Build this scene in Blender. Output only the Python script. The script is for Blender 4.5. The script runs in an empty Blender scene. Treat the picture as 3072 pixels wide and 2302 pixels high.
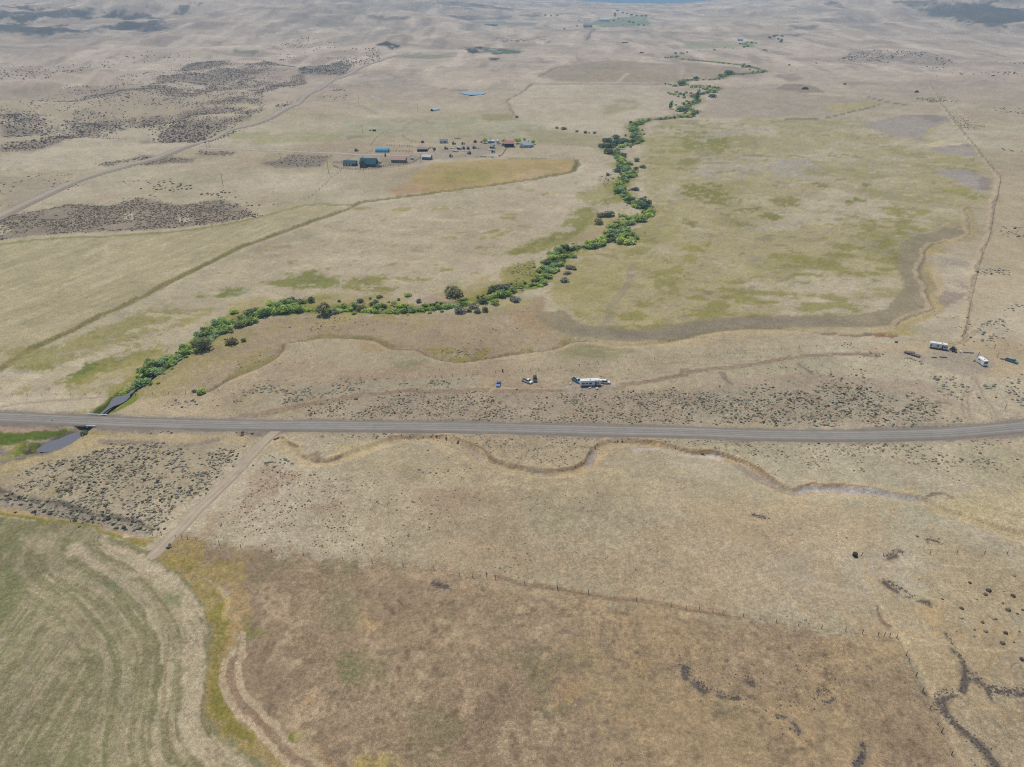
import bpy, math, random
import numpy as np
R = math.radians
rng = np.random.default_rng(7)
random.seed(7)
scene = bpy.context.scene
col = scene.collection

# ------------------------------------------------------------------ camera
PW, PH, FPX = 3072.0, 2302.0, 2132.0          # photograph size and focal length in its pixels
CAMH, PITCH = 155.0, R(29.0)
cam = bpy.data.cameras.new('camera')
cam.sensor_width = 36.0
cam.lens = 36.0 * FPX / PW
cam.clip_start, cam.clip_end = 1.0, 60000.0
camo = bpy.data.objects.new('camera', cam)
camo.location = (0, 0, CAMH)
camo.rotation_euler = (R(90) - PITCH, 0, 0)
col.objects.link(camo)
scene.camera = camo

# ------------------------------------------------------------------ sky, sun, exposure
SUN_EL, SUN_AZ = R(66), R(-27)                # azimuth from +Y (away from camera), negative = to the left
wd = bpy.data.worlds.new('World'); scene.world = wd; wd.use_nodes = True
nt = wd.node_tree; nt.nodes.clear()
sky = nt.nodes.new('ShaderNodeTexSky'); sky.sky_type = 'NISHITA'; sky.sun_disc = False
sky.sun_elevation = SUN_EL; sky.sun_rotation = SUN_AZ
sky.air_density = 1.0; sky.dust_density = 1.6; sky.altitude = 900
bg = nt.nodes.new('ShaderNodeBackground'); bg.inputs[1].default_value = 0.10
wo = nt.nodes.new('ShaderNodeOutputWorld')
nt.links.new(sky.outputs[0], bg.inputs[0]); nt.links.new(bg.outputs[0], wo.inputs[0])
sl = bpy.data.lights.new('sun', 'SUN'); sl.energy = 3.3; sl.angle = R(0.55); sl.color = (1.0, 0.945, 0.85)
so = bpy.data.objects.new('sun', sl); col.objects.link(so)
so.rotation_euler = (R(90) - SUN_EL, 0, math.pi - SUN_AZ)
so.location = (0, 0, 400)
vs = scene.view_settings
vs.view_transform = 'Standard'; vs.look = 'None'; vs.gamma = 1.0; vs.use_curve_mapping = False
vs.exposure = 0.18
cy = scene.cycles
cy.max_bounces = 4; cy.diffuse_bounces = 2; cy.glossy_bounces = 2; cy.transmission_bounces = 2
cy.volume_bounces = 1; cy.transparent_max_bounces = 8
cy.use_denoising = False; cy.filter_width = 1.15
cy.caustics_reflective = False; cy.caustics_refractive = False

# ------------------------------------------------------------------ noise
_T = [np.random.default_rng(100 + k).random((256, 256)) for k in range(6)]
def vn(x, y, s=0):
    t = _T[s % 6]
    xf = np.floor(x); yf = np.floor(y)
    a = x - xf; b = y - yf
    a = a * a * a * (a * (a * 6 - 15) + 10); b = b * b * b * (b * (b * 6 - 15) + 10)
    i = xf.astype(np.int64) & 255; j = yf.astype(np.int64) & 255
    i1 = (i + 1) & 255; j1 = (j + 1) & 255
    return (t[i, j] * (1 - a) + t[i1, j] * a) * (1 - b) + (t[i, j1] * (1 - a) + t[i1, j1] * a) * b
def fbm(x, y, s=0, o=4, g=0.5):
    v = 0.0; w = 1.0; n = 0.0
    for k in range(o):
        c, d = math.cos(0.6 * k + s), math.sin(0.6 * k + s)
        v = v + w * vn((x * c - y * d) * 2 ** k + 17.3 * k + s * 31.7, (x * d + y * c) * 2 ** k - 9.1 * k + s * 11.3, s + k)
        n += w; w *= g
    return v / n - 0.5                                       # about -0.5 .. 0.5
def sst(a, b, x):
    t = np.clip((x - a) / (b - a), 0, 1)
    return t * t * (3 - 2 * t)

# ------------------------------------------------------------------ terrain
def hb(x, y):
    """the lie of the land in metres: a flat valley that climbs slowly, hills at its sides, a far range"""
    x = np.asarray(x, float); y = np.asarray(y, float)
    z = 0.9 * fbm(x / 70, y / 70, 1, 2) * sst(60, 200, y)
    far = np.maximum(y - 900, 0)
    z = z + 0.0225 * far - 0.000002 * far * far * 0
    z = z - 0.05 * np.maximum(y - 4700, 0)                   # the valley falls away behind its head
    hl = sst(560, 1000, y) * sst(-120, -480, x + 0.12 * (y - 700)) * (1 - sst(1700, 2300, y))
    z = z + hl * (32 * (fbm(x / 240, y / 240, 2, 3) + 0.12) + 17 * fbm(x / 85, y / 85, 3, 3))
    hm = sst(1250, 1600, y) * (1 - sst(2600, 3600, y)) * sst(1200, 200, x + 0 * y) * sst(-1500, -300, x)
    z = z + hm * 16 * fbm(x / 260, y / 260, 4, 3)
    hr = sst(900, 1300, y) * sst(420, 760, x - 0.12 * (y - 900)) * (1 - sst(2200, 3200, y))
    z = z + hr * (24 * (fbm(x / 300, y / 300, 5, 3) + 0.1) + 7 * fbm(x / 90, y / 90, 2, 3))
    # side slopes far away
    lf = sst(2000, 4600, y) * sst(0.02, -0.42, x / np.maximum(y, 1))
    z = z + lf * (210 + 260 * fbm(x / 900, y / 900, 3, 4))
    rf = sst(2200, 5200, y) * sst(0.20, 0.62, x / np.maximum(y, 1))
    z = z + rf * (230 + 240 * fbm(x / 1100, y / 1100, 4, 4))
    mid = sst(3000, 5200, y) * sst(0.16, -0.02, x / np.maximum(y, 1))
    z = z + mid * (40 + 120 * (fbm(x / 700, y / 700, 1, 4)))
    fl = sst(1500, 2400, y) * sst(0.04, -0.14, x / np.maximum(y, 1)) * (1 - sst(5500, 8000, y))
    z = z + fl * (60 * (0.22 - np.abs(fbm(x / 420, y / 380, 2, 4))) * 1.6 + 26 * fbm(x / 190, y / 190, 3, 3))
    fr = sst(1900, 3000, y) * sst(0.16, 0.34, x / np.maximum(y, 1)) * (1 - sst(5500, 8000, y))
    z = z + fr * (70 * (0.22 - np.abs(fbm(x / 560, y / 520, 4, 4))) * 1.6 + 22 * fbm(x / 240, y / 240, 1, 3))
    fc = sst(1300, 1900, y) * (1 - sst(4200, 5200, y)) * sst(0.16, 0.02, np.abs(x / np.maximum(y, 1) - 0.08) * 0.8)
    z = z + fc * 10 * fbm(x / 150, y / 150, 5, 3)
    rg = sst(7600, 11500, y)
    z = z * (1 - rg) + rg * (430 + 150 * fbm(x / 1500, y / 1500, 5, 4))
    return z

_F = np.array([0, math.cos(PITCH), -math.sin(PITCH)]); _U = np.array([0, math.sin(PITCH), math.cos(PITCH)])
_TS = np.geomspace(120, 16000, 110); _LN = np.linspace(0, 1, 25)
def un_many(P):
    """photo pixels (n,2) -> the points of the land that they show"""
    P = np.asarray(P, float)
    d = np.stack([P[:, 0] - PW / 2, (PH / 2 - P[:, 1]) * _U[1] + FPX * _F[1], (PH / 2 - P[:, 1]) * _U[2] + FPX * _F[2]], 1)
    d /= np.linalg.norm(d, axis=1)[:, None]
    def gap(ts): return CAMH + d[:, 2:] * ts - hb((d[:, :1] * ts).ravel(), (d[:, 1:2] * ts).ravel()).reshape(ts.shape)
    def first(g): return np.maximum(np.where((g < 0).any(1), np.argmax(g < 0, 1), g.shape[1] - 1), 1)
    r = np.arange(len(P)); ts = np.tile(_TS, (len(P), 1)); k = first(gap(ts))
    ts = ts[r, k - 1][:, None] + (ts[r, k] - ts[r, k - 1])[:, None] * _LN[None]
    g = gap(ts); k = first(g)
    t = ts[r, k - 1] + (ts[r, k] - ts[r, k - 1]) * np.clip(g[r, k - 1] / (g[r, k - 1] - g[r, k] + 1e-12), 0, 1)
    return d[:, :2] * t[:, None]
def un(px, py): return tuple(un_many([(px, py)])[0])
def proj(x, y, z):
    dep = y * math.cos(PITCH) + (CAMH - z) * math.sin(PITCH)
    up = y * math.sin(PITCH) - (CAMH - z) * math.cos(PITCH)
    return PW / 2 + FPX * x / dep, PH / 2 - FPX * up / dep, dep
FRM = {k: ((i % 3) * 1024, (0, 768, 1534)[i // 3], 2.159) for i, k in enumerate('ABCDEFGHI')}
FRM.update(W=(0, 0, 0.72005), S=(0, 0, 1.0), V1=(1460, 1080, 5.53), V2=(2660, 980, 5.369), V3=(1000, 380, 6.9125), V4=(1300, 380, 6.506),
           V5=(1200, 240, 5.53), V6=(700, 430, 6.144), V7=(0, 1150, 5.53), V8=(1400, 0, 3.16), K1=(340, 920, 5.528), K2=(640, 860, 5.53),
           K3=(1020, 840, 4.096), K4=(1500, 700, 7.373), K5=(1750, 560, 8.288), K6=(1750, 360, 8.288), K7=(1950, 100, 5.53),
           K8=(0, 1460, 4.254), K9=(640, 1280, 4.424), Q1=(1640, 1280, 4.424), Q2=(2500, 1540, 3.867), Q3=(2200, 0, 2.537))
def px(f, u, v):
    o = FRM[f]; return (o[0] + u / o[2], o[1] + v / o[2])
def G1(f, u, v): return un(*px(f, u, v))
_gc = {}
def G(spec):
    """'E 0,915 300,890 F 0,750' -> world points (N,2)"""
    if spec in _gc: return _gc[spec]
    f = None; out = []
    for w in spec.split():
        if ',' in w:
            u, v = w.split(','); out.append(px(f, float(u), float(v)))
        else: f = w
    _gc[spec] = un_many(out); return _gc[spec]
def smooth(p, step=2.0):
    p = np.asarray(p, float)
    q = np.vstack([2 * p[0] - p[1], p, 2 * p[-1] - p[-2]]); out = []
    for i in range(1, len(q) - 2):
        a, b, c, d = q[i - 1], q[i], q[i + 1], q[i + 2]
        n = max(1, int(np.linalg.norm(c - b) / step))
        t = (np.arange(n) / n)[:, None]
        out.append(0.5 * (2 * b + (c - a) * t + (2 * a - 5 * b + 4 * c - d) * t ** 2 + (3 * b - a - 3 * c + d) * t ** 3))
    out.append(q[-2][None])
    return np.vstack(out)
def pdist(X, Y, p, lim):
    """distance to a polyline, arc parameter and side, only where closer than lim (else lim)"""
    D = np.full(X.shape, float(lim)); S = np.zeros(X.shape); T = np.zeros(X.shape)
    box = (X > p[:, 0].min() - lim) & (X < p[:, 0].max() + lim) & (Y > p[:, 1].min() - lim) & (Y < p[:, 1].max() + lim)
    ix = np.nonzero(box)[0]
    if len(ix) == 0: return D, S, T
    acc = 0.0; x_ = X[ix]; y_ = Y[ix]
    for c0 in range(0, len(p) - 1, 14):
        pc = p[c0:c0 + 15]
        m0 = (x_ > pc[:, 0].min() - lim) & (x_ < pc[:, 0].max() + lim) & (y_ > pc[:, 1].min() - lim) & (y_ < pc[:, 1].max() + lim)
        jx = ix[m0]
        xs = x_[m0]; ys = y_[m0]
        for a, b in zip(pc[:-1], pc[1:]):
            v = b - a; L2 = v @ v
            if L2 < 1e-9: continue
            L = math.sqrt(L2)
            if len(jx):
                x = xs - a[0]; y = ys - a[1]
                t = np.clip((x * v[0] + y * v[1]) / L2, 0, 1)
                d = np.hypot(x - t * v[0], y - t * v[1])
                m = d < D[jx]
                k = jx[m]; D[k] = d[m]; T[k] = acc + t[m] * L; S[k] = np.sign(v[0] * y[m] - v[1] * x[m])
            acc += L
    return D, S, T
def inpoly(X, Y, p):
    m = np.zeros(X.shape, bool)
    box = np.nonzero((X > p[:, 0].min()) & (X < p[:, 0].max()) & (Y > p[:, 1].min()) & (Y < p[:, 1].max()))[0]
    if len(box) == 0: return m
    x = X[box]; y = Y[box]; c = np.zeros(len(box), bool)
    for (x0, y0), (x1, y1) in zip(p, np.roll(p, -1, 0)):
        if y0 == y1: continue
        c ^= ((y0 > y) != (y1 > y)) & (x < (x1 - x0) * (y - y0) / (y1 - y0) + x0)
    m[box] = c
    return m

# ------------------------------------------------------------------ traced lines of the place
ROAD = smooth(G('D -700,1018 -300,1032 0,1046 500,1066 1000,1085 1500,1097 2211,1103 E 500,1108 1000,1116 1600,1130 2211,1142 F 500,1160 1000,1166 1300,1163 1700,1150 2000,1126 2211,1106 2500,1070 2900,1020'), 2.0)
GRAVEL = smooth(G('A -300,1550 0,1400 230,1290 500,1170 830,1070 1100,990 1270,930 1450,860 1640,805 1800,730 1950,650 2060,580 2150,520 B 0,500 100,450 210,405 330,365 430,345'), 5.0)
TRACK = smooth(G('D 1800,1125 1735,1180 1680,1235 1600,1322 1500,1430 1400,1530 G 1270,0 1150,130 1080,200 1010,270 960,305'), 1.5)
LANE = smooth(G('A 1290,962 1500,968 1700,975 1950,985 2211,995 V3 0,545 300,570 550,585 900,590 1300,600 1600,600'), 4.0)
CREEK = smooth(G('D 200,1250 300,1230 420,1175 520,1125 570,1080 640,1022 700,978 760,930 830,880 900,825 1000,755 1120,675 1250,600 1330,545 1450,470 1550,415 1700,368 1900,345 2050,345 2211,342 E 200,352 430,347 600,330 750,312 900,283 1000,245 1130,198 1250,175 1300,105 1380,40 1440,0 B 1500,1610 1650,1585 1750,1540 1850,1500 1800,1450 1900,1420 2000,1385 1975,1345 1880,1310 1820,1245 1800,1195 1850,1150 1880,1120 1825,1075 1825,1030 1780,1000 1740,975 1740,935 1830,920 1920,925 1910,860 1890,815 1960,778 2080,770 2211,748 C 20,745 90,728 30,690 100,655 70,620 160,600 230,570 80,555 0,543 20,518 100,512 180,516 250,505 310,480 400,478 530,465 440,435 380,422 250,407 100,392 0,385'), 2.5)
WASH = smooth(G('K9 850,180 1000,300 1200,430 1450,465 1650,430 1900,330 2130,270 E 130,1270 260,1210 400,1180 550,1180 700,1200 830,1250 950,1320 1100,1370 1300,1405 1500,1385 1590,1340 1640,1270 1720,1215 1850,1205 2000,1220 2211,1265 F 0,1265 130,1275 280,1300 400,1350 500,1420 620,1490 720,1525 850,1510 1000,1510 1200,1530 1400,1560 1550,1580 I 1700,0 1900,60 2040,110 2150,140 2400,200'), 2.0)
BANK = smooth(G('K8 -300,80 0,110 200,170 450,230 700,290 950,345 1200,390 1450,450 1700,500 1900,560'), 1.5)
DITCH = smooth(G('D 1290,900 1380,860 1500,790 1640,730 1760,670 1830,600 1850,565 2000,540 2120,520 E 0,525 200,545 330,590 500,605 560,640 650,665 780,685 950,660 1200,625 1400,590 1500,550 1640,550 1750,570 1900,575 2050,565 2211,535 F 120,505 250,482 500,466 700,475 850,500 1000,512 1150,515 1250,505'), 2.0)
OUTD = smooth(G('F 1380,450 1500,390 1620,345 1605,290 1550,150 1560,0 C 1570,1640 1600,1590 1700,1560 1830,1540 1852,1480 1840,1400 1835,1350 1950,1342'), 2.5)
LEFTD = smooth(G('D -300,860 0,725 200,612 400,512 650,387 900,272 1200,122 1440,0 A 1560,1600 1800,1512 2000,1440 2150,1390 B 60,1345 150,1310 420,1272 850,1215 1100,1180 1300,1150 1500,1105 1530,1040'), 2.5)
POND = G('V5 985,192 1060,183 1140,181 1300,190 1450,206 1400,232 1380,240 1280,250 1170,255 1110,247 1060,235')
POOL = G('V7 610,1085 700,1010 820,945 980,900 1100,845 1200,815 1300,800 1330,850 1250,930 1150,990 1000,1060 880,1090 740,1108')
POOL2 = G('V7 1590,540 1700,440 1800,340 1850,250 1960,190 2110,160 2130,210 2080,260 1980,320 1880,355 1760,430 1680,500')

def hfull(x, y):
    """the land with its cuts: creek bed, dry wash, ditch, road bed"""
    x = np.atleast_1d(np.asarray(x, float)).ravel(); y = np.atleast_1d(np.asarray(y, float)).ravel()
    z = hb(x, y)
    d, s, t = pdist(x, y, CREEK, 9); near = sst(520, 380, y)
    z = z - 1.7 * sst(4.2 + 1.2 * fbm(x / 6, y / 6, 1, 2), 1.6, d) * (0.35 + 0.65 * near)
    d, s, t = pdist(x, y, WASH, 10)
    sd = d * np.where(s == 0, 1, s)                          # cut bank on the far side, gentle slip-off on the near one
    z = z - 1.15 * sst(-4.5, -0.6, sd) * sst(2.1, 1.4, sd) * sst(0, 25, t)
    d, s, t = pdist(x, y, BANK, 8)
    z = z - 1.1 * sst(4.5, 1.0, d)
    d, s, t = pdist(x, y, DITCH, 4); z = z - 0.6 * sst(1.8, 0.4, d)
    d, s, t = pdist(x, y, OUTD, 4); z = z - 0.35 * sst(1.8, 0.4, d)
    d, s, t = pdist(x, y, LEFTD, 6); z = z - 0.7 * sst(3.0, 0.8, d)
    for pg, dep in ((POOL, 1.5), (POOL2, 1.5), (POND, 1.5)):
        m = inpoly(x, y, pg)
        dd = pdist(x, y, np.vstack([pg, pg[:1]]), 6)[0]
        z = z - dep * np.where(m, sst(0, 1.5, dd) * 0.5 + 0.5, 0.5 * sst(3, 0, dd))
        if pg is POND: z = z + 0.5 * np.where(m, 0, sst(2, 4.5, dd) * sst(6, 5, dd))
    cx = pdist(x, y, CREEK, 14)[0]
    d, s, t = pdist(x, y, ROAD, 14); z = z - 0.35 * sst(4.6, 3.6, d) * sst(4, 8, cx)
    d, s, t = pdist(x, y, GRAVEL, 14); z = z - 0.8 * sst(8.5, 6.0, d)
    d, s, t = pdist(x, y, TRACK, 6); z = z - 0.15 * sst(2.9, 2.3, d)
    d, s, t = pdist(x, y, LANE, 9); z = z - 0.5 * sst(5.5, 3.5, d)
    return z
def hz(x, y): return float(hfull(x, y)[0])

# ------------------------------------------------------------------ materials and mesh helpers
def lin(c):
    c = np.asarray(c, float) / 255
    return np.where(c <= 0.04045, c / 12.92, ((c + 0.055) / 1.055) ** 2.4)
KALB = 0.86
def alb(*c): return tuple(lin(c) * KALB * np.array([1.025, 0.972, 0.94]))
def node_mat(name):
    m = bpy.data.materials.new(name); m.use_nodes = True
    n = m.node_tree.nodes; b = n['Principled BSDF']
    return m, n, m.node_tree.links, b
_mats = {}
def mat(name, c, rough=0.8, metal=0.0, var=0.12, scale=3.0, spec=0.3):
    """plain surface with a little wear: two noises shift its tone"""
    if name in _mats: return _mats[name]
    m, n, l, b = node_mat(name)
    tc = n.new('ShaderNodeTexCoord'); nz = n.new('ShaderNodeTexNoise'); nz.inputs['Scale'].default_value = scale; nz.inputs['Detail'].default_value = 5
    rp = n.new('ShaderNodeMapRange'); rp.inputs['From Min'].default_value = 0.3; rp.inputs['From Max'].default_value = 0.7
    rp.inputs['To Min'].default_value = 1 - var; rp.inputs['To Max'].default_value = 1 + var
    mx = n.new('ShaderNodeVectorMath'); mx.operation = 'SCALE'; mx.inputs[0].default_value = c
    l.new(tc.outputs['Object'], nz.inputs['Vector']); l.new(nz.outputs['Fac'], rp.inputs['Value']); l.new(rp.outputs[0], mx.inputs['Scale'])
    l.new(mx.outputs[0], b.inputs['Base Color'])
    b.inputs['Roughness'].default_value = rough; b.inputs['Metallic'].default_value = metal; b.inputs['Specular IOR Level'].default_value = spec
    _mats[name] = m; return m
def attr_mat(name, grain, bump=0.0, rough=0.95, spec=0.1, trans=0.0):
    """base colour from the mesh's own colour attribute, broken up by world-space grain at several sizes"""
    m, n, l, b = node_mat(name)
    at = n.new('ShaderNodeAttribute'); at.attribute_name = 'col'
    tc = n.new('ShaderNodeTexCoord'); cur = at.outputs['Color']; hsum = None
    for sc, amt, det in grain:
        nz = n.new('ShaderNodeTexNoise'); nz.inputs['Scale'].default_value = sc; nz.inputs['Detail'].default_value = det; nz.inputs['Roughness'].default_value = 0.62
        l.new(tc.outputs['Object'], nz.inputs['Vector'])
        rp = n.new('ShaderNodeMapRange'); rp.inputs['From Min'].default_value = 0.28; rp.inputs['From Max'].default_value = 0.72
        rp.inputs['To Min'].default_value = 1 - amt; rp.inputs['To Max'].default_value = 1 + amt
        l.new(nz.outputs['Fac'], rp.inputs['Value'])
        mx = n.new('ShaderNodeVectorMath'); mx.operation = 'SCALE'
        l.new(cur, mx.inputs[0]); l.new(rp.outputs[0], mx.inputs['Scale']); cur = mx.outputs[0]
        hsum = nz
    l.new(cur, b.inputs['Base Color'])
    b.inputs['Roughness'].default_value = rough; b.inputs['Specular IOR Level'].default_value = spec
    if trans:
        tr = n.new('ShaderNodeBsdfTranslucent'); ms = n.new('ShaderNodeMixShader'); ms.inputs[0].default_value = trans
        l.new(cur, tr.inputs['Color']); l.new(b.outputs[0], ms.inputs[1]); l.new(tr.outputs[0], ms.inputs[2]); l.new(ms.outputs[0], n['Material Output'].inputs['Surface'])
    if bump:
        bp = n.new('ShaderNodeBump'); bp.inputs['Strength'].default_value = bump; bp.inputs['Distance'].default_value = 0.12
        l.new(hsum.outputs['Fac'], bp.inputs['Height']); l.new(bp.outputs[0], b.inputs['Normal'])
    return m
def mesh_np(name, V, Fc, cols=None, smooth_=False):
    """V (n,3); Fc (m,k) all same size"""
    me = bpy.data.meshes.new(name)
    V = np.asarray(V, np.float32); Fc = np.asarray(Fc, np.int32); k = Fc.shape[1]
    me.vertices.add(len(V)); me.vertices.foreach_set('co', V.ravel())
    me.loops.add(Fc.size); me.loops.foreach_set('vertex_index', Fc.ravel())
    me.polygons.add(len(Fc)); me.polygons.foreach_set('loop_start', np.arange(0, Fc.size, k, dtype=np.int32))
    if smooth_: me.polygons.foreach_set('use_smooth', np.ones(len(Fc), bool))
    if cols is not None:
        ca = me.color_attributes.new('col', 'FLOAT_COLOR', 'POINT')
        c4 = np.ones((len(V), 4), np.float32); c4[:, :3] = cols
        ca.data.foreach_set('color', c4.ravel())
    me.update(calc_edges=True); me.validate()
    return me
def link(name, me, m=None, parent=None):
    o = bpy.data.objects.new(name, me); col.objects.link(o)
    if m is not None and me is not None and len(me.materials) == 0: me.materials.append(m)
    if parent is not None: o.parent = parent
    return o
def tag(o, label=None, cat=None, group=None, kind=None):
    if label: o['label'] = label
    if cat: o['category'] = cat
    if group: o['group'] = group
    if kind: o['kind'] = kind
    return o
def empty(name, loc, rz=0.0):
    o = bpy.data.objects.new(name, None); col.objects.link(o); o.location = loc; o.rotation_euler = (0, 0, rz); o.empty_display_size = 0.5
    return o
class MB:
    def __init__(s): s.v = []; s.f = []
    def add(s, vs, fs):
        k = len(s.v); s.v += [tuple(p) for p in vs]; s.f += [tuple(i + k for i in f) for f in fs]; return s
    def box(s, x0, x1, y0, y1, z0, z1, tx=0.0, ty=0.0):
        """box, its top pulled in by tx, ty"""
        return s.add([(x0, y0, z0), (x1, y0, z0), (x1, y1, z0), (x0, y1, z0), (x0 + tx, y0 + ty, z1), (x1 - tx, y0 + ty, z1), (x1 - tx, y1 - ty, z1), (x0 + tx, y1 - ty, z1)],
                     [(0, 3, 2, 1), (4, 5, 6, 7), (0, 1, 5, 4), (1, 2, 6, 5), (2, 3, 7, 6), (3, 0, 4, 7)])
    def prism(s, prof, y0, y1, inset=None):
        """profile in (x, z), run along y; inset narrows points listed {index: dy}"""
        n = len(prof); ins = inset or {}
        a = [(x, y0 + ins.get(i, 0), z) for i, (x, z) in enumerate(prof)]; b = [(x, y1 - ins.get(i, 0), z) for i, (x, z) in enumerate(prof)]
        return s.add(a + b, [tuple(range(n)), tuple(range(2 * n - 1, n - 1, -1))] + [(i, i + n, (i + 1) % n + n, (i + 1) % n) for i in range(n)])
    def tube(s, pts, rad, n=6, cap=True):
        pts = [np.array(p, float) for p in pts]; k0 = len(s.v)
        rad = rad if hasattr(rad, '__len__') else [rad] * len(pts)
        for i, p in enumerate(pts):
            d = pts[min(i + 1, len(pts) - 1)] - pts[max(i - 1, 0)]; d = d / (np.linalg.norm(d) + 1e-9)
            a = np.cross(d, (0, 0, 1) if abs(d[2]) < 0.9 else (1, 0, 0)); a /= np.linalg.norm(a); b = np.cross(d, a)
            for j in range(n):
                t = 2 * math.pi * j / n; s.v.append(tuple(p + rad[i] * (math.cos(t) * a + math.sin(t) * b)))
        for i in range(len(pts) - 1):
            for j in range(n):
                s.f.append((k0 + i * n + j, k0 + i * n + (j + 1) % n, k0 + (i + 1) * n + (j + 1) % n, k0 + (i + 1) * n + j))
        if cap:
            s.f.append(tuple(k0 + j for j in range(n - 1, -1, -1))); s.f.append(tuple(k0 + (len(pts) - 1) * n + j for j in range(n)))
        return s
    def build(s, name, m, parent=None, sm=False):
        me = bpy.data.meshes.new(name); me.from_pydata(s.v, [], s.f); me.update()
        if sm:
            for p in me.polygons: p.use_smooth = True
        return link(name, me, m, parent)

# ------------------------------------------------------------------ ground: one sheet, its colours laid on in world space
_rows = []
yy = 2900.0
Y0 = -140.0
_near = list(np.linspace(-140, 40, 10))
def y_of(py):
    a = PITCH + math.atan((py - PH / 2) / FPX); return CAMH / math.tan(a)
Yr = [y for y in _near if y < y_of(2900)]
Y = y_of(2900); pyv = 2900.0
while Y < 16000:
    Yr.append(Y)
    pyv -= 4.2
    step_px = (y_of(pyv) - Y) if pyv > 60 else 1e9
    Y = Y + min(step_px, max((0.0075 if 1500 < Y < 5200 else 0.014) * Y, 0.3))
    if pyv > 60: pyv = PH / 2 + FPX * math.tan(math.atan2(CAMH, Y) - PITCH)
Yr = np.array(Yr)
U = np.linspace(-0.93, 0.93, 930)
dep = np.maximum(Yr * math.cos(PITCH) + CAMH * math.sin(PITCH), 60)
GX = (U[None, :] * dep[:, None]).ravel(); GY = np.repeat(Yr, len(U))
NR, NC = len(Yr), len(U)
print('ground grid', NR, NC)
X, Yv = GX, GY
nb = fbm(X / 95, Yv / 95, 0, 4); nm = fbm(X / 21, Yv / 21, 1, 4); ns = fbm(X / 6, Yv / 6, 2, 3); nf = fbm(X / 1.9, Yv / 1.9, 3, 2)
wf_ = sst(700, 1300, Yv); nf = nf * (1 - wf_) + wf_ * fbm(X / 15, Yv / 15, 3, 3); wf_ = sst(1600, 2200, Yv); ns = ns * (1 - wf_) + wf_ * fbm(X / 45, Yv / 45, 2, 3)
nx = fbm(X / 330, Yv / 120, 4, 4)
WX = X + 5.0 * fbm(X / 14, Yv / 14, 4, 3); WY = Yv + 5.0 * fbm(X / 14, Yv / 14, 5, 3)      # ragged edges
CG = np.zeros((len(X), 3))
def mixc(c, m):
    if isinstance(m, LZ): m = m(slice(None))
    CG[:] = CG * (1 - m[:, None]) + np.asarray(c) * m[:, None]
class LZ:
    """a smooth threshold of a noise field, evaluated only where it is wanted"""
    def __init__(s, n, a, b, k=1.0): s.n, s.a, s.b, s.k = n, a, b, k
    def __call__(s, ix): return sst(s.a, s.b, s.n[ix]) * s.k
    def __mul__(s, o): return LZ(s.n, s.a, s.b, s.k * o) if np.isscalar(o) else s(slice(None)) * o
    __rmul__ = __mul__
def patch(n, a, b): return LZ(n, a, b)
def lay(ix, m, c, k=1.0, rag=True):
    if rag:                                                  # plants thin out in specks, not in a blur
        m = sst(0.22, 0.78, m + (0.9 * nf[ix] + 0.75 * ns[ix]) * np.minimum(4 * m * (1 - m) * 1.3, 1.0))
    m = m * k
    CG[ix] = CG[ix] * (1 - m[:, None]) + np.asarray(c) * m[:, None]
def sub(x0, x1, y0, y1, pad): return np.nonzero((WX > x0 - pad) & (WX < x1 + pad) & (WY > y0 - pad) & (WY < y1 + pad))[0]
def fill(spec, c, k=1.0, soft=2.5, tex=None):
    p = G(spec) if isinstance(spec, str) else spec
    ix = sub(p[:, 0].min(), p[:, 0].max(), p[:, 1].min(), p[:, 1].max(), soft)
    x = WX[ix]; y = WY[ix]
    m = inpoly(x, y, p).astype(float)
    if soft:
        d = pdist(x, y, np.vstack([p, p[:1]]), soft)[0]
        m = np.where(m > 0, 0.5 + 0.5 * d / soft, 0.5 - 0.5 * d / soft)
    if tex is not None: m = m * tex(ix)
    lay(ix, m, c, k)
def line(p, c, hw, soft=1.0, k=1.0, off=0.0, tex=None, lo=0.0, hi=1e9):
    if isinstance(p, str): p = smooth(G(p), 2.5)
    lim = hw + soft + abs(off) + 1
    ix = sub(p[:, 0].min(), p[:, 0].max(), p[:, 1].min(), p[:, 1].max(), lim)
    d, s, t = pdist(WX[ix], WY[ix], p, lim)
    m = sst(hw + soft, max(hw - soft, 0), np.abs(d * np.where(s == 0, 1, s) - off) if off else d) * (t >= lo) * (t <= hi) * (d < lim - 0.01)
    if tex is not None: m = m * tex(ix)
    lay(ix, m, c, k)
def spot(f, u, v, r, c, k=1.0, ax=1.0, tex=None):
    x0, y0 = G1(f, u, v)
    ix = sub(x0, x0, y0, y0, r * ax * 1.3)
    m = sst(r * 1.15, r * 0.6, np.hypot((WX[ix] - x0) / ax, WY[ix] - y0))
    if tex is not None: m = m * tex(ix)
    lay(ix, m, c, k)
STRAW = alb(163, 153, 128); PALE = alb(174, 165, 143); TAN = alb(151, 137, 112); BROWN = alb(134, 117, 94); OLIVE = alb(136, 131, 92)
GREEN = alb(112, 116, 60); LUSH = alb(82, 98, 34); YEL = alb(158, 144, 92); ORANGE = alb(163, 134, 92); GREY = alb(150, 144, 136); PINK = alb(160, 141, 122)
DARK = alb(104, 96, 86); RUT = alb(134, 119, 101); BRUSH = alb(92, 88, 80); PALEG = alb(152, 149, 122)
CG[:] = STRAW
mixc(PALE, patch(nb, -0.02, 0.22) * 0.8); mixc(TAN, patch(-nb, 0.0, 0.25) * 0.55); mixc(TAN, patch(nm, 0.08, 0.34) * 0.3)
mixc(PALEG, patch(fbm(X / 40, Yv / 40, 3, 3), 0.06, 0.3) * 0.4); mixc(BROWN, patch(ns, 0.12, 0.32) * 0.35)
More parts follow.
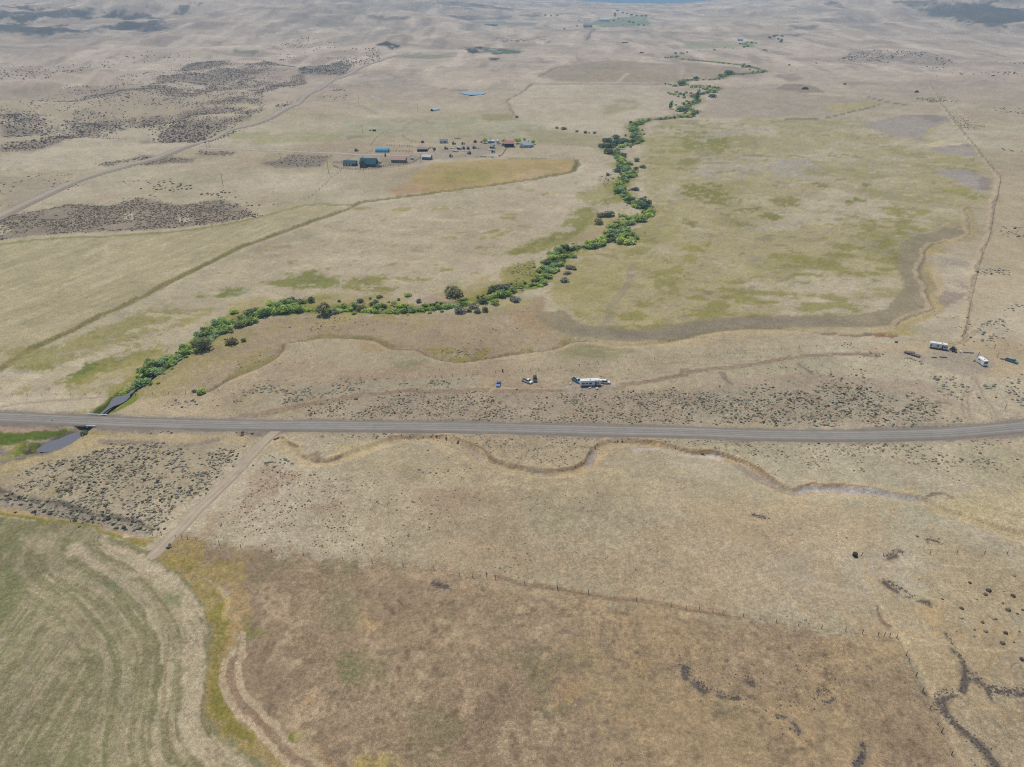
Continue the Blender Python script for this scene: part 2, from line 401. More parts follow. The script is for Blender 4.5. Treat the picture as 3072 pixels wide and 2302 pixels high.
# far land: long faint bands of brush, bare slopes
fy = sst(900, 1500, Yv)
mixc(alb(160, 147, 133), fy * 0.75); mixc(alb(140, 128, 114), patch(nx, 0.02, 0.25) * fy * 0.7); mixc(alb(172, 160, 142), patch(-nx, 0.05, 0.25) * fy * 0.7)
mixc(alb(126, 116, 102), patch(fbm(X / 160, Yv / 70, 2, 4), 0.12, 0.3) * fy * 0.55)
str1 = fbm(X / 42 + 0.4 * fbm(X / 300, Yv / 300, 1, 2), Yv / 170, 1, 4); str2 = fbm(X / 110, Yv / 330, 3, 4)
mixc(alb(124, 113, 100), patch(str1, 0.08, 0.26) * (sst(1000, 1700, Yv) * 0.6)); mixc(alb(184, 172, 154), patch(-str1, 0.08, 0.26) * (sst(1000, 1700, Yv) * 0.6)); mixc(alb(108, 104, 96), patch(str2, 0.12, 0.26) * (sst(1500, 2400, Yv) * 0.4))
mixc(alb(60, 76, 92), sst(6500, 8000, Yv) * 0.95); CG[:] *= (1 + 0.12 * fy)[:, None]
# dark ragged patches on the slopes of the far hills
dk = alb(52, 54, 50)
hill = fbm(X / 150, Yv / 240, 5, 5) + 0.5 * fbm(X / 600, Yv / 500, 2, 2)
fill('A -200,50 200,20 480,60 900,75 1100,100 1070,190 700,185 500,225 200,220 -200,210', dk, 0.8, 60, patch(hill + 0.9 * fbm(X / 95, Yv / 95, 3, 4), -0.25, 0.02))
fill('A -200,-10 500,-20 900,20 1230,5 1080,85 700,60 300,50 -200,45', dk, 0.8, 30, patch(hill + 0.4 * nm, -0.02, 0.15))
fill('A 1080,90 1230,15 1330,10 1180,100', dk, 0.7, 20, patch(nm, -0.2, 0.15))
fill('A 1300,5 2211,40 2211,140 1900,130 1500,110', dk, 0.55, 30, patch(hill + 0.3 * nm, 0.04, 0.2))
fill('B 0,0 900,10 1500,50 1600,110 1200,110 700,140 200,130 0,120', dk, 0.5, 30, patch(hill + 0.3 * nm, 0.02, 0.2))
fill('C 1500,60 1850,10 2300,-10 2300,160 2000,190 1750,120', dk, 0.8, 60, patch(hill + 0.8 * fbm(X / 160, Yv / 160, 3, 4), -0.25, 0.05))
fill('C 700,20 1300,0 1800,0 1500,50 1000,50', dk, 0.6, 30, patch(hill + 0.3 * nm, -0.02, 0.15))
fill('C 690,170 880,165 850,190 720,190', dk, 0.6, 15); fill('C 640,225 800,215 740,240', dk, 0.6, 15)
fill('B 760,310 900,300 1180,340 1000,355 830,345', dk, 0.95, 8, patch(nm, -0.25, 0.05)); fill('B 960,375 1030,375 1010,392 960,390', dk, 0.9, 6)
fill('B 220,295 290,265 390,300 330,325 280,300', dk, 0.95, 6, patch(nm, -0.3, 0.0)); fill('B 330,365 500,345 760,365 600,385', alb(112, 118, 92), 0.6, 10)
fill('B 900,320 1180,330 1150,350 900,345', alb(98, 110, 82), 0.7, 8)
fill('B 830,145 1000,140 1270,150 1250,170 1000,165', alb(118, 124, 112), 0.7, 12); fill('B 1650,130 1980,95 2000,160 1700,180 1600,160', alb(112, 124, 96), 0.8, 14)
fill('B 1000,250 1380,245 1350,285 1020,275', BRUSH, 0.7, 8, patch(nm, 0.0, 0.15))
fill('C 0,270 350,270 400,300 100,320 0,310', alb(128, 134, 104), 0.6, 10); fill('C 380,270 480,270 450,310 380,300', alb(112, 128, 84), 0.8, 8)
fill('C 0,400 400,440 520,480 250,510 0,500', alb(138, 124, 104), 0.7, 10); fill('B 1500,400 2211,420 2211,540 1400,530 1250,480', alb(140, 129, 106), 0.75, 14)
# left hills with brush
brush = patch(fbm(X / 60, Yv / 60, 1, 3) + 0.15 * ns, -0.2, 0.16)
fill('A 0,650 250,690 600,580 900,570 1250,400 1900,430 1990,545 1700,600 1700,720 1480,850 1300,925 900,905 550,890 250,970 0,990', alb(126, 115, 101), 0.75, 12, brush)
fill('A 1930,440 2211,395 B 60,420 0,490 A 1940,485', alb(116, 110, 98), 0.7, 6); fill('A 1520,320 1700,330 1650,350 1500,345', alb(105, 108, 88), 0.7, 6)
line('A 430,570 560,520 800,450 1050,402 1250,380', alb(178, 166, 146), 6, 3, 0.9); line('A 1700,235 1850,205 2000,190 2211,178', alb(178, 166, 146), 9, 4, 0.9)
line('A 0,780 200,820 330,840', alb(170, 158, 140), 3, 2, 0.8); line('A 620,890 800,915 1000,930 1180,945', alb(134, 128, 112), 2.5, 2, 0.8)
fill('A 560,890 1000,930 1250,940 1000,1020 500,1100 0,1100 0,1010 250,985', PALE, 0.8, 8); fill('A 0,1140 400,1150 500,1200 200,1290 0,1380', alb(150, 140, 120), 0.7, 6)
# dark brush flat by the left road
fill('A -300,1470 0,1420 150,1380 450,1320 700,1330 900,1280 1150,1330 1450,1290 1700,1400 1400,1455 900,1492 400,1515 0,1555 -300,1600', alb(128, 117, 103), 0.8, 5)
fill('A 0,1460 60,1465 60,1520 0,1525', PALE, 0.9, 3); fill('A 800,1370 880,1385 860,1425 810,1425', PALE, 0.85, 3); fill('A 1160,1410 1230,1415 1220,1450 1160,1445', PALE, 0.85, 3)
fill('A 900,1000 1250,1030 1270,1050 900,1075', alb(120, 110, 98), 0.8, 4); fill('A 640,1060 900,1015 900,1030 680,1080', alb(122, 112, 100), 0.8, 4)
fill('A 1290,975 1530,985 1500,1005 1280,1000', alb(118, 110, 98), 0.8, 4); fill('V6 500,360 900,300 1050,200 1800,240 1600,430 1300,440 800,450', alb(122, 114, 102), 0.8, 4)
# valley meadows round the farm
fill('B 0,760 500,770 1000,740 1380,830 1660,880 1400,930 1000,900 600,880 0,890', PALEG, 0.7, 10); fill('B 900,740 1080,735 1150,780 950,790', OLIVE, 0.8, 6)
fill('B 1150,830 1700,880 1690,960 1280,930 1200,870', alb(142, 137, 104), 0.75, 6); fill('B 1070,640 1260,540 1500,545 2050,560 2050,720 1840,790 1350,830 1150,770', PALE, 0.6, 8)
fill('B 1750,630 1920,640 1930,700 1680,760 1700,690', OLIVE, 0.6, 8, patch(nm, -0.3, 0.1))
fill('V3 0,600 500,570 1800,560 2211,480 V4 0,480 250,400 1000,330 1400,330 1400,440 900,600 0,640 V3 1800,760 1400,830 900,880 500,900 0,860', alb(150, 141, 124), 0.85, 4)
fill('V4 750,360 1400,340 1350,400 900,500 700,400', alb(142, 134, 120), 0.7, 4); fill('V3 1150,420 1640,430 1650,560 1200,540', PINK, 0.7, 3)
fill('V3 950,680 1500,600 1800,640 1500,780 1000,800', alb(128, 124, 100), 0.7, 4)
fill('V3 250,205 500,195 820,205 600,240 300,265', alb(130, 126, 108), 0.8, 4); fill('A 1480,860 2211,860 B 300,880 0,905 A 2211,915 1500,930', alb(146, 144, 106), 0.8, 6, patch(nm, -0.35, 0.1))
fill('B 450,1150 600,1060 1000,1030 1530,1030 1510,1110 1250,1160 850,1215 560,1250 430,1240', alb(157, 139, 92), 0.85, 5); fill('B 650,1110 1050,1060 1100,1090 900,1190 600,1200', alb(138, 132, 74), 0.7, 6, patch(nm, -0.3, 0.1))
fill('B 1120,1150 1230,1090 1350,1110 1300,1140 1200,1165', alb(170, 152, 118), 0.85, 4); fill('B 300,1230 560,1170 560,1240 350,1270', alb(160, 136, 104), 0.7, 5)
line('B 800,885 1000,865 1300,832', alb(136, 126, 104), 2, 2, 0.8); line('B 1280,945 1400,945 1690,968', alb(166, 152, 126), 3, 2, 0.9); line('B 780,1010 1100,1025 1480,1035', alb(122, 124, 82), 2, 2, 0.6)
line('B 1530,1040 1545,1100 1500,1130 1300,1185 1000,1215', PALE, 3, 2, 0.7); line('B 480,770 430,810 390,850', alb(150, 138, 118), 3, 2, 0.8)
line('B 1240,540 1180,590 1090,640 1070,660', alb(122, 113, 96), 2.4, 1.5, 0.8); line('B 1280,500 1350,460 1400,440 1600,420', alb(122, 112, 98), 4, 2, 0.7); line('B 1070,650 1090,690 1120,740 1140,760', alb(128, 119, 100), 2, 1.5, 0.7)
line('B 110,500 200,480 330,490 450,540 560,560 680,580 740,590', alb(136, 126, 108), 5, 3, 0.7); line('B 0,660 120,690 230,740', alb(140, 134, 112), 4, 3, 0.7); line('B 740,588 800,585', DARK, 5, 2, 0.7)
fill('B 100,500 500,490 600,600 300,650 120,620', alb(146, 138, 124), 0.7, 10, patch(nm, -0.2, 0.15)); line('B 1590,262 1610,220 1640,185', DARK, 4, 2, 0.8); line('B 1780,540 1860,475', alb(176, 164, 140), 4, 2, 0.8)
line('B 1260,545 1500,543 1800,545 2100,548', alb(132, 122, 100), 3, 2, 0.7); line('B 1890,345 1960,355 2040,372 2211,378', alb(126, 110, 92), 5, 2, 0.7)
# field between ditch lines on the left
LF = np.vstack([G('A -400,1640 0,1570 300,1545 700,1530 1100,1500 1400,1460 1700,1400 1950,1335 2150,1325 2211,1345 2150,1390 2000,1440 1800,1510 1560,1600 D 1440,0 1200,120 900,270 650,385 400,510 200,610 0,720 -400,900')])
a_, b_ = G1('D', 300, 300), G1('D', 1000, 30); dv = np.array(b_) - np.array(a_); dv /= np.linalg.norm(dv)
al, ac = X * dv[0] + Yv * dv[1], -X * dv[1] + Yv * dv[0]
st = fbm(al / 34, ac / 3.2, 3, 3)
fill(LF, alb(160, 151, 120), 0.92, 2); fill(LF, alb(146, 139, 108), 0.5, 2, patch(st, 0.02, 0.25)); fill(LF, alb(172, 165, 140), 0.5, 2, patch(-st, 0.04, 0.25))
line('A -300,1610 0,1585 300,1550 700,1533 1100,1503 1400,1463 1700,1403 1950,1335 2100,1322 2211,1330 B 60,1330', alb(128, 124, 74), 2.2, 1.5, 0.85); line('A 300,1530 700,1515 1100,1490 1400,1450 1700,1395', alb(178, 168, 142), 2.2, 1.2, 0.7)
line(LEFTD, alb(118, 112, 70), 3.2, 1.4, 0.9); line(LEFTD, alb(96, 92, 60), 1.6, 1.0, 0.6, tex=patch(nm, -0.2, 0.2)); line(LEFTD, PALE, 1.4, 1.0, 0.5, off=-6)
# west meadow between that ditch and the creek
fill('D 0,740 400,525 900,285 1440,20 E 200,20 600,20 1000,120 1100,180 900,230 430,240 0,300 D 1900,330 1500,430 1200,620 900,800 750,880 0,890', alb(166, 156, 130), 0.7, 4)
g1 = patch(nm + 0.5 * ns, -0.02, 0.22)
fill('D 1250,240 1480,205 1700,210 1480,270 1230,300', GREEN, 0.95, 4, patch(nm, -0.3, 0.05)); fill('D 1680,180 2000,100 2211,70 2211,200 1900,215', GREEN, 0.9, 5, patch(nm, -0.25, 0.08))
fill('D 420,820 600,690 900,600 1150,560 1250,470 1500,380 1800,310 2100,250 2211,280 1900,330 1500,400 1280,520 1050,640 700,760 480,850', alb(120, 118, 62), 0.9, 6, patch(nm, -0.3, 0.1))
fill('D 450,770 560,690 620,720 500,800', LUSH, 0.8, 3); fill('D 670,830 760,800 740,850 680,860', GREEN, 0.8, 3); fill('D 0,820 300,850 360,900 0,905', alb(140, 128, 76), 0.7, 3, g1)
fill('D 0,600 420,560 700,420 1000,330 1300,280 1500,330 1200,450 800,560 400,720 100,760', alb(134, 128, 80), 0.8, 6, patch(nb + nm * 0.6, -0.05, 0.18))
fill('E 0,150 200,120 550,130 800,180 500,240 100,240', alb(122, 118, 68), 0.9, 6, patch(nm, -0.2, 0.15)); fill('E 1060,80 1250,30 1280,130 1120,190 1000,200', alb(124, 122, 66), 0.9, 4)
fill('B 1700,1280 1800,1240 1850,1330 1700,1350 1650,1450 1500,1560 1300,1658 1000,1658 1300,1540 1500,1380', alb(120, 119, 62), 0.9, 5, patch(nm, -0.25, 0.1)); fill('B 1500,1270 1650,1210 1720,1150 1790,1260 1600,1330', alb(140, 135, 84), 0.7, 5)
fill('E 480,290 620,240 900,220 1000,240 840,290 600,310', PINK, 0.85, 2); fill('B 1450,1560 1650,1480 1780,1450 1700,1560', PINK, 0.7, 3)
fill('B 100,1340 600,1260 1100,1190 1500,1140 1500,1300 1200,1450 700,1640 0,1658 -100,1500', alb(162, 152, 126), 0.5, 5); 
for u, v, r in ((140, 1350, 6), (400, 1360, 7), (650, 1350, 6), (690, 1545, 6), (1010, 1510, 8), (970, 1550, 7), (1050, 1490, 6), (330, 1590, 5), (930, 1610, 6), (1340, 1260, 6), (1100, 1385, 5), (1090, 1415, 6)):
    spot('B', u, v, r, alb(134, 127, 72), 0.75, 1.3, patch(ns, -0.3, 0.1))
fill('B 1650,1150 1720,1130 1760,1190 1700,1230', alb(120, 112, 98), 0.6, 3, patch(ns, -0.1, 0.2))
# ground along the creek
line(CREEK, alb(122, 120, 66), 9, 5, 0.6, tex=patch(nm, -0.3, 0.15), hi=520); line(CREEK, alb(120, 120, 70), 14, 8, 0.5, lo=520, tex=patch(nm, -0.3, 0.1))
line(CREEK, alb(134, 130, 66), 9.0, 3.0, 0.8, tex=patch(ns + nm, -0.35, 0.1), hi=900); line(CREEK, alb(104, 114, 46), 6.0, 2.0, 0.95, tex=patch(ns, -0.45, 0.0)); line(CREEK, alb(70, 62, 52), 2.2, 1.0, 0.9)
# south of the creek to the road
fill('D 700,960 1000,790 1350,570 1700,400 2211,400 E 430,380 800,360 1050,330 1300,250 1340,350 1500,500 1500,545 1200,615 780,680 550,640 0,520 D 2211,515 1850,560 1800,640 1500,790 1350,860 950,880', alb(147, 132, 107), 0.75, 4)
fill('D 1380,730 1650,620 1850,560 2000,500 2211,420 E 200,390 250,470 0,510 D 1900,540 1700,660 1500,760', alb(140, 130, 88), 0.65, 4, g1); fill('D 1280,850 1390,820 1420,850 1300,890', GREEN, 0.8, 2)
fill('E 0,550 340,590 500,620 540,660 300,650 0,620', alb(150, 133, 92), 0.7, 3, g1); fill('E 560,600 800,590 970,600 950,650 780,680 620,660', alb(132, 124, 70), 0.75, 2, patch(ns, -0.2, 0.1))
fill('E 1000,560 1200,600 1480,540 1560,510 1300,500', alb(136, 128, 82), 0.6, 4, g1); fill('E 1050,380 1330,280 1330,380 1450,470 1280,500', alb(144, 126, 98), 0.7, 4); fill('E 1400,590 1700,560 1880,620 1700,690 1400,640', alb(130, 126, 92), 0.7, 4)
fill('E 330,690 560,670 540,740 380,760', alb(128, 126, 96), 0.6, 3); fill('D 960,860 1500,800 1700,690 1850,650 2000,620 2211,680 2211,830 1700,840 1450,980 900,960', alb(158, 144, 120), 0.7, 4)
line(DITCH, alb(170, 152, 124), 1.4, 1.0, 0.55, off=-2.0, tex=patch(nm, -0.6, 0.0)); line(DITCH, alb(112, 97, 78), 0.9, 0.5, 0.75, tex=patch(nm, -0.7, -0.1))
line(DITCH, alb(122, 118, 66), 2.0, 1.0, 0.6, off=2.0, tex=patch(nm, -0.1, 0.1))
# great meadow right of the creek
MD = G('E 1330,240 1450,90 1560,0 B 1960,1450 2040,1370 1990,1250 1930,1150 1930,1020 1990,880 2010,800 2211,775 C 900,772 1150,770 1600,900 1850,950 2040,1150 1960,1340 1830,1350 1840,1480 1700,1530 1560,1580 1530,1658 F 1500,130 1530,250 1450,350 1300,400 800,420 300,440 0,490 E 1900,510 1500,470 1340,360')
fill(MD, alb(157, 148, 110), 0.85, 4); fill(MD, alb(167, 158, 134), 0.7, 4, patch(nb + 0.4 * nm, 0.0, 0.2)); fill(MD, alb(136, 130, 84), 0.6, 4, patch(fbm(X / 55, Yv / 40, 2, 4), 0.02, 0.2)); fill(MD, alb(140, 132, 118), 0.5, 4, patch(ns, 0.05, 0.28))
fill('B 1990,900 2211,860 C 200,880 300,930 100,990 0,1000 B 2100,1000 2030,1100', alb(132, 130, 72), 0.65, 8, patch(nm, -0.25, 0.12))
for spec, c_ in (('C 0,1190 200,1180 330,1200 300,1270 430,1300 330,1330 150,1320 0,1260', alb(116, 114, 54)), ('C 560,1290 700,1270 790,1305 680,1360 630,1350', alb(122, 116, 62)), ('C 1010,1280 1100,1260 1190,1300 1080,1335', alb(104, 108, 40)),
                 ('C 470,1390 560,1380 650,1405 560,1445', alb(106, 108, 48)), ('C 1110,1185 1200,1190 1220,1230 1140,1225', alb(114, 104, 64)), ('C 340,1360 500,1340 510,1365 400,1390 330,1380', alb(112, 112, 62)), ('C 1340,1310 1420,1330 1380,1365', alb(120, 118, 54)),
                 ('C 820,1180 920,1190 930,1215 850,1210', alb(116, 108, 74)), ('C 1250,1560 1350,1555 1310,1600', alb(124, 122, 62)), ('C 0,1600 180,1570 150,1640 0,1658', alb(126, 122, 58)), ('F 0,125 50,130 40,155', alb(112, 112, 48)), ('F 80,220 190,235 180,255 100,240', alb(116, 114, 52)),
                 ('C 1700,1240 1850,1240 2010,1280 1900,1300', alb(124, 122, 64)), ('C 1250,1330 1640,1370 1500,1420 1320,1390', alb(134, 128, 74)), ('C 0,900 120,905 300,890 300,960 230,1000 150,960 0,960', alb(118, 116, 64)), ('C 350,970 400,975 390,995', alb(112, 116, 52)), ('C 1550,1590 1700,1600 1690,1640 1600,1640', alb(136, 130, 66)),
                 ('F 250,280 400,290 380,330 280,330', alb(124, 122, 62)), ('F 0,0 100,0 80,50 0,50', alb(132, 128, 70)), ('E 1500,350 1620,370 1530,400', alb(124, 118, 68)), ('E 1560,480 1900,440 2211,440 1900,490', alb(130, 122, 74)), ('E 2000,100 2211,60 2211,260 2050,330', alb(134, 128, 78)),
                 ('C 0,1410 130,1440 50,1480 0,1470', alb(116, 116, 64)), ('C 240,1380 330,1385 300,1410', alb(116, 114, 62)), ('C 340,1440 470,1445 460,1470 350,1460', alb(118, 116, 64)), ('F 1130,130 1320,150 1230,170', alb(112, 108, 80))):
    fill(spec, c_, 0.85, 3, patch(ns + 0.5 * nm, -0.32, 0.02))
for u, v, r in [(random.uniform(0, 1500), random.uniform(800, 1650), random.uniform(2, 7)) for _ in range(70)]:
    spot('C', u, v, r, random.choice((alb(138, 131, 112), alb(132, 128, 92), alb(120, 116, 92), alb(170, 160, 140))), 0.6, 1.5, patch(ns, -0.3, 0.1))
gr = patch(nm + ns * 0.6, -0.2, 0.1)
fill('C 550,1090 640,1010 760,1010 930,1100 900,1160 620,1150', GREY, 0.7, 6, gr); fill('C 0,830 350,820 500,860 200,900 0,880', GREY, 0.5, 6, gr); fill('C 50,1010 500,1000 540,1100 300,1180 60,1120', alb(160, 152, 140), 0.6, 6, gr)
fill('C 400,1440 700,1430 800,1480 500,1500', alb(162, 154, 142), 0.5, 5, gr); fill('F 400,120 800,140 900,180 500,200', GREY, 0.45, 4, gr)
line('E 1890,50 1830,200 1770,290 1720,400 1690,450', alb(128, 122, 112), 2.5, 1.5, 0.4); fill('E 1850,60 1920,40 1870,180 1790,290', alb(132, 126, 116), 0.5, 3, gr)
fine = fbm(X / 13, Yv / 7, 5, 4)
fill(MD, alb(126, 122, 66), 0.75, 4, patch(fine + 0.8 * fbm(X / 70, Yv / 60, 3, 2), 0.16, 0.42)); fill(MD, alb(174, 164, 140), 0.6, 4, patch(-fine + 0.5 * nb, 0.10, 0.32)); fill(MD, alb(128, 120, 106), 0.55, 4, patch(fbm(X / 9, Yv / 5, 2, 3), 0.18, 0.36))
WM = G('D 0,760 400,540 900,300 1440,40 E 200,30 600,30 1000,130 1100,180 900,230 430,240 0,300 D 1900,330 1500,430 1200,620 900,800 750,880 0,890'); fill(WM, alb(122, 120, 66), 0.75, 4, patch(fine + 0.7 * nm, 0.16, 0.42)); fill(WM, alb(180, 170, 146), 0.6, 4, patch(-fine, 0.10, 0.3)); fill(WM, alb(150, 146, 134), 0.5, 4, patch(fbm(X / 9, Yv / 5, 2, 3), 0.16, 0.34))
fill('B 0,1330 600,1260 1100,1190 1500,1140 1700,1220 1600,1400 1300,1640 E 300,100 0,20 D 1450,0 A 2100,1450', alb(132, 126, 90), 0.6, 4, patch(fine, 0.16, 0.34)); fill('B 0,1330 600,1260 1100,1190 1500,1140 1700,1220 1600,1400 1300,1640 E 300,100 0,20 D 1450,0 A 2100,1450', alb(178, 167, 144), 0.6, 4, patch(-fine, 0.10, 0.3))
fill('E 1330,240 1450,90 1560,0 B 1960,1450 2040,1370 2000,1250 1960,1150 1960,1020 2010,880 2100,860 2150,1000 2100,1300 C 100,1658 E 1900,100 1700,350 1500,400', alb(142, 135, 86), 0.6, 12, patch(nm + ns, -0.35, 0.15)); line(CREEK, alb(142, 134, 88), 24, 12, 0.6, tex=patch(nm + 0.5 * ns, -0.2, 0.2), hi=560)
# harvested band round the meadow
BANDP = smooth(G('E 1330,250 1345,350 1440,440 1600,490 1900,512 2211,500 F 0,485 300,440 700,425 1100,425 1330,390 1470,320 1530,220 1500,110 1490,0 C 1500,1600 1600,1550 1750,1495'), 3)
line(BANDP, alb(131, 122, 99), 8.4, 3.0, 0.85, lo=25); line(BANDP, alb(124, 118, 105), 4.5, 2.5, 0.5, lo=50, hi=200); line(BANDP, alb(172, 156, 122), 3.5, 2, 0.6, off=-11.5, lo=60)
line(OUTD, alb(118, 100, 80), 0.7, 0.5, 0.6, tex=patch(nm, -0.5, 0.0)); line(OUTD, alb(172, 158, 128), 1.2, 0.8, 0.6, off=2.4); line(OUTD, alb(150, 138, 90), 2.5, 1.5, 0.5, off=-3.5)
spot('F', 1320, 515, 3.5, alb(120, 88, 72), 0.9, 2.0, patch(ns, -0.25, 0.05)); fill('F 1250,490 1480,470 1500,500 1330,520', alb(150, 140, 84), 0.6, 2)
# grey ploughed pieces and upper right meadow
fill('C 1160,800 1450,740 1650,745 1750,780 1640,830 1560,910 1400,890 1250,850', alb(146, 138, 128), 0.85, 4); fill('C 1590,970 1700,925 1860,935 1930,1000 1920,1020 1700,1000', alb(147, 139, 130), 0.8, 3); fill('C 1600,1100 1850,1095 1990,1160 1990,1240 1900,1235 1750,1160', alb(148, 141, 134), 0.85, 3)
fill('C 1450,745 1640,745 1740,770 1640,790', alb(118, 108, 98), 0.5, 3); fill('C 1920,1140 2010,1160 1990,1240 1930,1230', alb(124, 114, 104), 0.6, 3); fill('C 1800,935 1900,940 1890,965', alb(126, 112, 98), 0.7, 3)
fill('C 120,720 250,580 600,540 760,600 1200,650 1280,690 1150,720 880,760 100,765', alb(153, 142, 124), 0.75, 6); fill('C 900,680 1250,650 1270,690 1000,740', alb(160, 150, 106), 0.8, 5)
line('C 0,766 300,768 600,769 880,770 1000,750 1280,680', alb(112, 104, 82), 2.2, 1.2, 0.9); line('C 1190,628 1300,655 1440,682', alb(112, 96, 82), 4, 2, 0.85); line('C 1290,680 1450,690 1700,660', alb(168, 154, 112), 5, 3, 0.7)
fill('C 600,580 660,545 820,550 930,600 800,605', alb(126, 112, 98), 0.8, 5); fill('C 580,490 700,480 800,510 700,530', alb(138, 120, 106), 0.7, 6); line('C 830,605 1000,620 1180,628', alb(176, 164, 132), 5, 3, 0.7)
fill('C 1050,350 1300,325 1600,340 1780,420 1500,420 1200,410 1020,390', alb(134, 122, 110), 0.8, 14, patch(nm + nb, -0.3, 0.1)); fill('C 1500,640 1700,630 1780,650 1600,665', alb(120, 112, 98), 0.7, 4, gr); fill('C 1250,590 1900,540 2211,640 1700,600', alb(150, 140, 124), 0.5, 8)
fill('C 1550,940 1660,915 1800,930 1790,945 1600,950', alb(186, 174, 144), 0.8, 2); line('C 1570,890 1640,830 1760,812', alb(164, 152, 104), 3, 1.5, 0.8); line('C 1600,1020 1750,1015 1960,1025', alb(178, 166, 134), 2.5, 1.5, 0.8); line('C 1550,1060 1800,1075 2000,1090', alb(180, 166, 132), 2, 1.5, 0.7)
fill('C 1640,1020 1800,1015 1810,1045 1650,1050', alb(146, 142, 82), 0.7, 3); fill('C 1700,1220 1850,1215 1880,1260 1750,1260', alb(142, 138, 78), 0.7, 3)
# fence track on the right
RTR = smooth(G('C 1600,530 1640,600 1690,690 1760,780 1830,870 1900,950 1960,1030 2010,1090 2060,1140 2065,1180 2040,1270 2010,1370 1995,1480 1970,1580 F 1930,30 1895,160 1870,280 1850,380 1825,480 1810,525'), 3)
line(RTR, alb(180, 166, 138), 1.6, 1.0, 0.55, off=-2.5); line(RTR, alb(128, 114, 94), 1.0, 0.6, 0.7)
line('C 1720,640 1790,730 1850,790', alb(170, 158, 132), 3, 2, 0.7)
fill('C 2050,1150 2211,1140 2211,1658 F 2211,300 1900,420 1830,520 1850,380 1930,20 C 1980,1540 2050,1300', alb(168, 156, 128), 0.6, 4); fill('F 1580,150 1760,140 1850,200 1830,300 1700,330 1640,250', alb(134, 122, 110), 0.8, 3, gr); fill('F 1570,0 1900,0 1880,60 1700,80 1580,60', alb(142, 136, 122), 0.6, 3, gr)
fill('F 1100,590 1500,560 2211,540 2211,780 1900,780 1500,680', alb(168, 152, 122), 0.6, 3); fill('F 1350,600 1600,620 1900,620 2000,680 1960,760 1830,770 1600,720 1450,660', alb(152, 144, 128), 0.85, 2.5)
for o_ in (-0.9, 0.9):
    line('F 1870,780 1860,850 1840,950 1850,1060 1880,1120', alb(146, 128, 108), 0.45, 0.4, 0.7, off=o_); line('F 1870,780 1900,850 1960,930 2010,990 2040,1080', alb(142, 126, 108), 0.45, 0.4, 0.7, off=o_); line('F 1830,790 1860,830 1890,870', alb(170, 162, 146), 1.0, 0.6, 0.6, off=o_)
    line('F 1710,580 1780,560 1850,530 1900,490', alb(140, 124, 100), 0.6, 0.5, 0.8, off=o_); line('E 0,916 300,892 700,872 1100,876 1500,862 1900,830 2211,776 F 0,750 300,722 700,665 900,640 1050,630 1250,640', RUT, 0.85, 0.5, 0.85, off=o_ * 1.1)
    line('D 1480,1070 1600,1040 1800,1002 2000,965 2211,926 E 0,918', RUT, 1.1, 0.6, 0.85, off=o_ * 1.2); line('E 900,790 1200,765 1500,745 1900,705 2211,690', alb(150, 134, 112), 0.6, 0.5, 0.7, off=o_); line('F 0,760 400,690 800,660', alb(144, 128, 106), 0.6, 0.5, 0.5, off=o_)
line('E 0,918 300,892 700,872 1100,876 1500,862 1900,830 2211,776', alb(136, 121, 103), 1.9, 0.9, 0.7); spot('E', 1600, 850, 7, alb(150, 140, 126), 0.9, 2.2); line('E 1000,880 1500,868 1900,834 2211,778 F 0,752 300,722 700,667', alb(172, 158, 134), 0.6, 0.4, 0.8, off=2.8); spot('E', 1210, 825, 6, alb(154, 138, 117), 0.7, 2.0)
fill('E 0,930 600,890 1500,890 2211,860 F 300,800 900,760 1700,830 1800,950 1600,1100 0,1080 E 1500,1075 0,1045', alb(151, 138, 120), 0.75, 4); fill('F 1500,920 1700,990 1850,1060 1760,1010 1600,950', alb(108, 98, 84), 0.8, 1.5, patch(ns, -0.2, 0.1)); fill('F 1650,950 1780,965 1760,972 1660,965', alb(108, 98, 84), 0.8, 1.2)
line('F 980,850 1060,880 1130,905', alb(118, 108, 96), 0.8, 0.6, 0.8); line('F 260,760 280,800 320,825', alb(118, 110, 98), 1.2, 0.8, 0.8); line('F 780,710 860,770', alb(118, 110, 98), 1.2, 0.8, 0.7); line('F 1040,630 1200,640', alb(120, 104, 88), 0.8, 0.5, 0.8)
fill('E 0,740 540,700 900,700 1300,720 1000,760 500,800 0,840', alb(150, 134, 112), 0.6, 4); fill('D 0,910 580,905 720,920 600,1010 300,1015 0,1005', PALE, 0.75, 3); line('D 0,975 200,950 400,935 640,925', alb(138, 122, 104), 0.8, 0.6, 0.6); fill('D 720,1030 880,930 1300,890 1500,960 1450,1060 900,1060', alb(170, 156, 130), 0.75, 3)
SGC = alb(148, 143, 124)
for sp in ('D 100,1440 350,1335 500,1295 750,1210 1000,1205 1250,1290 1400,1250 1550,1240 1530,1330 1440,1400 1300,1530 1100,1658 G 1050,130 900,90 500,0 D 350,1570 80,1550', 'D 1490,970 1600,865 1750,840 2211,825 E 300,800 870,790 860,835 300,870 0,885 D 1900,950 1600,1000', 'F 0,860 400,850 750,830 1200,850 1500,900 1650,980 1620,1105 900,1105 0,1080'): fill(sp, SGC, 0.6, 4, patch(nm + ns, -0.4, 0.1))
fill('D 1880,1045 2050,980 2211,945 E 400,895 900,895 1500,895 2211,860 2211,1085 1500,1080 800,1062 0,1048', alb(150, 140, 121), 0.6, 4, patch(nm + ns, -0.4, 0.1))
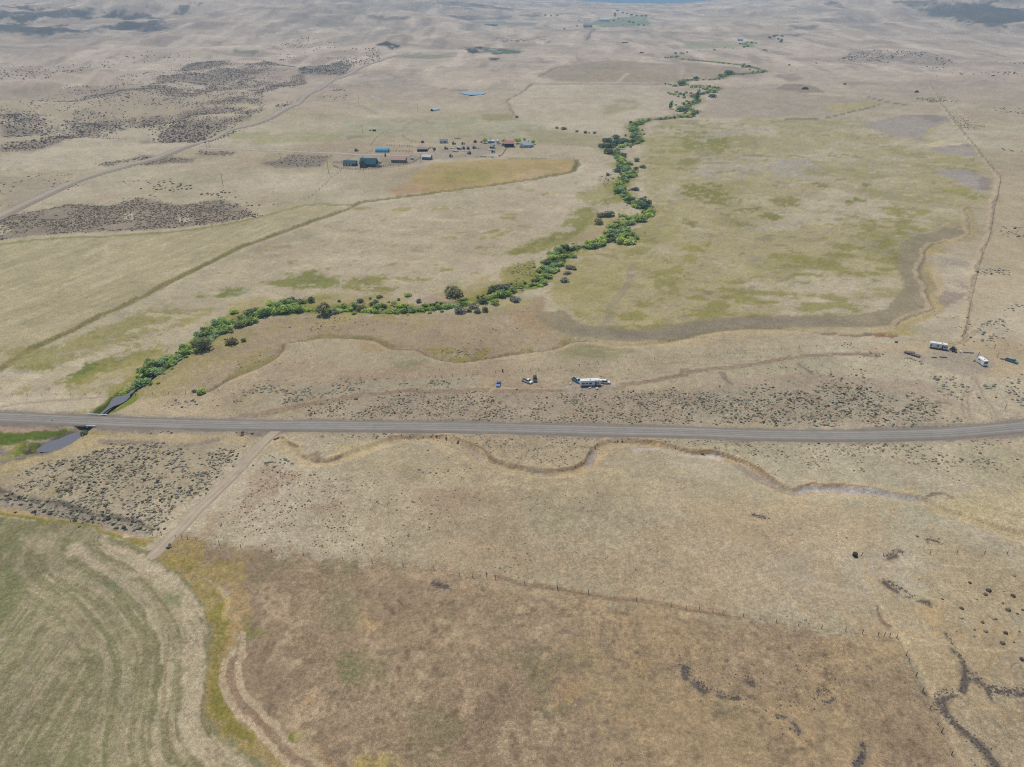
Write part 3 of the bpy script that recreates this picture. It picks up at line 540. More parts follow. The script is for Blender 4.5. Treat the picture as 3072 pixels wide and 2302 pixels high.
# road shoulders
line(ROAD, alb(150, 140, 122), 7, 2, 0.7); line(ROAD, alb(128, 120, 110), 5.2, 0.9, 0.85); fill('D 0,1075 200,1085 420,1100 380,1130 180,1120 0,1110', alb(112, 106, 98), 0.85, 2); fill('D 0,1110 440,1110 430,1130 200,1145 0,1135', alb(152, 132, 116), 0.85, 1.5)
fill('D 560,1110 900,1110 1100,1150 700,1140', alb(126, 118, 110), 0.8, 2); spot('D', 1600, 1100, 7, alb(150, 142, 128), 0.8, 1.6)
fill('D -300,1130 0,1140 200,1145 420,1128 440,1150 330,1195 260,1230 230,1255 180,1210 0,1230 -300,1240', LUSH, 0.95, 1.5); fill('D 180,1210 240,1205 235,1255 190,1245', GREEN, 0.8, 1.2); fill('D -300,1160 0,1150 180,1190 100,1200 0,1215', alb(68, 88, 26), 0.8, 1.5, patch(nf + ns, -0.2, 0.1))
line(np.vstack([POOL, POOL[:1]]), alb(126, 118, 104), 0.9, 0.6, 0.9); line('V7 480,975 560,1000 660,990 780,960', alb(156, 146, 132), 0.7, 0.4, 0.9); line('D -300,1330 50,1330 120,1310 220,1290 330,1270 430,1220 520,1165 560,1130', alb(124, 118, 108), 1.8, 1.0, 0.85); fill('D -300,1250 0,1240 80,1280 0,1295', alb(122, 116, 108), 0.9, 1.5)
line(np.vstack([POOL2, POOL2[:1]]), alb(104, 112, 44), 2.6, 1.2, 0.95); fill('D 570,1030 660,960 700,910 720,920 700,960 640,1020', LUSH, 0.85, 1.0); fill('D 650,1025 770,980 870,920 900,930 780,1000 700,1030', alb(100, 112, 44), 0.9, 1.0)
# between road and the foreground fence
fill('D 560,1150 900,1140 1700,1170 1560,1230 1000,1200 500,1270 0,1430 0,1340 330,1280', alb(170, 155, 122), 0.75, 3); line('D 660,1190 900,1200 1060,1210 1200,1225 1400,1195', alb(128, 120, 110), 1.5, 1.0, 0.75); fill('D 1530,1125 1720,1130 1710,1165 1560,1165', alb(122, 114, 106), 0.85, 1.5)
fill('D 0,1440 500,1290 1000,1200 1550,1240 1440,1400 1100,1658 G 1040,140 500,0 D 350,1570 80,1550', alb(160, 149, 125), 0.7, 3); fill('D 300,1510 400,1500 380,1560 290,1550', alb(146, 138, 96), 0.8, 2)
fill('K9 870,220 1040,230 1200,360 1050,340', alb(126, 122, 98), 0.85, 1.2); fill('K9 1250,360 1400,310 1480,340 1440,430 1340,440', alb(132, 116, 98), 0.85, 1.2); fill('K9 1700,250 2211,200 2211,260 1900,340 1650,420 1500,380', alb(172, 158, 122), 0.7, 2)
line(WASH, alb(180, 164, 130), 3.4, 1.6, 0.65); line(WASH, alb(172, 148, 108), 2.2, 1.2, 0.6, off=-1.2, tex=patch(nm, -0.1, 0.2)); line(WASH, alb(120, 100, 80), 0.7, 0.4, 0.8, off=1.9, tex=patch(nm, -0.25, 0.1)); line(WASH, alb(146, 140, 132), 1.2, 0.7, 0.45, off=-0.8, tex=patch(fbm(X / 30, Yv / 30, 2, 2), -0.05, 0.15))
WT = smooth(G('F 720,1525 850,1512 1000,1512 1200,1530 1400,1560 1600,1580'), 2); line(WT, alb(168, 164, 158), 1.5, 0.8, 0.95); line('F 1560,1570 1600,1528 1680,1530 1760,1560 1800,1590', alb(116, 102, 86), 0.6, 0.5, 0.8)
line('F 0,1275 100,1280 250,1295', alb(176, 172, 164), 1.4, 0.7, 0.9); line('E 1900,1240 2050,1250 2211,1275', alb(170, 164, 152), 1.4, 0.7, 0.8); line('F 360,1360 430,1400 600,1480 720,1520', alb(140, 132, 122), 2.2, 1.0, 0.8)
line('E 1200,1385 1300,1400 1380,1405', alb(126, 114, 106), 1.0, 0.6, 0.7); line('E 1630,1260 1600,1330 1590,1350', alb(138, 133, 128), 1.5, 0.8, 0.8); line('E 600,1230 750,1280 900,1340', alb(176, 162, 132), 1.6, 1.0, 0.7); line('E 1650,1380 1750,1385 1850,1405', alb(178, 164, 132), 1.6, 1.0, 0.7)
fill('D 1650,1420 1900,1360 2100,1430 2211,1500 E 0,1450 100,1500 0,1658 G 1300,20 1400,150 D 1560,1600', alb(146, 128, 108), 0.55, 5, gr); fill('E 480,1520 900,1480 900,1600 500,1640', alb(146, 127, 106), 0.55, 5, gr)
fill('E 0,1330 600,1300 2211,1420 F 2211,1658 0,1658 E 2211,1658', alb(166, 154, 124), 0.4, 8)
fill('F 0,1540 400,1560 1000,1640 1600,1658 I 1700,0 2211,150 2400,400 2400,1000 1500,800 1100,300 400,200 0,100', alb(158, 143, 114), 0.6, 6, patch(nm, -0.35, 0.1)); fill('F 1500,1560 2211,1500 2400,1600 I 2400,200 2150,140 1900,60', alb(172, 161, 126), 0.7, 4)
# foreground
FG = G('G 1040,285 1140,175 1550,240 1965,275 H 10,312 600,382 1190,470 1910,580 I 20,630 600,715 1385,815 1450,930 1600,1270 1760,1658 1950,2400 G 2211,2600 2100,1750 1950,1640 1760,1440 1560,1230 1510,1050 1540,830 1470,560 1250,400')
fill(FG, alb(140, 122, 98), 0.8, 7.0); fill(FG, alb(128, 111, 90), 0.55, 1.5, patch(nb + 0.5 * nm, 0.0, 0.25)); fill(FG, alb(166, 136, 92), 0.6, 1.5, patch(fbm(X / 26, Yv / 26, 5, 4), 0.1, 0.3)); fill(FG, alb(116, 112, 84), 0.5, 1.5, patch(fbm(X / 18, Yv / 18, 0, 4), 0.1, 0.3)); fill(FG, alb(160, 143, 118), 0.6, 1.5, patch(ns, 0.05, 0.3)); fill(FG, alb(112, 98, 78), 0.45, 1.5, patch(-nf, 0.08, 0.3))
fill('H 250,580 380,570 370,700 150,730 130,650', alb(164, 139, 98), 0.45, 4, gr); fill('H 1380,1100 1650,1110 1560,1270 1400,1220', alb(160, 135, 94), 0.45, 4, gr); fill('H 1850,980 2020,920 2000,1050 1880,1100', alb(160, 138, 96), 0.6, 4); fill('H 0,920 110,900 100,1150 0,1200', alb(112, 112, 78), 0.7, 3, gr)
fill('H 0,450 130,470 130,700 0,800 G 2100,700 2100,450', alb(120, 116, 90), 0.6, 5, gr); fill('H 100,1600 330,1600 330,1700 80,1700', YEL, 0.8, 3); fill('H 750,800 1050,760 1300,560 1150,560 1000,680', alb(160, 146, 116), 0.5, 5, gr)
fill('H 1500,540 I 0,640 600,730 1385,830 1580,1200 1700,1500 1760,2000 0,2000 H 1700,1400', alb(153, 135, 105), 0.75, 14, patch(nm + nb, -0.4, 0.1)); fill('H 600,200 1500,100 2211,0 I 600,60 1100,300 1385,800 600,700 0,620 H 1910,570 1200,460 700,385', alb(156, 141, 115), 0.6, 10, patch(nm, -0.4, 0.1))
fill('I 1385,815 2400,700 2400,2400 1950,2400 1760,1658 1600,1270 1450,930', alb(160, 143, 112), 0.7, 3, patch(nm, -0.4, 0.1)); fill('I 1500,600 1700,640 1690,800 1560,780', alb(172, 146, 104), 0.5, 3)
line('I 1130,320 1180,420 1260,540 1310,640 1360,740 1400,810 1450,900 1540,1080 1620,1270 1690,1450 1760,1600 1830,1760', alb(176, 160, 130), 1.0, 0.6, 0.7, off=1.2); line('I 1290,620 1330,720 1360,750', alb(116, 98, 80), 0.5, 0.4, 0.8); line('I 1160,300 1250,320 1320,420 1350,500', alb(172, 158, 130), 1.6, 1.0, 0.5)
line('I 1640,345 1900,350 2211,345', alb(178, 166, 138), 0.5, 0.4, 0.7); line('I 1400,815 1800,900 2211,890', alb(178, 164, 134), 0.5, 0.4, 0.6); line('H 1000,420 1300,490 2211,615 I 300,670', alb(120, 100, 80), 0.8, 0.5, 0.6, off=-0.6); line('I 240,1210 500,1310 700,1450 850,1600', alb(172, 152, 116), 1.2, 1.0, 0.45)
fill('I 300,670 700,660 900,740 600,720', alb(140, 132, 112), 0.6, 2, gr); fill('I 640,680 800,690 880,760 700,740', alb(126, 120, 88), 0.6, 1.5, gr)
# dark stony stripes of the lower right
ROCKL = ['I 1310,440 1380,482 1420,512 1490,550', 'I 1530,580 1570,597 1612,612', 'I 1720,820 1745,855 1765,885', 'I 1785,920 1810,965 1835,1005', 'I 1850,1040 1900,1080 1950,1120 2000,1150 2100,1165 2300,1190', 'I 1850,1050 1835,1110 1790,1160', 'I 1740,1170 1670,1195 1655,1240 1700,1310 1760,1380 1820,1440 1860,1470', 'I 1900,1510 1950,1545 1985,1590 2000,1660', 'I 20,1000 35,1060', 'I 85,1095 130,1130 170,1160', 'I 220,1172 280,1192', 'I 325,1212 370,1215', 'I 415,1085 450,1120', 'I 700,1380 735,1430', 'I 1175,1495 1155,1580 1115,1660', 'I 1300,292 1350,285 1375,245', 'I 880,1150 960,1170', 'I 910,1240 980,1215', 'I 590,1335 620,1345', 'I 1540,1165 1560,1185', 'I 1990,1160 2020,1210', 'H 590,475 640,490 700,500', 'I 460,25 540,45', 'Q2 1060,305 1150,310 1220,335']
ROCKW = [1.3, 0.9, 0.8, 0.9, 1.5, 1.4, 1.8, 2.0, 1.5, 1.3, 0.9, 0.9, 1.3, 1.2, 1.1, 0.8, 1.0, 0.9, 0.6, 0.6, 0.7, 1.3, 1.2, 0.7]
ROCKW = [0.72 * w_ for w_ in ROCKW]
ROCKP = [smooth(G(s_), 1.0) for s_ in ROCKL]
for p_, w_ in zip(ROCKP, ROCKW):
    line(p_, alb(118, 109, 94), w_ + 0.5, 0.8, 0.5, tex=patch(nf + ns, -0.2, 0.2)); line(p_, alb(82, 77, 72), w_ * 0.75, 0.5, 0.85, tex=patch(nf, -0.35, 0.05))
# hay field in the lower left corner, cut in swaths
HF = G('G -900,-80 0,25 300,55 560,95 760,155 900,225 1000,275 1100,360 1200,455 1330,630 1388,800 1395,1100 1388,1320 1500,1480 1700,1605 1760,1800 1900,2600 -900,2600')
EDGE = smooth(G('G 760,155 900,225 1000,275 1100,360 1200,455 1330,630 1388,800 1395,1100 1388,1320 1500,1480 1700,1605 1780,1800 1900,2400'), 1.5)
de, se, te = pdist(X, Yv, EDGE, 60)
a_, b_ = np.array(G1('G', 0, 1150)), np.array(G1('G', 480, 480)); dv = (b_ - a_) / np.linalg.norm(b_ - a_)
al, ac = X * dv[0] + Yv * dv[1], -X * dv[1] + Yv * dv[0]
sw = fbm(al / 150, ac / 2.1, 3, 3) + 0.3 * fbm(al / 90, ac / 12, 1, 2); swe = fbm(te / 170, de / 2.0, 3, 3) + 0.3 * fbm(te / 90, de / 9, 1, 2)
kk = sst(38, 26, de + 4 * nb); sw = sw * (1 - kk) + swe * kk
sw2 = fbm(al / 22, ac / 1.1, 2, 3) * (1 - kk) + fbm(te / 22, de / 1.0, 2, 3) * kk
fill(HF, alb(127, 122, 93), 0.98, 0.6); fill(HF, alb(158, 148, 122), 0.55, 0.8, patch(sw + 0.5 * sw2 + 0.4 * nb + 0.1, 0.0, 0.36)); fill(HF, alb(114, 114, 82), 0.65, 0.8, patch(-sw - 0.3 * sw2 - 0.6 * nb + 0.1 * nm, 0.0, 0.28)); fill(HF, alb(172, 161, 137), 0.5, 0.8, patch(sw2 + 0.3 * nm, 0.14, 0.36)); fill(HF, alb(112, 114, 80), 0.35, 0.8, patch(nb + 0.5 * nm + 0.3 * ns, 0.12, 0.4)); line(EDGE, alb(170, 159, 134), 2.6, 1.4, 0.75, off=-5.0, tex=patch(sw2 + nm, -0.4, 0.1)); line(EDGE, alb(170, 159, 134), 1.3, 0.8, 0.6, off=-12, tex=patch(nm, -0.3, 0.1)); fill(HF, alb(124, 108, 86), 0.4, 0.8, patch(-sw2 + 0.4 * ns, 0.14, 0.34))
fill('G -300,0 0,30 500,90 560,150 480,260 300,330 200,460 0,700 -300,700', alb(108, 112, 76), 0.7, 5, patch(nm + 0.6 * ns + 0.5 * sw2, -0.25, 0.16)); fill('G 120,130 350,170 300,300 200,280', alb(160, 149, 124), 0.6, 3, patch(ns, -0.25, 0.1))
fill('G 400,250 520,215 620,250 600,310 450,310', alb(172, 160, 136), 0.85, 2); fill('G 750,290 900,300 980,270 1050,310 1200,440 1280,570 1180,580 1000,420 800,420 760,340', alb(172, 161, 137), 0.6, 4, patch(ns + sw2, -0.4, 0.2)); fill('G 560,420 760,440 740,520 600,500', alb(112, 116, 90), 0.7, 2.5, gr); fill('G 1040,520 1140,560 1130,620 1050,590', alb(112, 118, 84), 0.7, 2)
line(EDGE, alb(122, 120, 88), 0.7, 0.5, 0.8, off=-0.8)
# weedy strip along its edge
STRIP = smooth(G('G 1070,290 1200,385 1300,500 1385,650 1430,800 1440,1000 1430,1180 1450,1340 1600,1480 1720,1550 1800,1620 1900,1800'), 1.5)
line(STRIP, alb(142, 126, 82), 2.8, 1.2, 0.85); line(STRIP, alb(116, 112, 54), 1.8, 1.0, 0.7, tex=patch(nm + ns, 0.05, 0.3)); line(STRIP, alb(164, 130, 88), 2.4, 1.0, 0.8, tex=patch(-nm, 0.05, 0.25)); fill('G 1400,1170 1480,1160 1490,1300 1600,1420 1780,1500 1880,1640 1700,1600 1480,1450 1395,1320', alb(118, 113, 56), 0.6, 1.0, patch(ns + nm, -0.1, 0.25))
fill('G 1045,255 1110,190 1300,200 1560,245 1640,300 1560,480 1440,480 1300,440 1180,360', alb(142, 127, 80), 0.7, 2.0, patch(ns + nm, -0.3, 0.2)); fill('G 1450,500 1560,500 1600,650 1550,800 1560,900 1480,900 1460,650', alb(156, 136, 96), 0.7, 2); fill('G 1580,680 1700,780 1640,830 1560,900 1540,820', alb(118, 116, 70), 0.7, 2, gr)
TRAIL = smooth(G('G 1440,640 1520,800 1530,900 1510,1000 1505,1100 1535,1200 1600,1290 1700,1360 1760,1440 1820,1530 1900,1600 1980,1680 2100,1800'), 1.5)
line(TRAIL, alb(134, 114, 94), 1.6, 0.8, 0.8, lo=18); line(TRAIL, alb(172, 156, 130), 0.8, 0.5, 0.85, off=1.7, lo=10); line(TRAIL, alb(172, 156, 130), 0.8, 0.5, 0.85, off=-1.7, lo=18); line('G 1380,490 1430,600 1450,700', alb(168, 152, 112), 0.9, 0.7, 0.6)
spot('G', 1910, 1435, 2.2, alb(112, 116, 52), 0.95); fill('G 1800,1280 2000,1380 2050,1600 1980,1658 1880,1500', alb(162, 146, 118), 0.6, 2, gr)
line('G -300,-40 0,0 250,32 400,60 560,92 760,132 880,190 950,225', alb(122, 120, 58), 1.1, 0.8, 0.9); line('G -300,-60 250,10 760,110 900,170', alb(168, 146, 106), 1.3, 0.8, 0.75, off=0); fill('G 770,140 950,170 1050,160 1000,230 930,220 850,190', alb(138, 124, 72), 0.8, 1.0, gr); spot('G', 840, 148, 1.4, alb(180, 168, 150), 0.8, 1.5); fill('K8 450,480 800,420 1130,470 1110,540 850,520 700,500', alb(98, 108, 62), 0.7, 1.2, gr)
line(BANK, alb(132, 126, 114), 3.2, 1.2, 0.7); line(BANK, alb(92, 82, 70), 0.5, 0.3, 0.7, off=2.6)
# grain of single plants, everywhere
CG *= (1 + 0.18 * ns + 0.17 * nf + 0.16 * nm + 0.10 * nb + 0.22 * fbm(X / 11, Yv / 11, 5, 3))[:, None]
lum_ = CG.mean(1)[:, None]; CG[:] = np.clip(lum_ + (CG - lum_) * 1.06, 0.01, 0.75)
CG *= (1 + 0.34 * fbm(X / 0.8, Yv / 0.8, 4, 1) * sst(420, 120, Yv))[:, None]
mixc(alb(196, 184, 160), patch(fbm(X / 1.3, Yv / 1.3, 5, 2), 0.26, 0.42) * sst(600, 200, Yv) * 0.15)
CG[:] = np.clip(CG, 0.01, 0.75)
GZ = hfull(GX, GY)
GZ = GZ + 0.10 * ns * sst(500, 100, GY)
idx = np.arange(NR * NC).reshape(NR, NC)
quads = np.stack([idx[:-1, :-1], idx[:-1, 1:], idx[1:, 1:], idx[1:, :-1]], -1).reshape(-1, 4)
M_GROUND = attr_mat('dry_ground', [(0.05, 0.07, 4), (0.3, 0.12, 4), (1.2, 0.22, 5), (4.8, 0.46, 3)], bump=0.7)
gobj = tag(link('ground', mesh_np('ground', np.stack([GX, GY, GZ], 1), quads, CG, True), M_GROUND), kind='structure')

# ------------------------------------------------------------------ road and lanes: crowned strips on their own beds
def strip(name, line_, hw, nacross, prof, cfun, m, lift=0.0, skirt=2.5, hide=None):
    p = line_; t = np.gradient(p, axis=0); t /= np.linalg.norm(t, axis=1)[:, None]; nrm = np.stack([-t[:, 1], t[:, 0]], 1)
    offs = np.linspace(-hw, hw, nacross); offs = np.concatenate([[-hw - skirt], offs, [hw + skirt]])
    n = len(p); k = len(offs)
    jit = 0.35 * fbm(p[:, 0] / 5, p[:, 1] / 5, 2, 3)
    o = np.tile(offs, (n, 1)); o[:, :2] += jit[:, None]; o[:, -2:] += (0.35 * fbm(p[:, 0] / 5, p[:, 1] / 5, 4, 3))[:, None]
    if hide is not None:
        o[hide, 0] = -hw + 0.02; o[hide, -1] = hw - 0.02
    PX = p[:, 0:1] + nrm[:, 0:1] * o; PY = p[:, 1:2] + nrm[:, 1:2] * o
    PZ = hb(PX.ravel(), PY.ravel()).reshape(n, k) + lift + np.concatenate([[prof(1.0) - 0.9], [prof(abs(v)) for v in np.linspace(-1, 1, nacross)], [prof(1.0) - 0.9]])[None]
    if name == 'farm_track': PZ[-6:] -= np.linspace(0, 0.2, 6)[:, None]
    if hide is not None: PZ[hide, 0] = PZ[hide, 1] - 0.05; PZ[hide, -1] = PZ[hide, -2] - 0.05
    C = cfun(o, PX, PY, np.cumsum(np.r_[0, np.linalg.norm(np.diff(p, axis=0), axis=1)])[:, None])
    ii = np.arange(n * k).reshape(n, k)
    q = np.stack([ii[:-1, :-1], ii[:-1, 1:], ii[1:, 1:], ii[1:, :-1]], -1).reshape(-1, 4)
    if hb(0, 0) is not None: q = q[:, ::-1] if False else q
    me = mesh_np(name, np.stack([PX.ravel(), PY.ravel(), PZ.ravel()], 1), q[:, ::-1], C.reshape(-1, 3), True)
    return tag(link(name, me, m), kind='structure')
M_GRAVEL = attr_mat('gravel', [(0.5, 0.06, 4), (2.5, 0.10, 4), (9.0, 0.16, 3)], bump=0.3)
def road_col(o, x, y, s):
    c = np.empty(o.shape + (3,)); c[:] = alb(136, 133, 126)
    n1 = fbm((s + 0 * o) / 40, o / 0.9, 1, 3); n2 = fbm(x / 3, y / 3, 2, 3)
    def mx(cc, m): c[:] = c * (1 - m[..., None]) + np.asarray(cc) * m[..., None]
    for w in (-1.9, -0.65, 0.7, 2.0): mx(alb(152, 149, 143), 0.8 * np.exp(-((o - w + 0.4 * n1) / 0.42) ** 2))
    for w in (-1.3, 0.05, 1.35): mx(alb(119, 116, 110), 0.6 * np.exp(-((o - w) / 0.4) ** 2))
    mx(alb(124, 117, 107), sst(2.5, 3.4, np.abs(o)) * 0.8); mx(alb(158, 148, 128), sst(4.0, 4.6, np.abs(o) + n2) * 0.7)
    return c * (1 + 0.25 * n1 + 0.2 * n2)[..., None]
cdr = pdist(ROAD[:, 0], ROAD[:, 1], CREEK, 60)[0]
BRI = int(np.argmin(cdr))
hide = np.zeros(len(ROAD), bool); hide[np.abs(np.arange(len(ROAD)) - BRI) <= 2] = True
strip('road', ROAD, 3.9, 27, lambda v: 0.34 - 0.14 * v * v, road_col, M_GRAVEL, 0.0, 1.6, hide)
def lane_col(base, rut, hw):
    def f(o, x, y, s):
        c = np.empty(o.shape + (3,)); c[:] = alb(*base)
        n1 = fbm((s + 0 * o) / 14, o / 0.8, 1, 3); n2 = fbm(x / 3, y / 3, 2, 3)
        for w in (-0.85, 0.85): 
            m = 0.75 * np.exp(-((o - w + 0.3 * n1) / 0.35) ** 2); c[:] = c * (1 - m[..., None]) + np.asarray(alb(*rut)) * m[..., None]
        m = sst(hw * 0.75, hw, np.abs(o) + 0.6 * n2) * 0.8; c[:] = c * (1 - m[..., None]) + np.asarray(alb(160, 147, 124)) * m[..., None]
        return c * (1 + 0.25 * n1 + 0.3 * n2)[..., None]
    return f
strip('farm_track', TRACK, 2.1, 13, lambda v: 0.06 - 0.05 * v * v, lane_col((166, 154, 134), (178, 166, 146), 2.1), M_GRAVEL, 0.0, 0.5)
def gravel_col(o, x, y, s):
    c = np.empty(o.shape + (3,)); c[:] = alb(158, 149, 134); n2 = fbm(x / 9, y / 9, 2, 3)
    m = 0.6 * np.exp(-(np.abs(np.abs(o) - 1.6) / 0.9) ** 2); c[:] = c * (1 - m[..., None]) + np.asarray(alb(170, 161, 146)) * m[..., None]
    m = sst(2.2, 3.4, np.abs(o)) * 0.8; c[:] = c * (1 - m[..., None]) + np.asarray(alb(140, 130, 114)) * m[..., None]
    return c * (1 + 0.2 * n2)[..., None]
strip('gravel_road', GRAVEL, 3.3, 11, lambda v: 0.5 - 0.2 * v * v, gravel_col, M_GRAVEL, 0.1, 3.0)
strip('ranch_lane', LANE, 2.6, 9, lambda v: 0.3 - 0.1 * v * v, lane_col((168, 158, 144), (176, 166, 152), 2.6), M_GRAVEL, 0.0, 1.5)

# ------------------------------------------------------------------ water
def water_mat(name, c):
    m, n, l, b = node_mat(name)
    b.inputs['Base Color'].default_value = (*c, 1); b.inputs['Roughness'].default_value = 0.08; b.inputs['Specular IOR Level'].default_value = 0.6
    nz = n.new('ShaderNodeTexNoise'); nz.inputs['Scale'].default_value = 1.6; nz.inputs['Detail'].default_value = 4; tc = n.new('ShaderNodeTexCoord'); l.new(tc.outputs['Object'], nz.inputs['Vector'])
    bp = n.new('ShaderNodeBump'); bp.inputs['Strength'].default_value = 0.25; bp.inputs['Distance'].default_value = 0.05; l.new(nz.outputs['Fac'], bp.inputs['Height']); l.new(bp.outputs[0], b.inputs['Normal'])
    return m
M_WATER = water_mat('creek_water', (0.13, 0.125, 0.125)); M_POND = water_mat('pond_water', (0.15, 0.18, 0.19))
def water_poly(name, pg, m, dz, grow=1.5):
    c = pg.mean(0); q = pg if name == 'pond_water' else smooth(np.vstack([pg, pg[:1]]), 1.5)[:-1]; q = c + (q - c) * (1 + grow / np.linalg.norm(pg - c, axis=1).mean())
    z0 = float(np.mean(hb(pg[:, 0], pg[:, 1])))
    n = len(q); v = [(x, y, z0 + dz) for x, y in q] + [(c[0], c[1], z0 + dz)]
    return tag(MB().add(v, [(i, (i + 1) % n, n) for i in range(n)]).build(name, m), kind='structure')
water_poly('pool_water', POOL, M_WATER, -0.75, 0.5); water_poly('creek_pool_water', POOL2, M_WATER, -0.78, 0.4); water_poly('pond_water', POND, M_POND, -0.12, 0.0)
cr = CREEK[8:260:2]
t = np.gradient(cr, axis=0); t /= np.linalg.norm(t, axis=1)[:, None]; nr = np.stack([-t[:, 1], t[:, 0]], 1)
wz = hb(cr[:, 0], cr[:, 1]) - 1.15
L_ = cr + nr * 1.0; R_ = cr - nr * 1.0; n = len(cr)
tag(link('creek_water', mesh_np('creek_water', np.vstack([np.c_[L_, wz], np.c_[R_, wz]]), np.array([(i + n, i + n + 1, i + 1, i) for i in range(n - 1)])), M_WATER), kind='structure')

# ------------------------------------------------------------------ plants
M_SHRUB = attr_mat('shrub_leaf', [(1.5, 0.18, 3), (7.0, 0.25, 2)], rough=0.9, trans=0.4)
M_LEAF = attr_mat('tree_leaf', [(0.6, 0.15, 3), (3.0, 0.22, 3)], rough=0.8, spec=0.2, trans=0.45)
M_BARK = mat('bark', alb(98, 84, 70), 0.95)
def shrub_shape(seed, n=9, tw=9):
    """small bushy dome (two rough rings) with twigs standing out of it, unit radius"""
    r = np.random.default_rng(seed); V = []; Fc = []
    ph = r.random() * 6.3
    for k, (rr, zz) in enumerate(((0.80, 0.06), (0.95, 0.42), (0.52, 0.82))):
        for i in range(n):
            a = ph + 2 * math.pi * (i + 0.5 * (k % 2)) / n; q = rr * (0.72 + 0.5 * r.random())
            V.append((q * math.cos(a), q * math.sin(a), zz * (0.75 + 0.5 * r.random())))
    V.append((0.1 * r.normal(), 0.1 * r.normal(), 0.95 + 0.15 * r.random()))
    for k in range(2):
        for i in range(n):
            a, b, c, d = k * n + i, k * n + (i + 1) % n, (k + 1) * n + (i + 1) % n, (k + 1) * n + i
            Fc += [(a, b, c), (a, c, d)]
    for i in range(n): Fc.append((2 * n + i, 2 * n + (i + 1) % n, 3 * n))
    for _ in range(tw):
        a = r.random() * 6.3; e = 0.25 + 0.9 * r.random(); d = np.array([math.cos(a) * math.cos(e), math.sin(a) * math.cos(e), math.sin(e)])
        b = d * (0.75 + 0.1 * r.random()); s = np.array([-d[1], d[0], 0.2]) * 0.16; k = len(V)
        V += [tuple(b - s), tuple(b + s), tuple(d * (1.15 + 0.25 * r.random()))]; Fc.append((k, k + 1, k + 2))
    return np.array(V), np.array(Fc)
SHP = [shrub_shape(20 + i) for i in range(8)]; SHL = [shrub_shape(60 + i, 6, 5) for i in range(8)]
def pb(k, *c): return tuple(np.array(alb(*c)) * k)
TONE = {'sage': (pb(2.35, 122, 122, 105), pb(2.35, 106, 106, 92), pb(2.35, 134, 133, 114), pb(2.35, 96, 98, 88)), 'brown': (pb(2.35, 112, 98, 80), pb(2.35, 126, 112, 92), pb(2.35, 98, 88, 74)), 'dark': (pb(2.35, 82, 74, 66), pb(2.35, 96, 86, 76), pb(2.35, 74, 70, 62)),
        'green': (pb(2.35, 110, 112, 68), pb(2.35, 124, 122, 76), pb(2.35, 98, 104, 60)), 'lush': (pb(2.4, 92, 108, 46), pb(2.4, 104, 118, 54), pb(2.4, 82, 98, 42)), 'straw': (pb(2.35, 150, 136, 108), pb(2.35, 138, 122, 96)), 'deep': (pb(1.9, 66, 64, 50), pb(2.35, 58, 58, 48), pb(2.35, 76, 72, 56))}
SH = []        # x, y, radius, height factor, tone name, place
_keep = [(ROAD, 5.2), (TRACK, 2.6), (GRAVEL, 6.0), (LANE, 4.0), (CREEK, 3.5)]
def scatter(spec, dens, r0, r1, tone, place, cl=None, thr=(-0.05, 0.1), hf=0.62, keep=True):
    p = G(spec) if isinstance(spec, str) else spec
    x0, y0 = p.min(0); x1, y1 = p.max(0)
    n = int((x1 - x0) * (y1 - y0) * dens)
    n = min(n, 60000)
    x = rng.uniform(x0, x1, n); y = rng.uniform(y0, y1, n)
    wj = 3 + 9 * rng.random(n) ** 2; m = inpoly(x + wj * fbm(x / 10, y / 10, 2, 2) + 0.25 * wj * rng.normal(size=n), y + wj * fbm(x / 10, y / 10, 3, 2) + 0.25 * wj * rng.normal(size=n), p)
    if cl: m &= rng.random(n) < sst(thr[0], thr[1], fbm(x / cl, y / cl, 1, 3))
    x = x[m]; y = y[m]
    if keep:
        for q, w in _keep:
            k = pdist(x, y, q, w + 1)[0] > w; x = x[k]; y = y[k]
    r = 0.88 * (r0 + (r1 - r0) * rng.random(len(x)) ** 1.7)
    tn = tone if isinstance(tone, str) else None
    for a, b, c in zip(x, y, r):
        SH.append((a, b, c, hf * (0.75 + 0.5 * random.random()), tn or random.choice(tone), place))
SG = ('sage', 'sage', 'sage', 'brown')
scatter('D 100,1440 350,1335 500,1295 750,1210 1000,1205 1250,1290 1400,1250 1550,1240 1530,1330 1440,1400 1300,1530 1100,1658 G 1050,130 900,90 500,0 D 350,1570 80,1550', 1.3, 0.2, 0.75, ('sage', 'sage', 'sage', 'sage', 'brown', 'deep'), 'in the dense sage patch beside the dirt farm track', 7, (-0.32, -0.04))
scatter('K8 0,70 200,130 450,200 700,260 950,310 1200,350 1450,410 1700,470 1850,520 1700,530 1450,480 1200,420 950,375 700,320 450,260 200,200 0,140', 0.75, 0.5, 1.1, ('sage', 'deep', 'sage'), 'in the dark row along the bank above the hay field')
scatter('D 1490,970 1600,865 1750,840 2211,825 E 300,800 870,790 860,835 300,870 0,885 D 1900,950 1600,1000', 0.75, 0.3, 0.75, SG, 'on the flat behind the parked blue car', 9, (-0.06, 0.1))
scatter('D 1080,950 1250,925 1340,950 1310,985 1100,980', 0.3, 0.4, 0.8, 'sage', 'on the pale flat beside the creek pool')
scatter('D 1880,1045 2050,980 2211,945 E 400,895 900,895 1500,895 2211,860 2211,1085 1500,1080 800,1062 0,1048', 1.1, 0.18, 0.6, ('sage', 'sage', 'brown', 'deep'), 'between the dirt track and the gravel road', 8, (-0.22, 0.06))
scatter('F 0,860 400,850 750,830 1200,850 1500,900 1650,980 1620,1105 900,1105 0,1080', 1.1, 0.2, 0.75, ('sage', 'sage', 'brown', 'deep'), 'on the brushy slope behind the road bend', 9, (-0.22, 0.06))
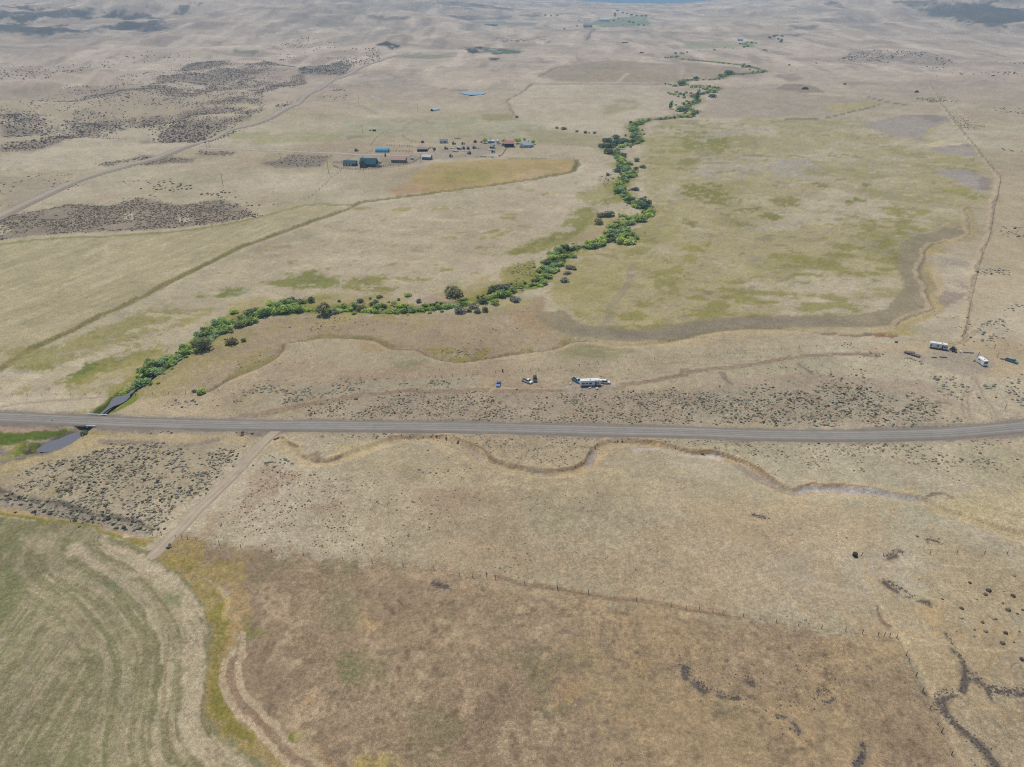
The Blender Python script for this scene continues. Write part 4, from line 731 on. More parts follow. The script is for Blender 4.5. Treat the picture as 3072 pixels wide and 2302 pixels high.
scatter('F 500,700 780,720 1000,760 1200,770 1250,840 900,830 600,790', 0.16, 0.4, 0.9, SG, 'around the small bare hollow beyond the road', 10, (-0.02, 0.1))
scatter('F 950,690 1240,690 1300,720 1100,750', 0.2, 0.4, 0.9, SG, 'around the small bare hollow beyond the road', 8, (-0.02, 0.1))
scatter('F 1600,780 1800,790 1860,860 1800,940 1660,900', 0.4, 0.4, 0.95, 'sage', 'in the clump beside the wheel ruts', 8, (-0.1, 0.05))
scatter('F 1150,610 1250,600 1300,640 1220,660', 0.5, 0.4, 0.9, ('sage', 'brown'), 'in the heap beside the old flatbed', 6, (-0.1, 0.05)); scatter('F 1420,640 1600,680 1570,710 1450,690', 0.3, 0.4, 0.8, SG, 'in the heap beside the old flatbed')
scatter('F 1040,565 1180,560 1190,590 1050,600', 0.3, 0.4, 0.8, SG, 'along the wire fence beyond the ruts'); scatter('F 1960,420 2110,410 2060,480 2050,540 1900,560 1880,530', 0.24, 0.45, 1.0, 'sage', 'in the clump behind the white camper', 9, (-0.05, 0.1))
scatter('F 2000,330 2211,310 2211,400 2030,390', 0.14, 0.45, 1.0, 'sage', 'on the slope behind the white camper', 9, (0, 0.1)); scatter('F 2100,770 2211,760 2211,990 2080,980 2060,900', 0.22, 0.45, 1.0, 'sage', 'in the clumps beyond the wheel ruts', 8, (-0.06, 0.08)); scatter('F 1700,1060 1800,1050 1780,1100 1700,1100', 0.4, 0.4, 0.9, 'sage', 'on the road verge at the bend')
scatter('F 1950,820 2010,820 2010,860 1950,860', 0.5, 0.6, 1.1, 'sage', 'in the clumps beyond the wheel ruts'); scatter('F 1600,350 2211,480 2211,600 2000,600 1800,620', 0.02, 0.4, 0.9, SG, 'scattered over the pale ground by the camp')
scatter('F 1900,80 2110,90 2100,130 1920,120', 0.2, 0.5, 1.0, ('sage', 'dark'), 'beside the long post line'); scatter('C 2040,1480 2211,1460 2211,1540 2060,1530', 0.12, 0.6, 1.2, ('sage', 'dark'), 'beside the long post line', 9, (-0.05, 0.1)); scatter('C 1840,770 1900,760 1970,840 1830,840 1780,770', 0.02, 0.7, 1.2, ('brown', 'dark'), 'beside the long post line')
scatter('E 0,1140 300,1145 900,1165 1600,1165 2211,1185 F 1200,1215 1160,1400 700,1340 400,1290 0,1225 E 2000,1200 1700,1200 1600,1300 1450,1340 1000,1310 800,1230 600,1180 300,1170 0,1190', 0.7, 0.18, 0.55, ('sage', 'brown', 'sage', 'straw'), 'between the road and the dry wash', 8, (-0.15, 0.12))
scatter('F 1250,1215 2300,1190 2300,1330 1700,1400 1300,1330 1000,1260', 0.36, 0.3, 0.75, ('sage', 'sage', 'brown'), 'below the road bend', 10, (-0.04, 0.12)); scatter('F 800,1200 1200,1205 1180,1240 850,1230', 0.4, 0.35, 0.8, ('sage', 'dark'), 'below the road bend', 7, (-0.12, 0.05))
scatter('D 1560,1390 1620,1350 1720,1280 1850,1300 1940,1340 1900,1370 1700,1400', 0.26, 0.35, 0.8, 'sage', 'beside the farm track gate', 7, (-0.1, 0.05)); scatter('D 945,1130 1220,1130 1220,1160 960,1150', 0.3, 0.4, 0.8, ('sage', 'dark'), 'on the verge below the road'); scatter('D 1530,1130 1720,1130 1710,1165 1560,1150', 0.5, 0.4, 0.9, ('dark', 'deep'), 'in the dark verge thicket at the track mouth')
scatter('D 1950,1140 2211,1140 E 300,1150 300,1180 0,1175 D 2000,1165', 0.2, 0.35, 0.75, SG, 'on the verge below the road'); scatter('E 480,1375 700,1395 690,1425 490,1420', 0.35, 0.35, 0.7, 'sage', 'in the small patch below the wash'); scatter('E 530,1235 640,1240 620,1260 540,1255', 0.4, 0.35, 0.7, 'sage', 'in the small patch below the wash')
BT = 'E 0,1300 900,1400 1600,1430 2211,1430 F 600,1560 1500,1640 I 1500,60 1000,200 0,140 H 2211,200 1500,450 900,400 300,330 G 1500,230 1250,150 1400,0 D 1400,1590 1700,1400 2000,1380'
scatter(BT, 0.11, 0.12, 0.36, ('brown', 'brown', 'straw', 'dark'), 'on the dry slope below the wash', 16, (-0.1, 0.2), 0.7)
scatter('D 1650,1430 1900,1370 2100,1430 2211,1480 E 60,1450 0,1658 G 2211,240 1700,190 1350,100 D 1560,1600', 0.6, 0.16, 0.45, ('brown', 'dark', 'brown', 'straw'), 'on the brown tufted slope by the track', 9, (-0.12, 0.08), 0.6)
scatter('E 60,1430 500,1560 900,1480 950,1560 700,1658 H 700,130 300,280 0,290 E 0,1658', 0.28, 0.15, 0.45, ('brown', 'brown', 'straw', 'dark'), 'on the brown tufted slope by the track', 9, (-0.08, 0.1), 0.6)
scatter('D 1050,940 1350,800 1650,640 1850,600 2211,640 E 400,720 400,780 0,800 D 1500,900', 0.05, 0.25, 0.6, ('brown', 'straw', 'green'), 'on the rough pasture beside the creek', 12, (-0.02, 0.15)); scatter('D 1350,800 1650,640 1850,560 2000,480 2211,410 E 0,500 D 1800,640 1500,790', 0.14, 0.25, 0.7, ('green', 'straw', 'brown'), 'on the rough pasture beside the creek', 10, (-0.1, 0.1))
scatter('D 1800,420 2000,410 2211,400 E 250,430 200,480 0,480 D 1900,480', 0.25, 0.3, 0.75, ('green', 'green', 'straw'), 'on the rough pasture beside the creek', 7, (-0.1, 0.05)); scatter('E 560,600 800,590 970,600 950,650 780,680 620,660', 0.3, 0.3, 0.7, 'green', 'in the green hollow by the ditch', 7, (-0.1, 0.05)); scatter('E 300,420 1300,330 1400,470 1200,590 800,580 400,560', 0.03, 0.3, 0.7, ('green', 'brown', 'straw'), 'on the rough pasture beside the creek', 9, (-0.05, 0.15))
scatter('E 1100,60 1260,20 1250,150 1080,180', 0.25, 0.4, 0.9, 'green', 'in the green flat beside the willows', 8, (-0.12, 0.05)); scatter('B 1680,1130 1760,1130 1770,1220 1690,1220', 0.08, 0.5, 1.1, ('brown', 'sage'), 'on the meadow edge near the willows')
scatter('I 1500,430 2211,400 2300,900 1900,860 1650,700', 0.025, 0.3, 0.8, ('dark', 'sage', 'brown'), 'on the stony slope', 14, (-0.05, 0.15)); scatter('I 1850,450 2300,480 2300,900 1900,860', 0.03, 0.35, 0.7, ('dark', 'sage'), 'on the stony slope', 7, (0.0, 0.12)); scatter('I 0,900 1200,900 1500,1100 1700,1658 0,1658', 0.02, 0.12, 0.3, ('dark', 'brown'), 'on the brown foreground pasture', 12, (-0.05, 0.15))
scatter('I 1440,140 1750,180 1740,215 1480,200', 0.3, 0.25, 0.6, ('sage', 'dark'), 'on the stony slope', 6, (-0.1, 0.1)); scatter('I 660,670 800,690 880,740 700,740', 0.7, 0.2, 0.5, ('sage', 'straw'), 'beside the foreground fence', 5, (-0.1, 0.1)); scatter('H 560,460 720,480 700,510 580,500', 0.8, 0.15, 0.4, ('sage', 'dark'), 'on the grey stony spot by the fence')
scatter('I 430,0 600,20 560,60 440,45', 0.4, 0.25, 0.6, ('sage', 'deep'), 'on the grey stony spot by the fence'); scatter('H 0,0 2211,0 2211,600 1200,470 600,380 0,310', 0.035, 0.12, 0.34, ('brown', 'straw', 'dark'), 'on the dry slope below the wash', 14, (-0.08, 0.2), 0.6)
scatter('D 1000,1000 1500,900 2211,780 E 800,720 1500,680 2211,640 F 1200,600 1800,640 2211,700 2211,1080 0,1100 E 1000,1080 0,1040 D 1900,1050', 0.05, 0.15, 0.5, ('sage', 'brown', 'straw'), 'scattered over the flat north of the road', 30, (-0.3, 0.2)); scatter('D 1900,1140 E 1000,1150 2211,1180 F 2211,1210 2211,1500 1200,1500 600,1400 0,1300 E 1800,1300 800,1350 0,1330', 0.035, 0.15, 0.5, ('sage', 'brown', 'straw'), 'scattered over the slope south of the road', 30, (-0.3, 0.2))
# farther brush: flats and hills beyond the creek
scatter('A -300,1470 0,1420 150,1380 450,1325 700,1335 900,1285 1150,1335 1450,1295 1700,1400 1400,1450 900,1490 400,1510 0,1550 -300,1600', 0.36, 0.4, 0.95, ('dark', 'brown', 'brown', 'sage'), 'on the dark brush flat by the far gravel road', 14, (-0.22, -0.02), 0.8)
scatter('A 0,1110 450,1130 520,1210 250,1290 0,1370', 0.03, 0.7, 1.3, ('dark', 'brown'), 'on the open ground by the far gravel road', 25, (-0.02, 0.12)); scatter('A 550,1190 1100,1160 1450,1250 1750,1330 1700,1400 1400,1280 900,1290 450,1330 380,1290', 0.035, 0.7, 1.6, ('dark', 'deep', 'brown'), 'on the open ground by the far gravel road', 20, (-0.05, 0.12))
scatter('A 900,1005 1250,1035 1270,1050 900,1072', 0.10, 0.7, 1.2, ('dark', 'brown'), 'on the patch inside the road fork'); scatter('A 640,1065 900,1018 910,1035 700,1080', 0.10, 0.7, 1.2, ('dark', 'brown'), 'on the patch beside the far gravel road'); scatter('A 1290,975 1530,985 1500,1008 1270,1000', 0.10, 0.7, 1.2, ('dark', 'brown'), 'on the patch inside the road fork')
scatter('V6 500,365 900,300 1050,200 1800,240 1600,430 1300,440 800,450', 0.08, 0.7, 1.2, ('dark', 'brown', 'sage'), 'on the grey brush below the ranch lane', 16, (-0.2, 0.0)); scatter('V6 1080,150 1800,175 1800,190 1080,180', 0.08, 0.7, 1.1, ('dark', 'brown'), 'on the grey brush below the ranch lane'); scatter('A 1440,865 1330,925 1290,935 1500,870 1560,845', 0.10, 0.8, 1.5, ('dark', 'deep'), 'along the far gravel road')
HB = ('dark', 'dark', 'brown', 'brown')
scatter('A 0,650 250,690 600,585 900,575 1250,400 1900,430 1990,545 1700,600 1700,720 1480,850 1300,925 900,905 550,890 250,970 0,990', 0.085, 0.6, 1.3, HB, 'on the brushy hill beyond the gravel road', 60, (-0.22, 0.14), 0.9)
scatter('A 250,600 700,560 1100,420 1900,440 1950,560 1600,640 1000,700 600,760 200,720', 0.015, 0.8, 1.5, HB, 'on the brushy hill beyond the gravel road', 25, (-0.15, 0.15), 0.9); scatter('A 900,760 1250,780 1480,850 1300,925 950,905', 0.03, 1.0, 1.9, HB, 'on the brushy hill beyond the gravel road', 60, (-0.25, -0.05), 0.9); scatter('A 0,740 300,760 700,800 560,890 250,960 0,980', 0.02, 1.0, 1.8, HB, 'on the brushy hill beyond the gravel road', 60, (-0.2, 0.05), 0.9)
scatter('A 1930,440 2211,395 B 110,400 0,490 A 1940,485', 0.03, 1.2, 2.0, ('dark', 'deep'), 'on the brushy knoll beside the far gravel road'); scatter('A 2060,610 2211,560 B 60,640 0,660 A 2100,640', 0.03, 0.9, 1.6, HB, 'on the brushy knoll beside the far gravel road', 40, (-0.1, 0.1)); scatter('A 1790,680 1900,650 1880,700 1790,700', 0.05, 0.9, 1.6, HB, 'along the far gravel road')
scatter('A 0,430 700,400 900,330 1250,330 1250,380 900,420 300,520 0,560', 0.004, 1.2, 2.2, HB, 'on the pale far slopes', 120, (0.0, 0.12), 0.9); scatter('A 1800,240 2211,200 2211,380 1950,400 1750,390', 0.006, 1.2, 2.2, HB, 'on the pale far slopes', 90, (0.0, 0.12), 0.9); scatter('B 0,330 250,300 260,400 60,440 0,420', 0.012, 1.2, 2.2, HB, 'on the pale far slopes', 70, (-0.12, 0.06), 0.9)
scatter('B 1000,250 1380,245 1350,285 1020,275', 0.0045, 1.6, 3.0, HB, 'on the pale far slopes', 120, (-0.15, 0.05)); scatter('C 1050,350 1300,325 1600,340 1780,420 1500,430 1200,415 1000,400', 0.006, 1.4, 2.6, HB, 'on the brown far knoll', 90, (-0.1, 0.1), 0.9); scatter('C 1500,440 1750,430 2211,400 2211,500 1800,490', 0.005, 1.3, 2.4, HB, 'on the brown far knoll', 80, (0.0, 0.12), 0.9)
scatter('C 1500,630 1780,630 1790,660 1550,665', 0.02, 1.0, 1.7, HB, 'on the brown far knoll', 50, (-0.1, 0.08)); scatter('C 1720,755 1800,750 1960,830 1800,840', 0.05, 0.6, 1.1, HB, 'beside the long post line', 20, (-0.1, 0.05)); scatter('C 1950,680 2211,690 2211,740 2080,740', 0.01, 1.0, 1.8, HB, 'on the brown far knoll', 60, (-0.02, 0.1)); scatter('C 1950,960 2211,970 2211,1010 2100,1010', 0.015, 0.9, 1.5, HB, 'beside the long post line', 40, (-0.02, 0.1))
for f, u, v, r in (('V2', 150, 255, 1.3), ('I', 1980, 515, 1.2), ('I', 1960, 540, 1.0), ('I', 2140, 550, 0.9), ('I', 1805, 630, 0.8), ('I', 2105, 640, 1.1), ('I', 2168, 665, 0.5), ('I', 2200, 640, 0.6), ('I', 1940, 720, 0.8), ('I', 2090, 790, 1.0), ('I', 2070, 855, 1.0), ('I', 1860, 465, 0.7), ('I', 2030, 700, 0.5), ('I', 1890, 770, 0.5), ('I', 2195, 960, 0.9), ('F', 1385, 560, 1.0), ('F', 240, 845, 0.7), ('F', 320, 975, 0.8), ('F', 1920, 920, 0.9), ('F', 2030, 920, 0.8), ('F', 1030, 795, 0.8), ('F', 1130, 860, 0.8), ('E', 755, 1200, 0.9), ('F', 130, 1270, 0.9), ('K9', 855, 610, 0.6), ('K9', 1050, 490, 0.6), ('E', 2150, 855, 0.8), ('E', 1330, 920, 0.9), ('E', 1660, 1535, 0.4), ('I', 1115, 300, 0.5), ('H', 700, 205, 0.3)):
    x, y = G1(f, u, v); SH.append((x, y, r * 0.72, 0.9, 'dark', 'standing alone and dark among smaller plants'))
for k in range(0, 2600):
    i = random.randrange(20, len(CREEK) - 1); q = CREEK[i] + np.random.default_rng(k).normal(0, 3.2, 2)
    if pdist(q[:1], q[1:], ROAD, 8)[0][0] < 7: continue
    SH.append((q[0], q[1], random.uniform(0.5, 1.3), 0.8, random.choice(('lush', 'lush', 'green')), 'in the undergrowth of the creek'))
SHX = np.array([s[0] for s in SH]); SHY = np.array([s[1] for s in SH]); SHR = np.array([s[2] for s in SH])
SHZ = hfull(SHX, SHY)
u_, v_, dp_ = proj(SHX, SHY, SHZ)
vis = (u_ > 0) & (u_ < PW) & (v_ > 0) & (v_ < PH)
print('shrubs', len(SH), 'in frame', vis.sum())
own = np.array([s[5] != 'in the undergrowth of the creek' for s in SH])
order = np.argsort(-(SHR / dp_) * vis * own)
big = set(order[:300].tolist())
WORDT = {'sage': 'grey-green', 'brown': 'brown', 'dark': 'dark brown', 'green': 'yellow-green', 'straw': 'straw-coloured', 'lush': 'leafy green', 'deep': 'blackish'}
SMESH = {}
def shrub_mesh(tone, k):
    if (tone, k) not in SMESH:
        V, Fc = SHP[k]; c = np.array(TONE[tone][k % len(TONE[tone])]); r = np.random.default_rng(k)
        SMESH[tone, k] = mesh_np('shrub_' + tone, V, Fc, c[None] * (0.8 + 0.4 * r.random((len(V), 1)))); SMESH[tone, k].materials.append(M_SHRUB)
    return SMESH[tone, k]
VV, FF, CC = [], [], []; base = 0
for i, (x, y, r, hf, tone, place) in enumerate(SH):
    k = i % 8; a = (i * 2.39996) % 6.2832
    if i in big:
        o = link('sagebrush' if tone in ('sage', 'deep', 'dark') else 'dry_bush', shrub_mesh(tone, k)); o.location = (x, y, SHZ[i] - 0.05 * r); o.rotation_euler = (0, 0, a); o.scale = (r, r * (0.85 + 0.3 * ((i * 7) % 10) / 10), r * hf)
        tag(o, f'{"large" if r > 0.85 else "small" if r < 0.5 else "mid-sized"} {WORDT[tone]} bush {place}', 'shrub', 'dry bushes ' + place)
        continue
    V, Fc = SHL[k]; ca, sa = math.cos(a), math.sin(a)
    P = np.empty_like(V); P[:, 0] = x + r * (V[:, 0] * ca - V[:, 1] * sa); P[:, 1] = y + r * (V[:, 0] * sa + V[:, 1] * ca); P[:, 2] = SHZ[i] - 0.05 * r + r * hf * V[:, 2]
    tl = TONE[tone]; c = np.array(tl[(i // 8) % len(tl)])
    VV.append(P); FF.append(Fc + base); base += len(V); CC.append(c[None] * (0.72 + 0.56 * ((np.arange(len(V)) * 0.618 + i * 0.37) % 1))[:, None])
tag(link('brush_cover', mesh_np('brush_cover', np.vstack(VV), np.vstack(FF), np.vstack(CC)), M_SHRUB), kind='stuff')
print('brush tris', sum(len(f) for f in FF))

# stones of the dark stripes and of the wash bed
r = np.random.default_rng(3)
SV = []; SF = []; SC = []; base = 0
oct_ = np.array([(1, 0, 0), (0, 1, 0), (-1, 0, 0), (0, -1, 0), (0, 0, 1), (0.5, 0.5, 0.6)], float); of_ = np.array([(0, 1, 5), (1, 4, 5), (4, 0, 5), (1, 2, 4), (2, 3, 4), (3, 0, 4)])
def stones(p, w, dens, s0, s1, tones):
    global base
    seg = np.linalg.norm(np.diff(p, axis=0), axis=1); n = int(seg.sum() * 2 * w * dens) + 1
    j = r.integers(0, len(p) - 1, n); t = r.random((n, 1)); q = p[j] * (1 - t) + p[j + 1] * t + r.normal(0, w * 0.6, (n, 2)); z = hfull(q[:, 0], q[:, 1])
    for (x, y), zz in zip(q, z):
        s = s0 + (s1 - s0) * r.random() ** 2; V = oct_ * s * (0.7 + 0.6 * r.random((6, 3))); V[:, 2] *= 0.7
        a = r.random() * 6.3; c, d = math.cos(a), math.sin(a)
        SV.append(np.stack([x + V[:, 0] * c - V[:, 1] * d, y + V[:, 0] * d + V[:, 1] * c, zz + V[:, 2] - 0.03], 1)); SF.append(of_ + base); base += 6
        SC.append(np.tile(np.array(tones[r.integers(len(tones))]) * (0.7 + 0.6 * r.random()), (6, 1)))
BAS = (alb(96, 90, 84), alb(78, 74, 70), alb(118, 111, 102), alb(88, 80, 72))
for p_, w_ in zip(ROCKP, ROCKW): stones(p_, w_, 9.0, 0.09, 0.40, BAS)
for f, u, v, w in (('I', 430, 1110, 3.5), ('I', 930, 1180, 4.5), ('I', 720, 1410, 4), ('I', 600, 1250, 7), ('I', 1960, 1560, 5), ('H', 1830, 1640, 2.5), ('I', 250, 1180, 4), ('I', 900, 1010, 7), ('H', 900, 1310, 3)):
    x, y = G1(f, u, v); stones(np.array([[x - w, y], [x + w, y + 0.1]]), w, 0.55, 0.08, 0.34, BAS)
stones(WASH[30:], 1.6, 1.3, 0.06, 0.28, (alb(150, 146, 140), alb(128, 122, 114), alb(170, 166, 160))); stones(WT, 1.2, 3.5, 0.06, 0.25, (alb(188, 186, 182), alb(164, 160, 156)))
tag(link('loose_stones', mesh_np('loose_stones', np.vstack(SV), np.vstack(SF), np.vstack(SC)), M_GRAVEL), kind='stuff')

# ------------------------------------------------------------------ willows and other bushes along the creek
def crown_mesh(seed, tones, nl=7, leaves=420, tall=1.0, leaf=0.085):
    """crown of several leafy mounds: small leaf-cluster faces spread through the outer part of each mound; unit radius, base at 0"""
    q = np.random.default_rng(seed); V = []; Fc = []; C = []
    lobes = []
    for i in range(nl):
        a = 2 * math.pi * i / nl + q.normal(0, 0.4); d = 0.52 * math.sqrt(q.random()) + (0.12 if i else 0); rr = 0.42 + 0.22 * q.random()
        lobes.append((d * math.cos(a), d * math.sin(a), tall * (0.34 + 0.40 * q.random() * (1 - 0.5 * d)), rr, q.integers(len(tones))))
    for (lx, ly, lz, rr, tn) in lobes:
        for _ in range(leaves // nl):
            d = q.normal(size=3); d /= np.linalg.norm(d); d[2] = d[2] if d[2] > -0.55 else -d[2]
            rad = rr * (0.72 + 0.34 * q.random()); c = np.array([lx + d[0] * rad, ly + d[1] * rad, max(lz + d[2] * rad * tall * 0.9, 0.05)])
            nn = 0.6 * d + (0, 0, 0.75) + 0.5 * q.normal(size=3); nn /= np.linalg.norm(nn); s = leaf * (0.6 + 0.9 * q.random())
            u = np.cross(nn, (0.3, 0.2, 1)); u /= np.linalg.norm(u) + 1e-9; v = np.cross(nn, u); k = len(V)
            V += [c - u * s - v * s * 0.7, c + u * s * 0.9 - v * s, c + u * s + v * s * 0.8, c - u * s * 0.8 + v * s]; Fc.append((k, k + 1, k + 2, k + 3))
            cc = np.array(tones[tn]) * (0.72 + 0.5 * q.random()); C += [cc] * 4
    return mesh_np('crown', np.array(V), np.array(Fc), np.array(C))
def stem_mesh(seed, n=5, h=0.55):
    q = np.random.default_rng(seed); m = MB()
    for i in range(n):
        a = 2 * math.pi * i / n + q.random(); t = np.array([0.45 * math.cos(a), 0.45 * math.sin(a), h])
        m.tube([(0.08 * math.cos(a), 0.08 * math.sin(a), -0.06), t * 0.5 + (0, 0, 0.05), t], [0.035, 0.026, 0.012], 5)
    me = bpy.data.meshes.new('stems'); me.from_pydata(m.v, [], m.f); me.materials.append(M_BARK); return me
def trunk_mesh(seed):
    q = np.random.default_rng(seed); m = MB().tube([(0, 0, -0.05), (0.02, 0.01, 0.5), (0.0, 0.02, 1.0)], [0.09, 0.07, 0.04], 7)
    for i in range(5):
        a = 1.3 * i + q.random(); m.tube([(0, 0, 0.45 + 0.08 * i), (0.3 * math.cos(a), 0.3 * math.sin(a), 0.8 + 0.08 * i)], [0.04, 0.015], 5)
    me = bpy.data.meshes.new('trunk'); me.from_pydata(m.v, [], m.f); me.materials.append(M_BARK); return me
GT = {'bright': (pb(3.7, 110, 124, 58), pb(3.6, 98, 114, 52), pb(3.7, 120, 132, 72)), 'mid': (pb(3.7, 88, 104, 56), pb(3.9, 100, 114, 64), pb(2.8, 78, 96, 52)), 'silver': (pb(3.3, 112, 128, 92), pb(3.3, 98, 116, 82), pb(3.3, 90, 108, 70)), 'dark': (pb(3.3, 62, 76, 50), pb(3.3, 70, 82, 54), pb(3.3, 56, 66, 46)), 'olive': (pb(3.3, 92, 96, 66), pb(3.3, 82, 84, 60), pb(3.3, 74, 76, 56)), 'drab': (pb(3.3, 104, 106, 92), pb(3.3, 90, 94, 84), pb(3.3, 80, 78, 70)), 'poplar': (pb(3.3, 54, 74, 50), pb(3.3, 62, 84, 54))}
CRM = {(k, i): crown_mesh(hash_ + 10 * i, v) for hash_, (k, v) in enumerate(GT.items()) for i in range(3)}
for (k, i), me in CRM.items(): me.materials.append(M_LEAF)
POPM = [crown_mesh(300 + i, GT['poplar'], 9, 420, 2.6, 0.10) for i in range(2)]
for me in POPM: me.materials.append(M_LEAF)
STM = [stem_mesh(i) for i in range(3)]; TRM = [trunk_mesh(i) for i in range(3)]
WORDG = {'bright': 'bright green', 'mid': 'green', 'silver': 'silvery green', 'dark': 'dark green', 'olive': 'olive green', 'drab': 'greyish'}
nbush = 0
SMALLB = []
WB = []
def bush(f, u, v, w, tone, place, hk=0.85, name='willow_bush', grp=None, label=None):
    if name == 'willow_bush' and label is None: WB.append((w / FRM[f][2], (f, u, v, w, tone, place, hk, name, grp, label)))
    else: bush_(f, u, v, w, tone, place, hk, name, grp, label)
def bush_(f, u, v, w, tone, place, hk=0.85, name='willow_bush', grp=None, label=None):
    """u,v: foot of the crown nearest the camera; w: its width, both in the zoom's pixels"""
    global nbush
    p0 = px(f, u, v); x, y = un(*p0); d = proj(x, y, 0)[2]
    rad = 0.5 * w / FRM[f][2] * d / FPX
    y += rad * 0.55; z = hz(x, y)
    o = empty(name, (x, y, z), random.random() * 6.28); i = nbush % 3; nbush += 1
    c = link('crown', CRM[tone, i], None, o); rad *= 1.22 if name == 'willow_bush' else 1.05; s = rad / 0.98; s *= random.uniform(0.82, 1.2) if name == 'willow_bush' else 1; c.scale = (s, s * random.uniform(0.8, 1.2), s * hk * random.uniform(0.7, 1.35))
    t = link('stems', STM[i], None, o); t.scale = (s, s, s * hk)
    sz = 'tall' if rad > 3.4 else 'low' if rad < 1.5 else 'rounded'
    tag(o, label or f'{sz} {WORDG[tone]} willow bush {place}', 'bush', grp or ('willow bushes ' + place))
    return o
def bushes(f, place, data, **k):
    for it in data.split():
        a = it.split(','); bush(f, float(a[0]), float(a[1]), float(a[2]), {'b': 'bright', 'm': 'mid', 's': 'silver', 'd': 'dark', 'o': 'olive', 'g': 'drab'}[a[3]], place, **k)
bushes('K1', 'along the creek just above the culvert pool', '140,1430,110,b 200,1385,120,b 280,1335,120,m 345,1280,120,b 480,1300,200,s 560,1270,110,s 420,1170,100,b 470,1110,130,m 560,1110,160,m 690,1105,180,s 780,1060,110,m 600,1010,150,m 760,970,150,s 870,980,140,m 960,960,140,m 830,910,130,s 930,860,110,b 1010,850,100,m 1090,800,110,m 1180,760,150,m 1280,740,130,b 1230,690,120,b 1130,700,110,s')
bushes('K1', 'along the creek below its first bend', '1370,610,150,m 1470,560,160,s 1400,510,120,s 1560,590,160,s 1620,520,140,s 1500,480,120,m 1650,440,150,s 1570,420,120,m 1740,430,140,s 1490,410,90,d 1800,380,150,m 1720,340,130,s 1830,450,120,m 1840,330,120,b 1940,280,130,m 1900,400,110,m 1960,440,80,o 2060,360,120,o 2050,320,110,m')
bush('K1', 1460, 730, 240, 'olive', 'along the creek', label='big dark olive bush at the creek edge below its first bend'); bush('K1', 1935, 645, 200, 'olive', 'x', 1.0, 'lone_bush', 'lone bushes on the pasture', 'round dark olive bush standing alone on pasture south of creek'); bush('K1', 2150, 590, 85, 'olive', 'x', 1.0, 'lone_bush', 'lone bushes on the pasture', 'small olive bush beside the round dark one on the pasture'); bush('K1', 1450, 1450, 140, 'bright', 'x', 0.9, 'lone_bush', 'lone bushes on the pasture', 'bright green bush at the ditch end near the creek pool'); bush('K1', 1345, 1425, 90, 'olive', 'x', 0.8, 'lone_bush', 'lone bushes on the pasture', 'low olive bush beside the bright one at the ditch end')
bushes('K2', 'in the dense creek thicket west of the red-brown flat', '60,790,150,s 130,760,130,m 30,640,130,s 130,640,150,m 230,740,130,m 260,600,140,m 300,680,130,b 400,580,130,d 420,660,140,m 330,460,130,b 470,530,140,m 500,650,140,m 590,630,140,m 540,540,120,s 620,520,140,m 680,600,110,b 730,520,150,m 820,500,150,m 700,400,110,m 600,450,120,d 860,410,150,b 950,400,150,b 900,470,120,d 930,310,120,b 1010,470,120,m 1080,460,120,s 1080,340,140,s 1180,450,160,b 1230,440,160,s 1160,310,140,m 1280,310,140,m 1300,410,120,m 1330,340,110,m 1400,430,140,m 1430,380,140,b 1520,410,140,b 1580,400,110,b 1640,400,110,m 1500,280,90,m 1980,420,140,s 2060,370,120,m 2090,430,90,b 2170,350,110,o 2180,410,100,s')
for u, v, w, t, l in ((1830, 490, 250, 'olive', 'great dark olive bush at the south edge of the creek thicket'), (2010, 460, 110, 'drab', 'small greyish bush beside the great olive bush by the thicket'), (1285, 250, 100, 'dark', 'dark green bush just north of the creek thicket'), (1395, 295, 130, 'drab', 'greyish spiky bush just north of the creek thicket'), (1615, 270, 115, 'dark', 'separate dark bush north of the great olive bush'), (2085, 260, 50, 'dark', 'small dark bush north of the creek on green grass')):
    bush('K2', u, v, w, t, 'x', 1.0, label=l, grp='single bushes by the thicket')
bushes('K3', 'along the creek below the red-brown flat', '60,385,90,s 110,360,90,b 40,340,80,m 170,330,80,m 320,390,90,b 380,370,90,b 440,410,90,m 440,345,70,m 500,330,80,m 545,340,60,d 570,390,90,m 610,410,90,m 650,370,80,b 690,420,70,m 720,380,80,s 740,330,80,b 790,345,70,m 780,410,80,m 820,390,80,o 880,405,90,m 930,390,80,m 960,370,80,b 1010,385,90,m 1050,375,80,m 1050,320,60,b 1110,375,90,m 1160,370,80,m 1210,360,80,m 1260,355,80,m 660,295,70,m 720,255,50,d 440,280,60,m 400,315,60,d 370,240,45,d 600,280,40,m 250,280,60,o 480,225,60,o 830,210,90,b 960,285,70,g')
bushes('K3', 'where the creek turns up the valley', '1310,350,110,m 1370,330,90,m 1430,330,100,s 1480,320,80,d 1540,310,80,m 1600,300,80,b 1650,285,70,m 1760,295,90,d 1900,310,110,m 1840,240,90,b 1920,220,90,b 1990,215,110,m 2060,200,110,m 2110,160,90,m 1700,265,60,o')
for u, v, w, t, l in ((250, 360, 120, 'olive', 'dark olive bush at the grey stones in the creek'), (1395, 210, 170, 'olive', 'big olive bush alone on the red-brown flat'), (1890, 180, 160, 'olive', 'big olive bush where the creek turns up the valley'), (2000, 110, 130, 'drab', 'greyish bush behind the olive one at the creek turn'), (1680, 410, 90, 'drab', 'greyish bush south of the creek at its turn'), (1785, 395, 70, 'olive', 'small olive bush south of the creek at its turn'), (1640, 360, 100, 'drab', 'pale greyish bush behind the greyish one at the turn'), (1480, 415, 110, 'drab', 'low greyish shrub nearest the dry pasture by the creek turn'), (1580, 395, 70, 'drab', 'small greyish shrub between the greyish bushes at the turn'), (2160, 270, 110, 'drab', 'grey sprawling bush east of the creek turn')):
    bush('K3', u, v, w, t, 'x', 0.9, label=l, grp='single bushes by the creek turn')
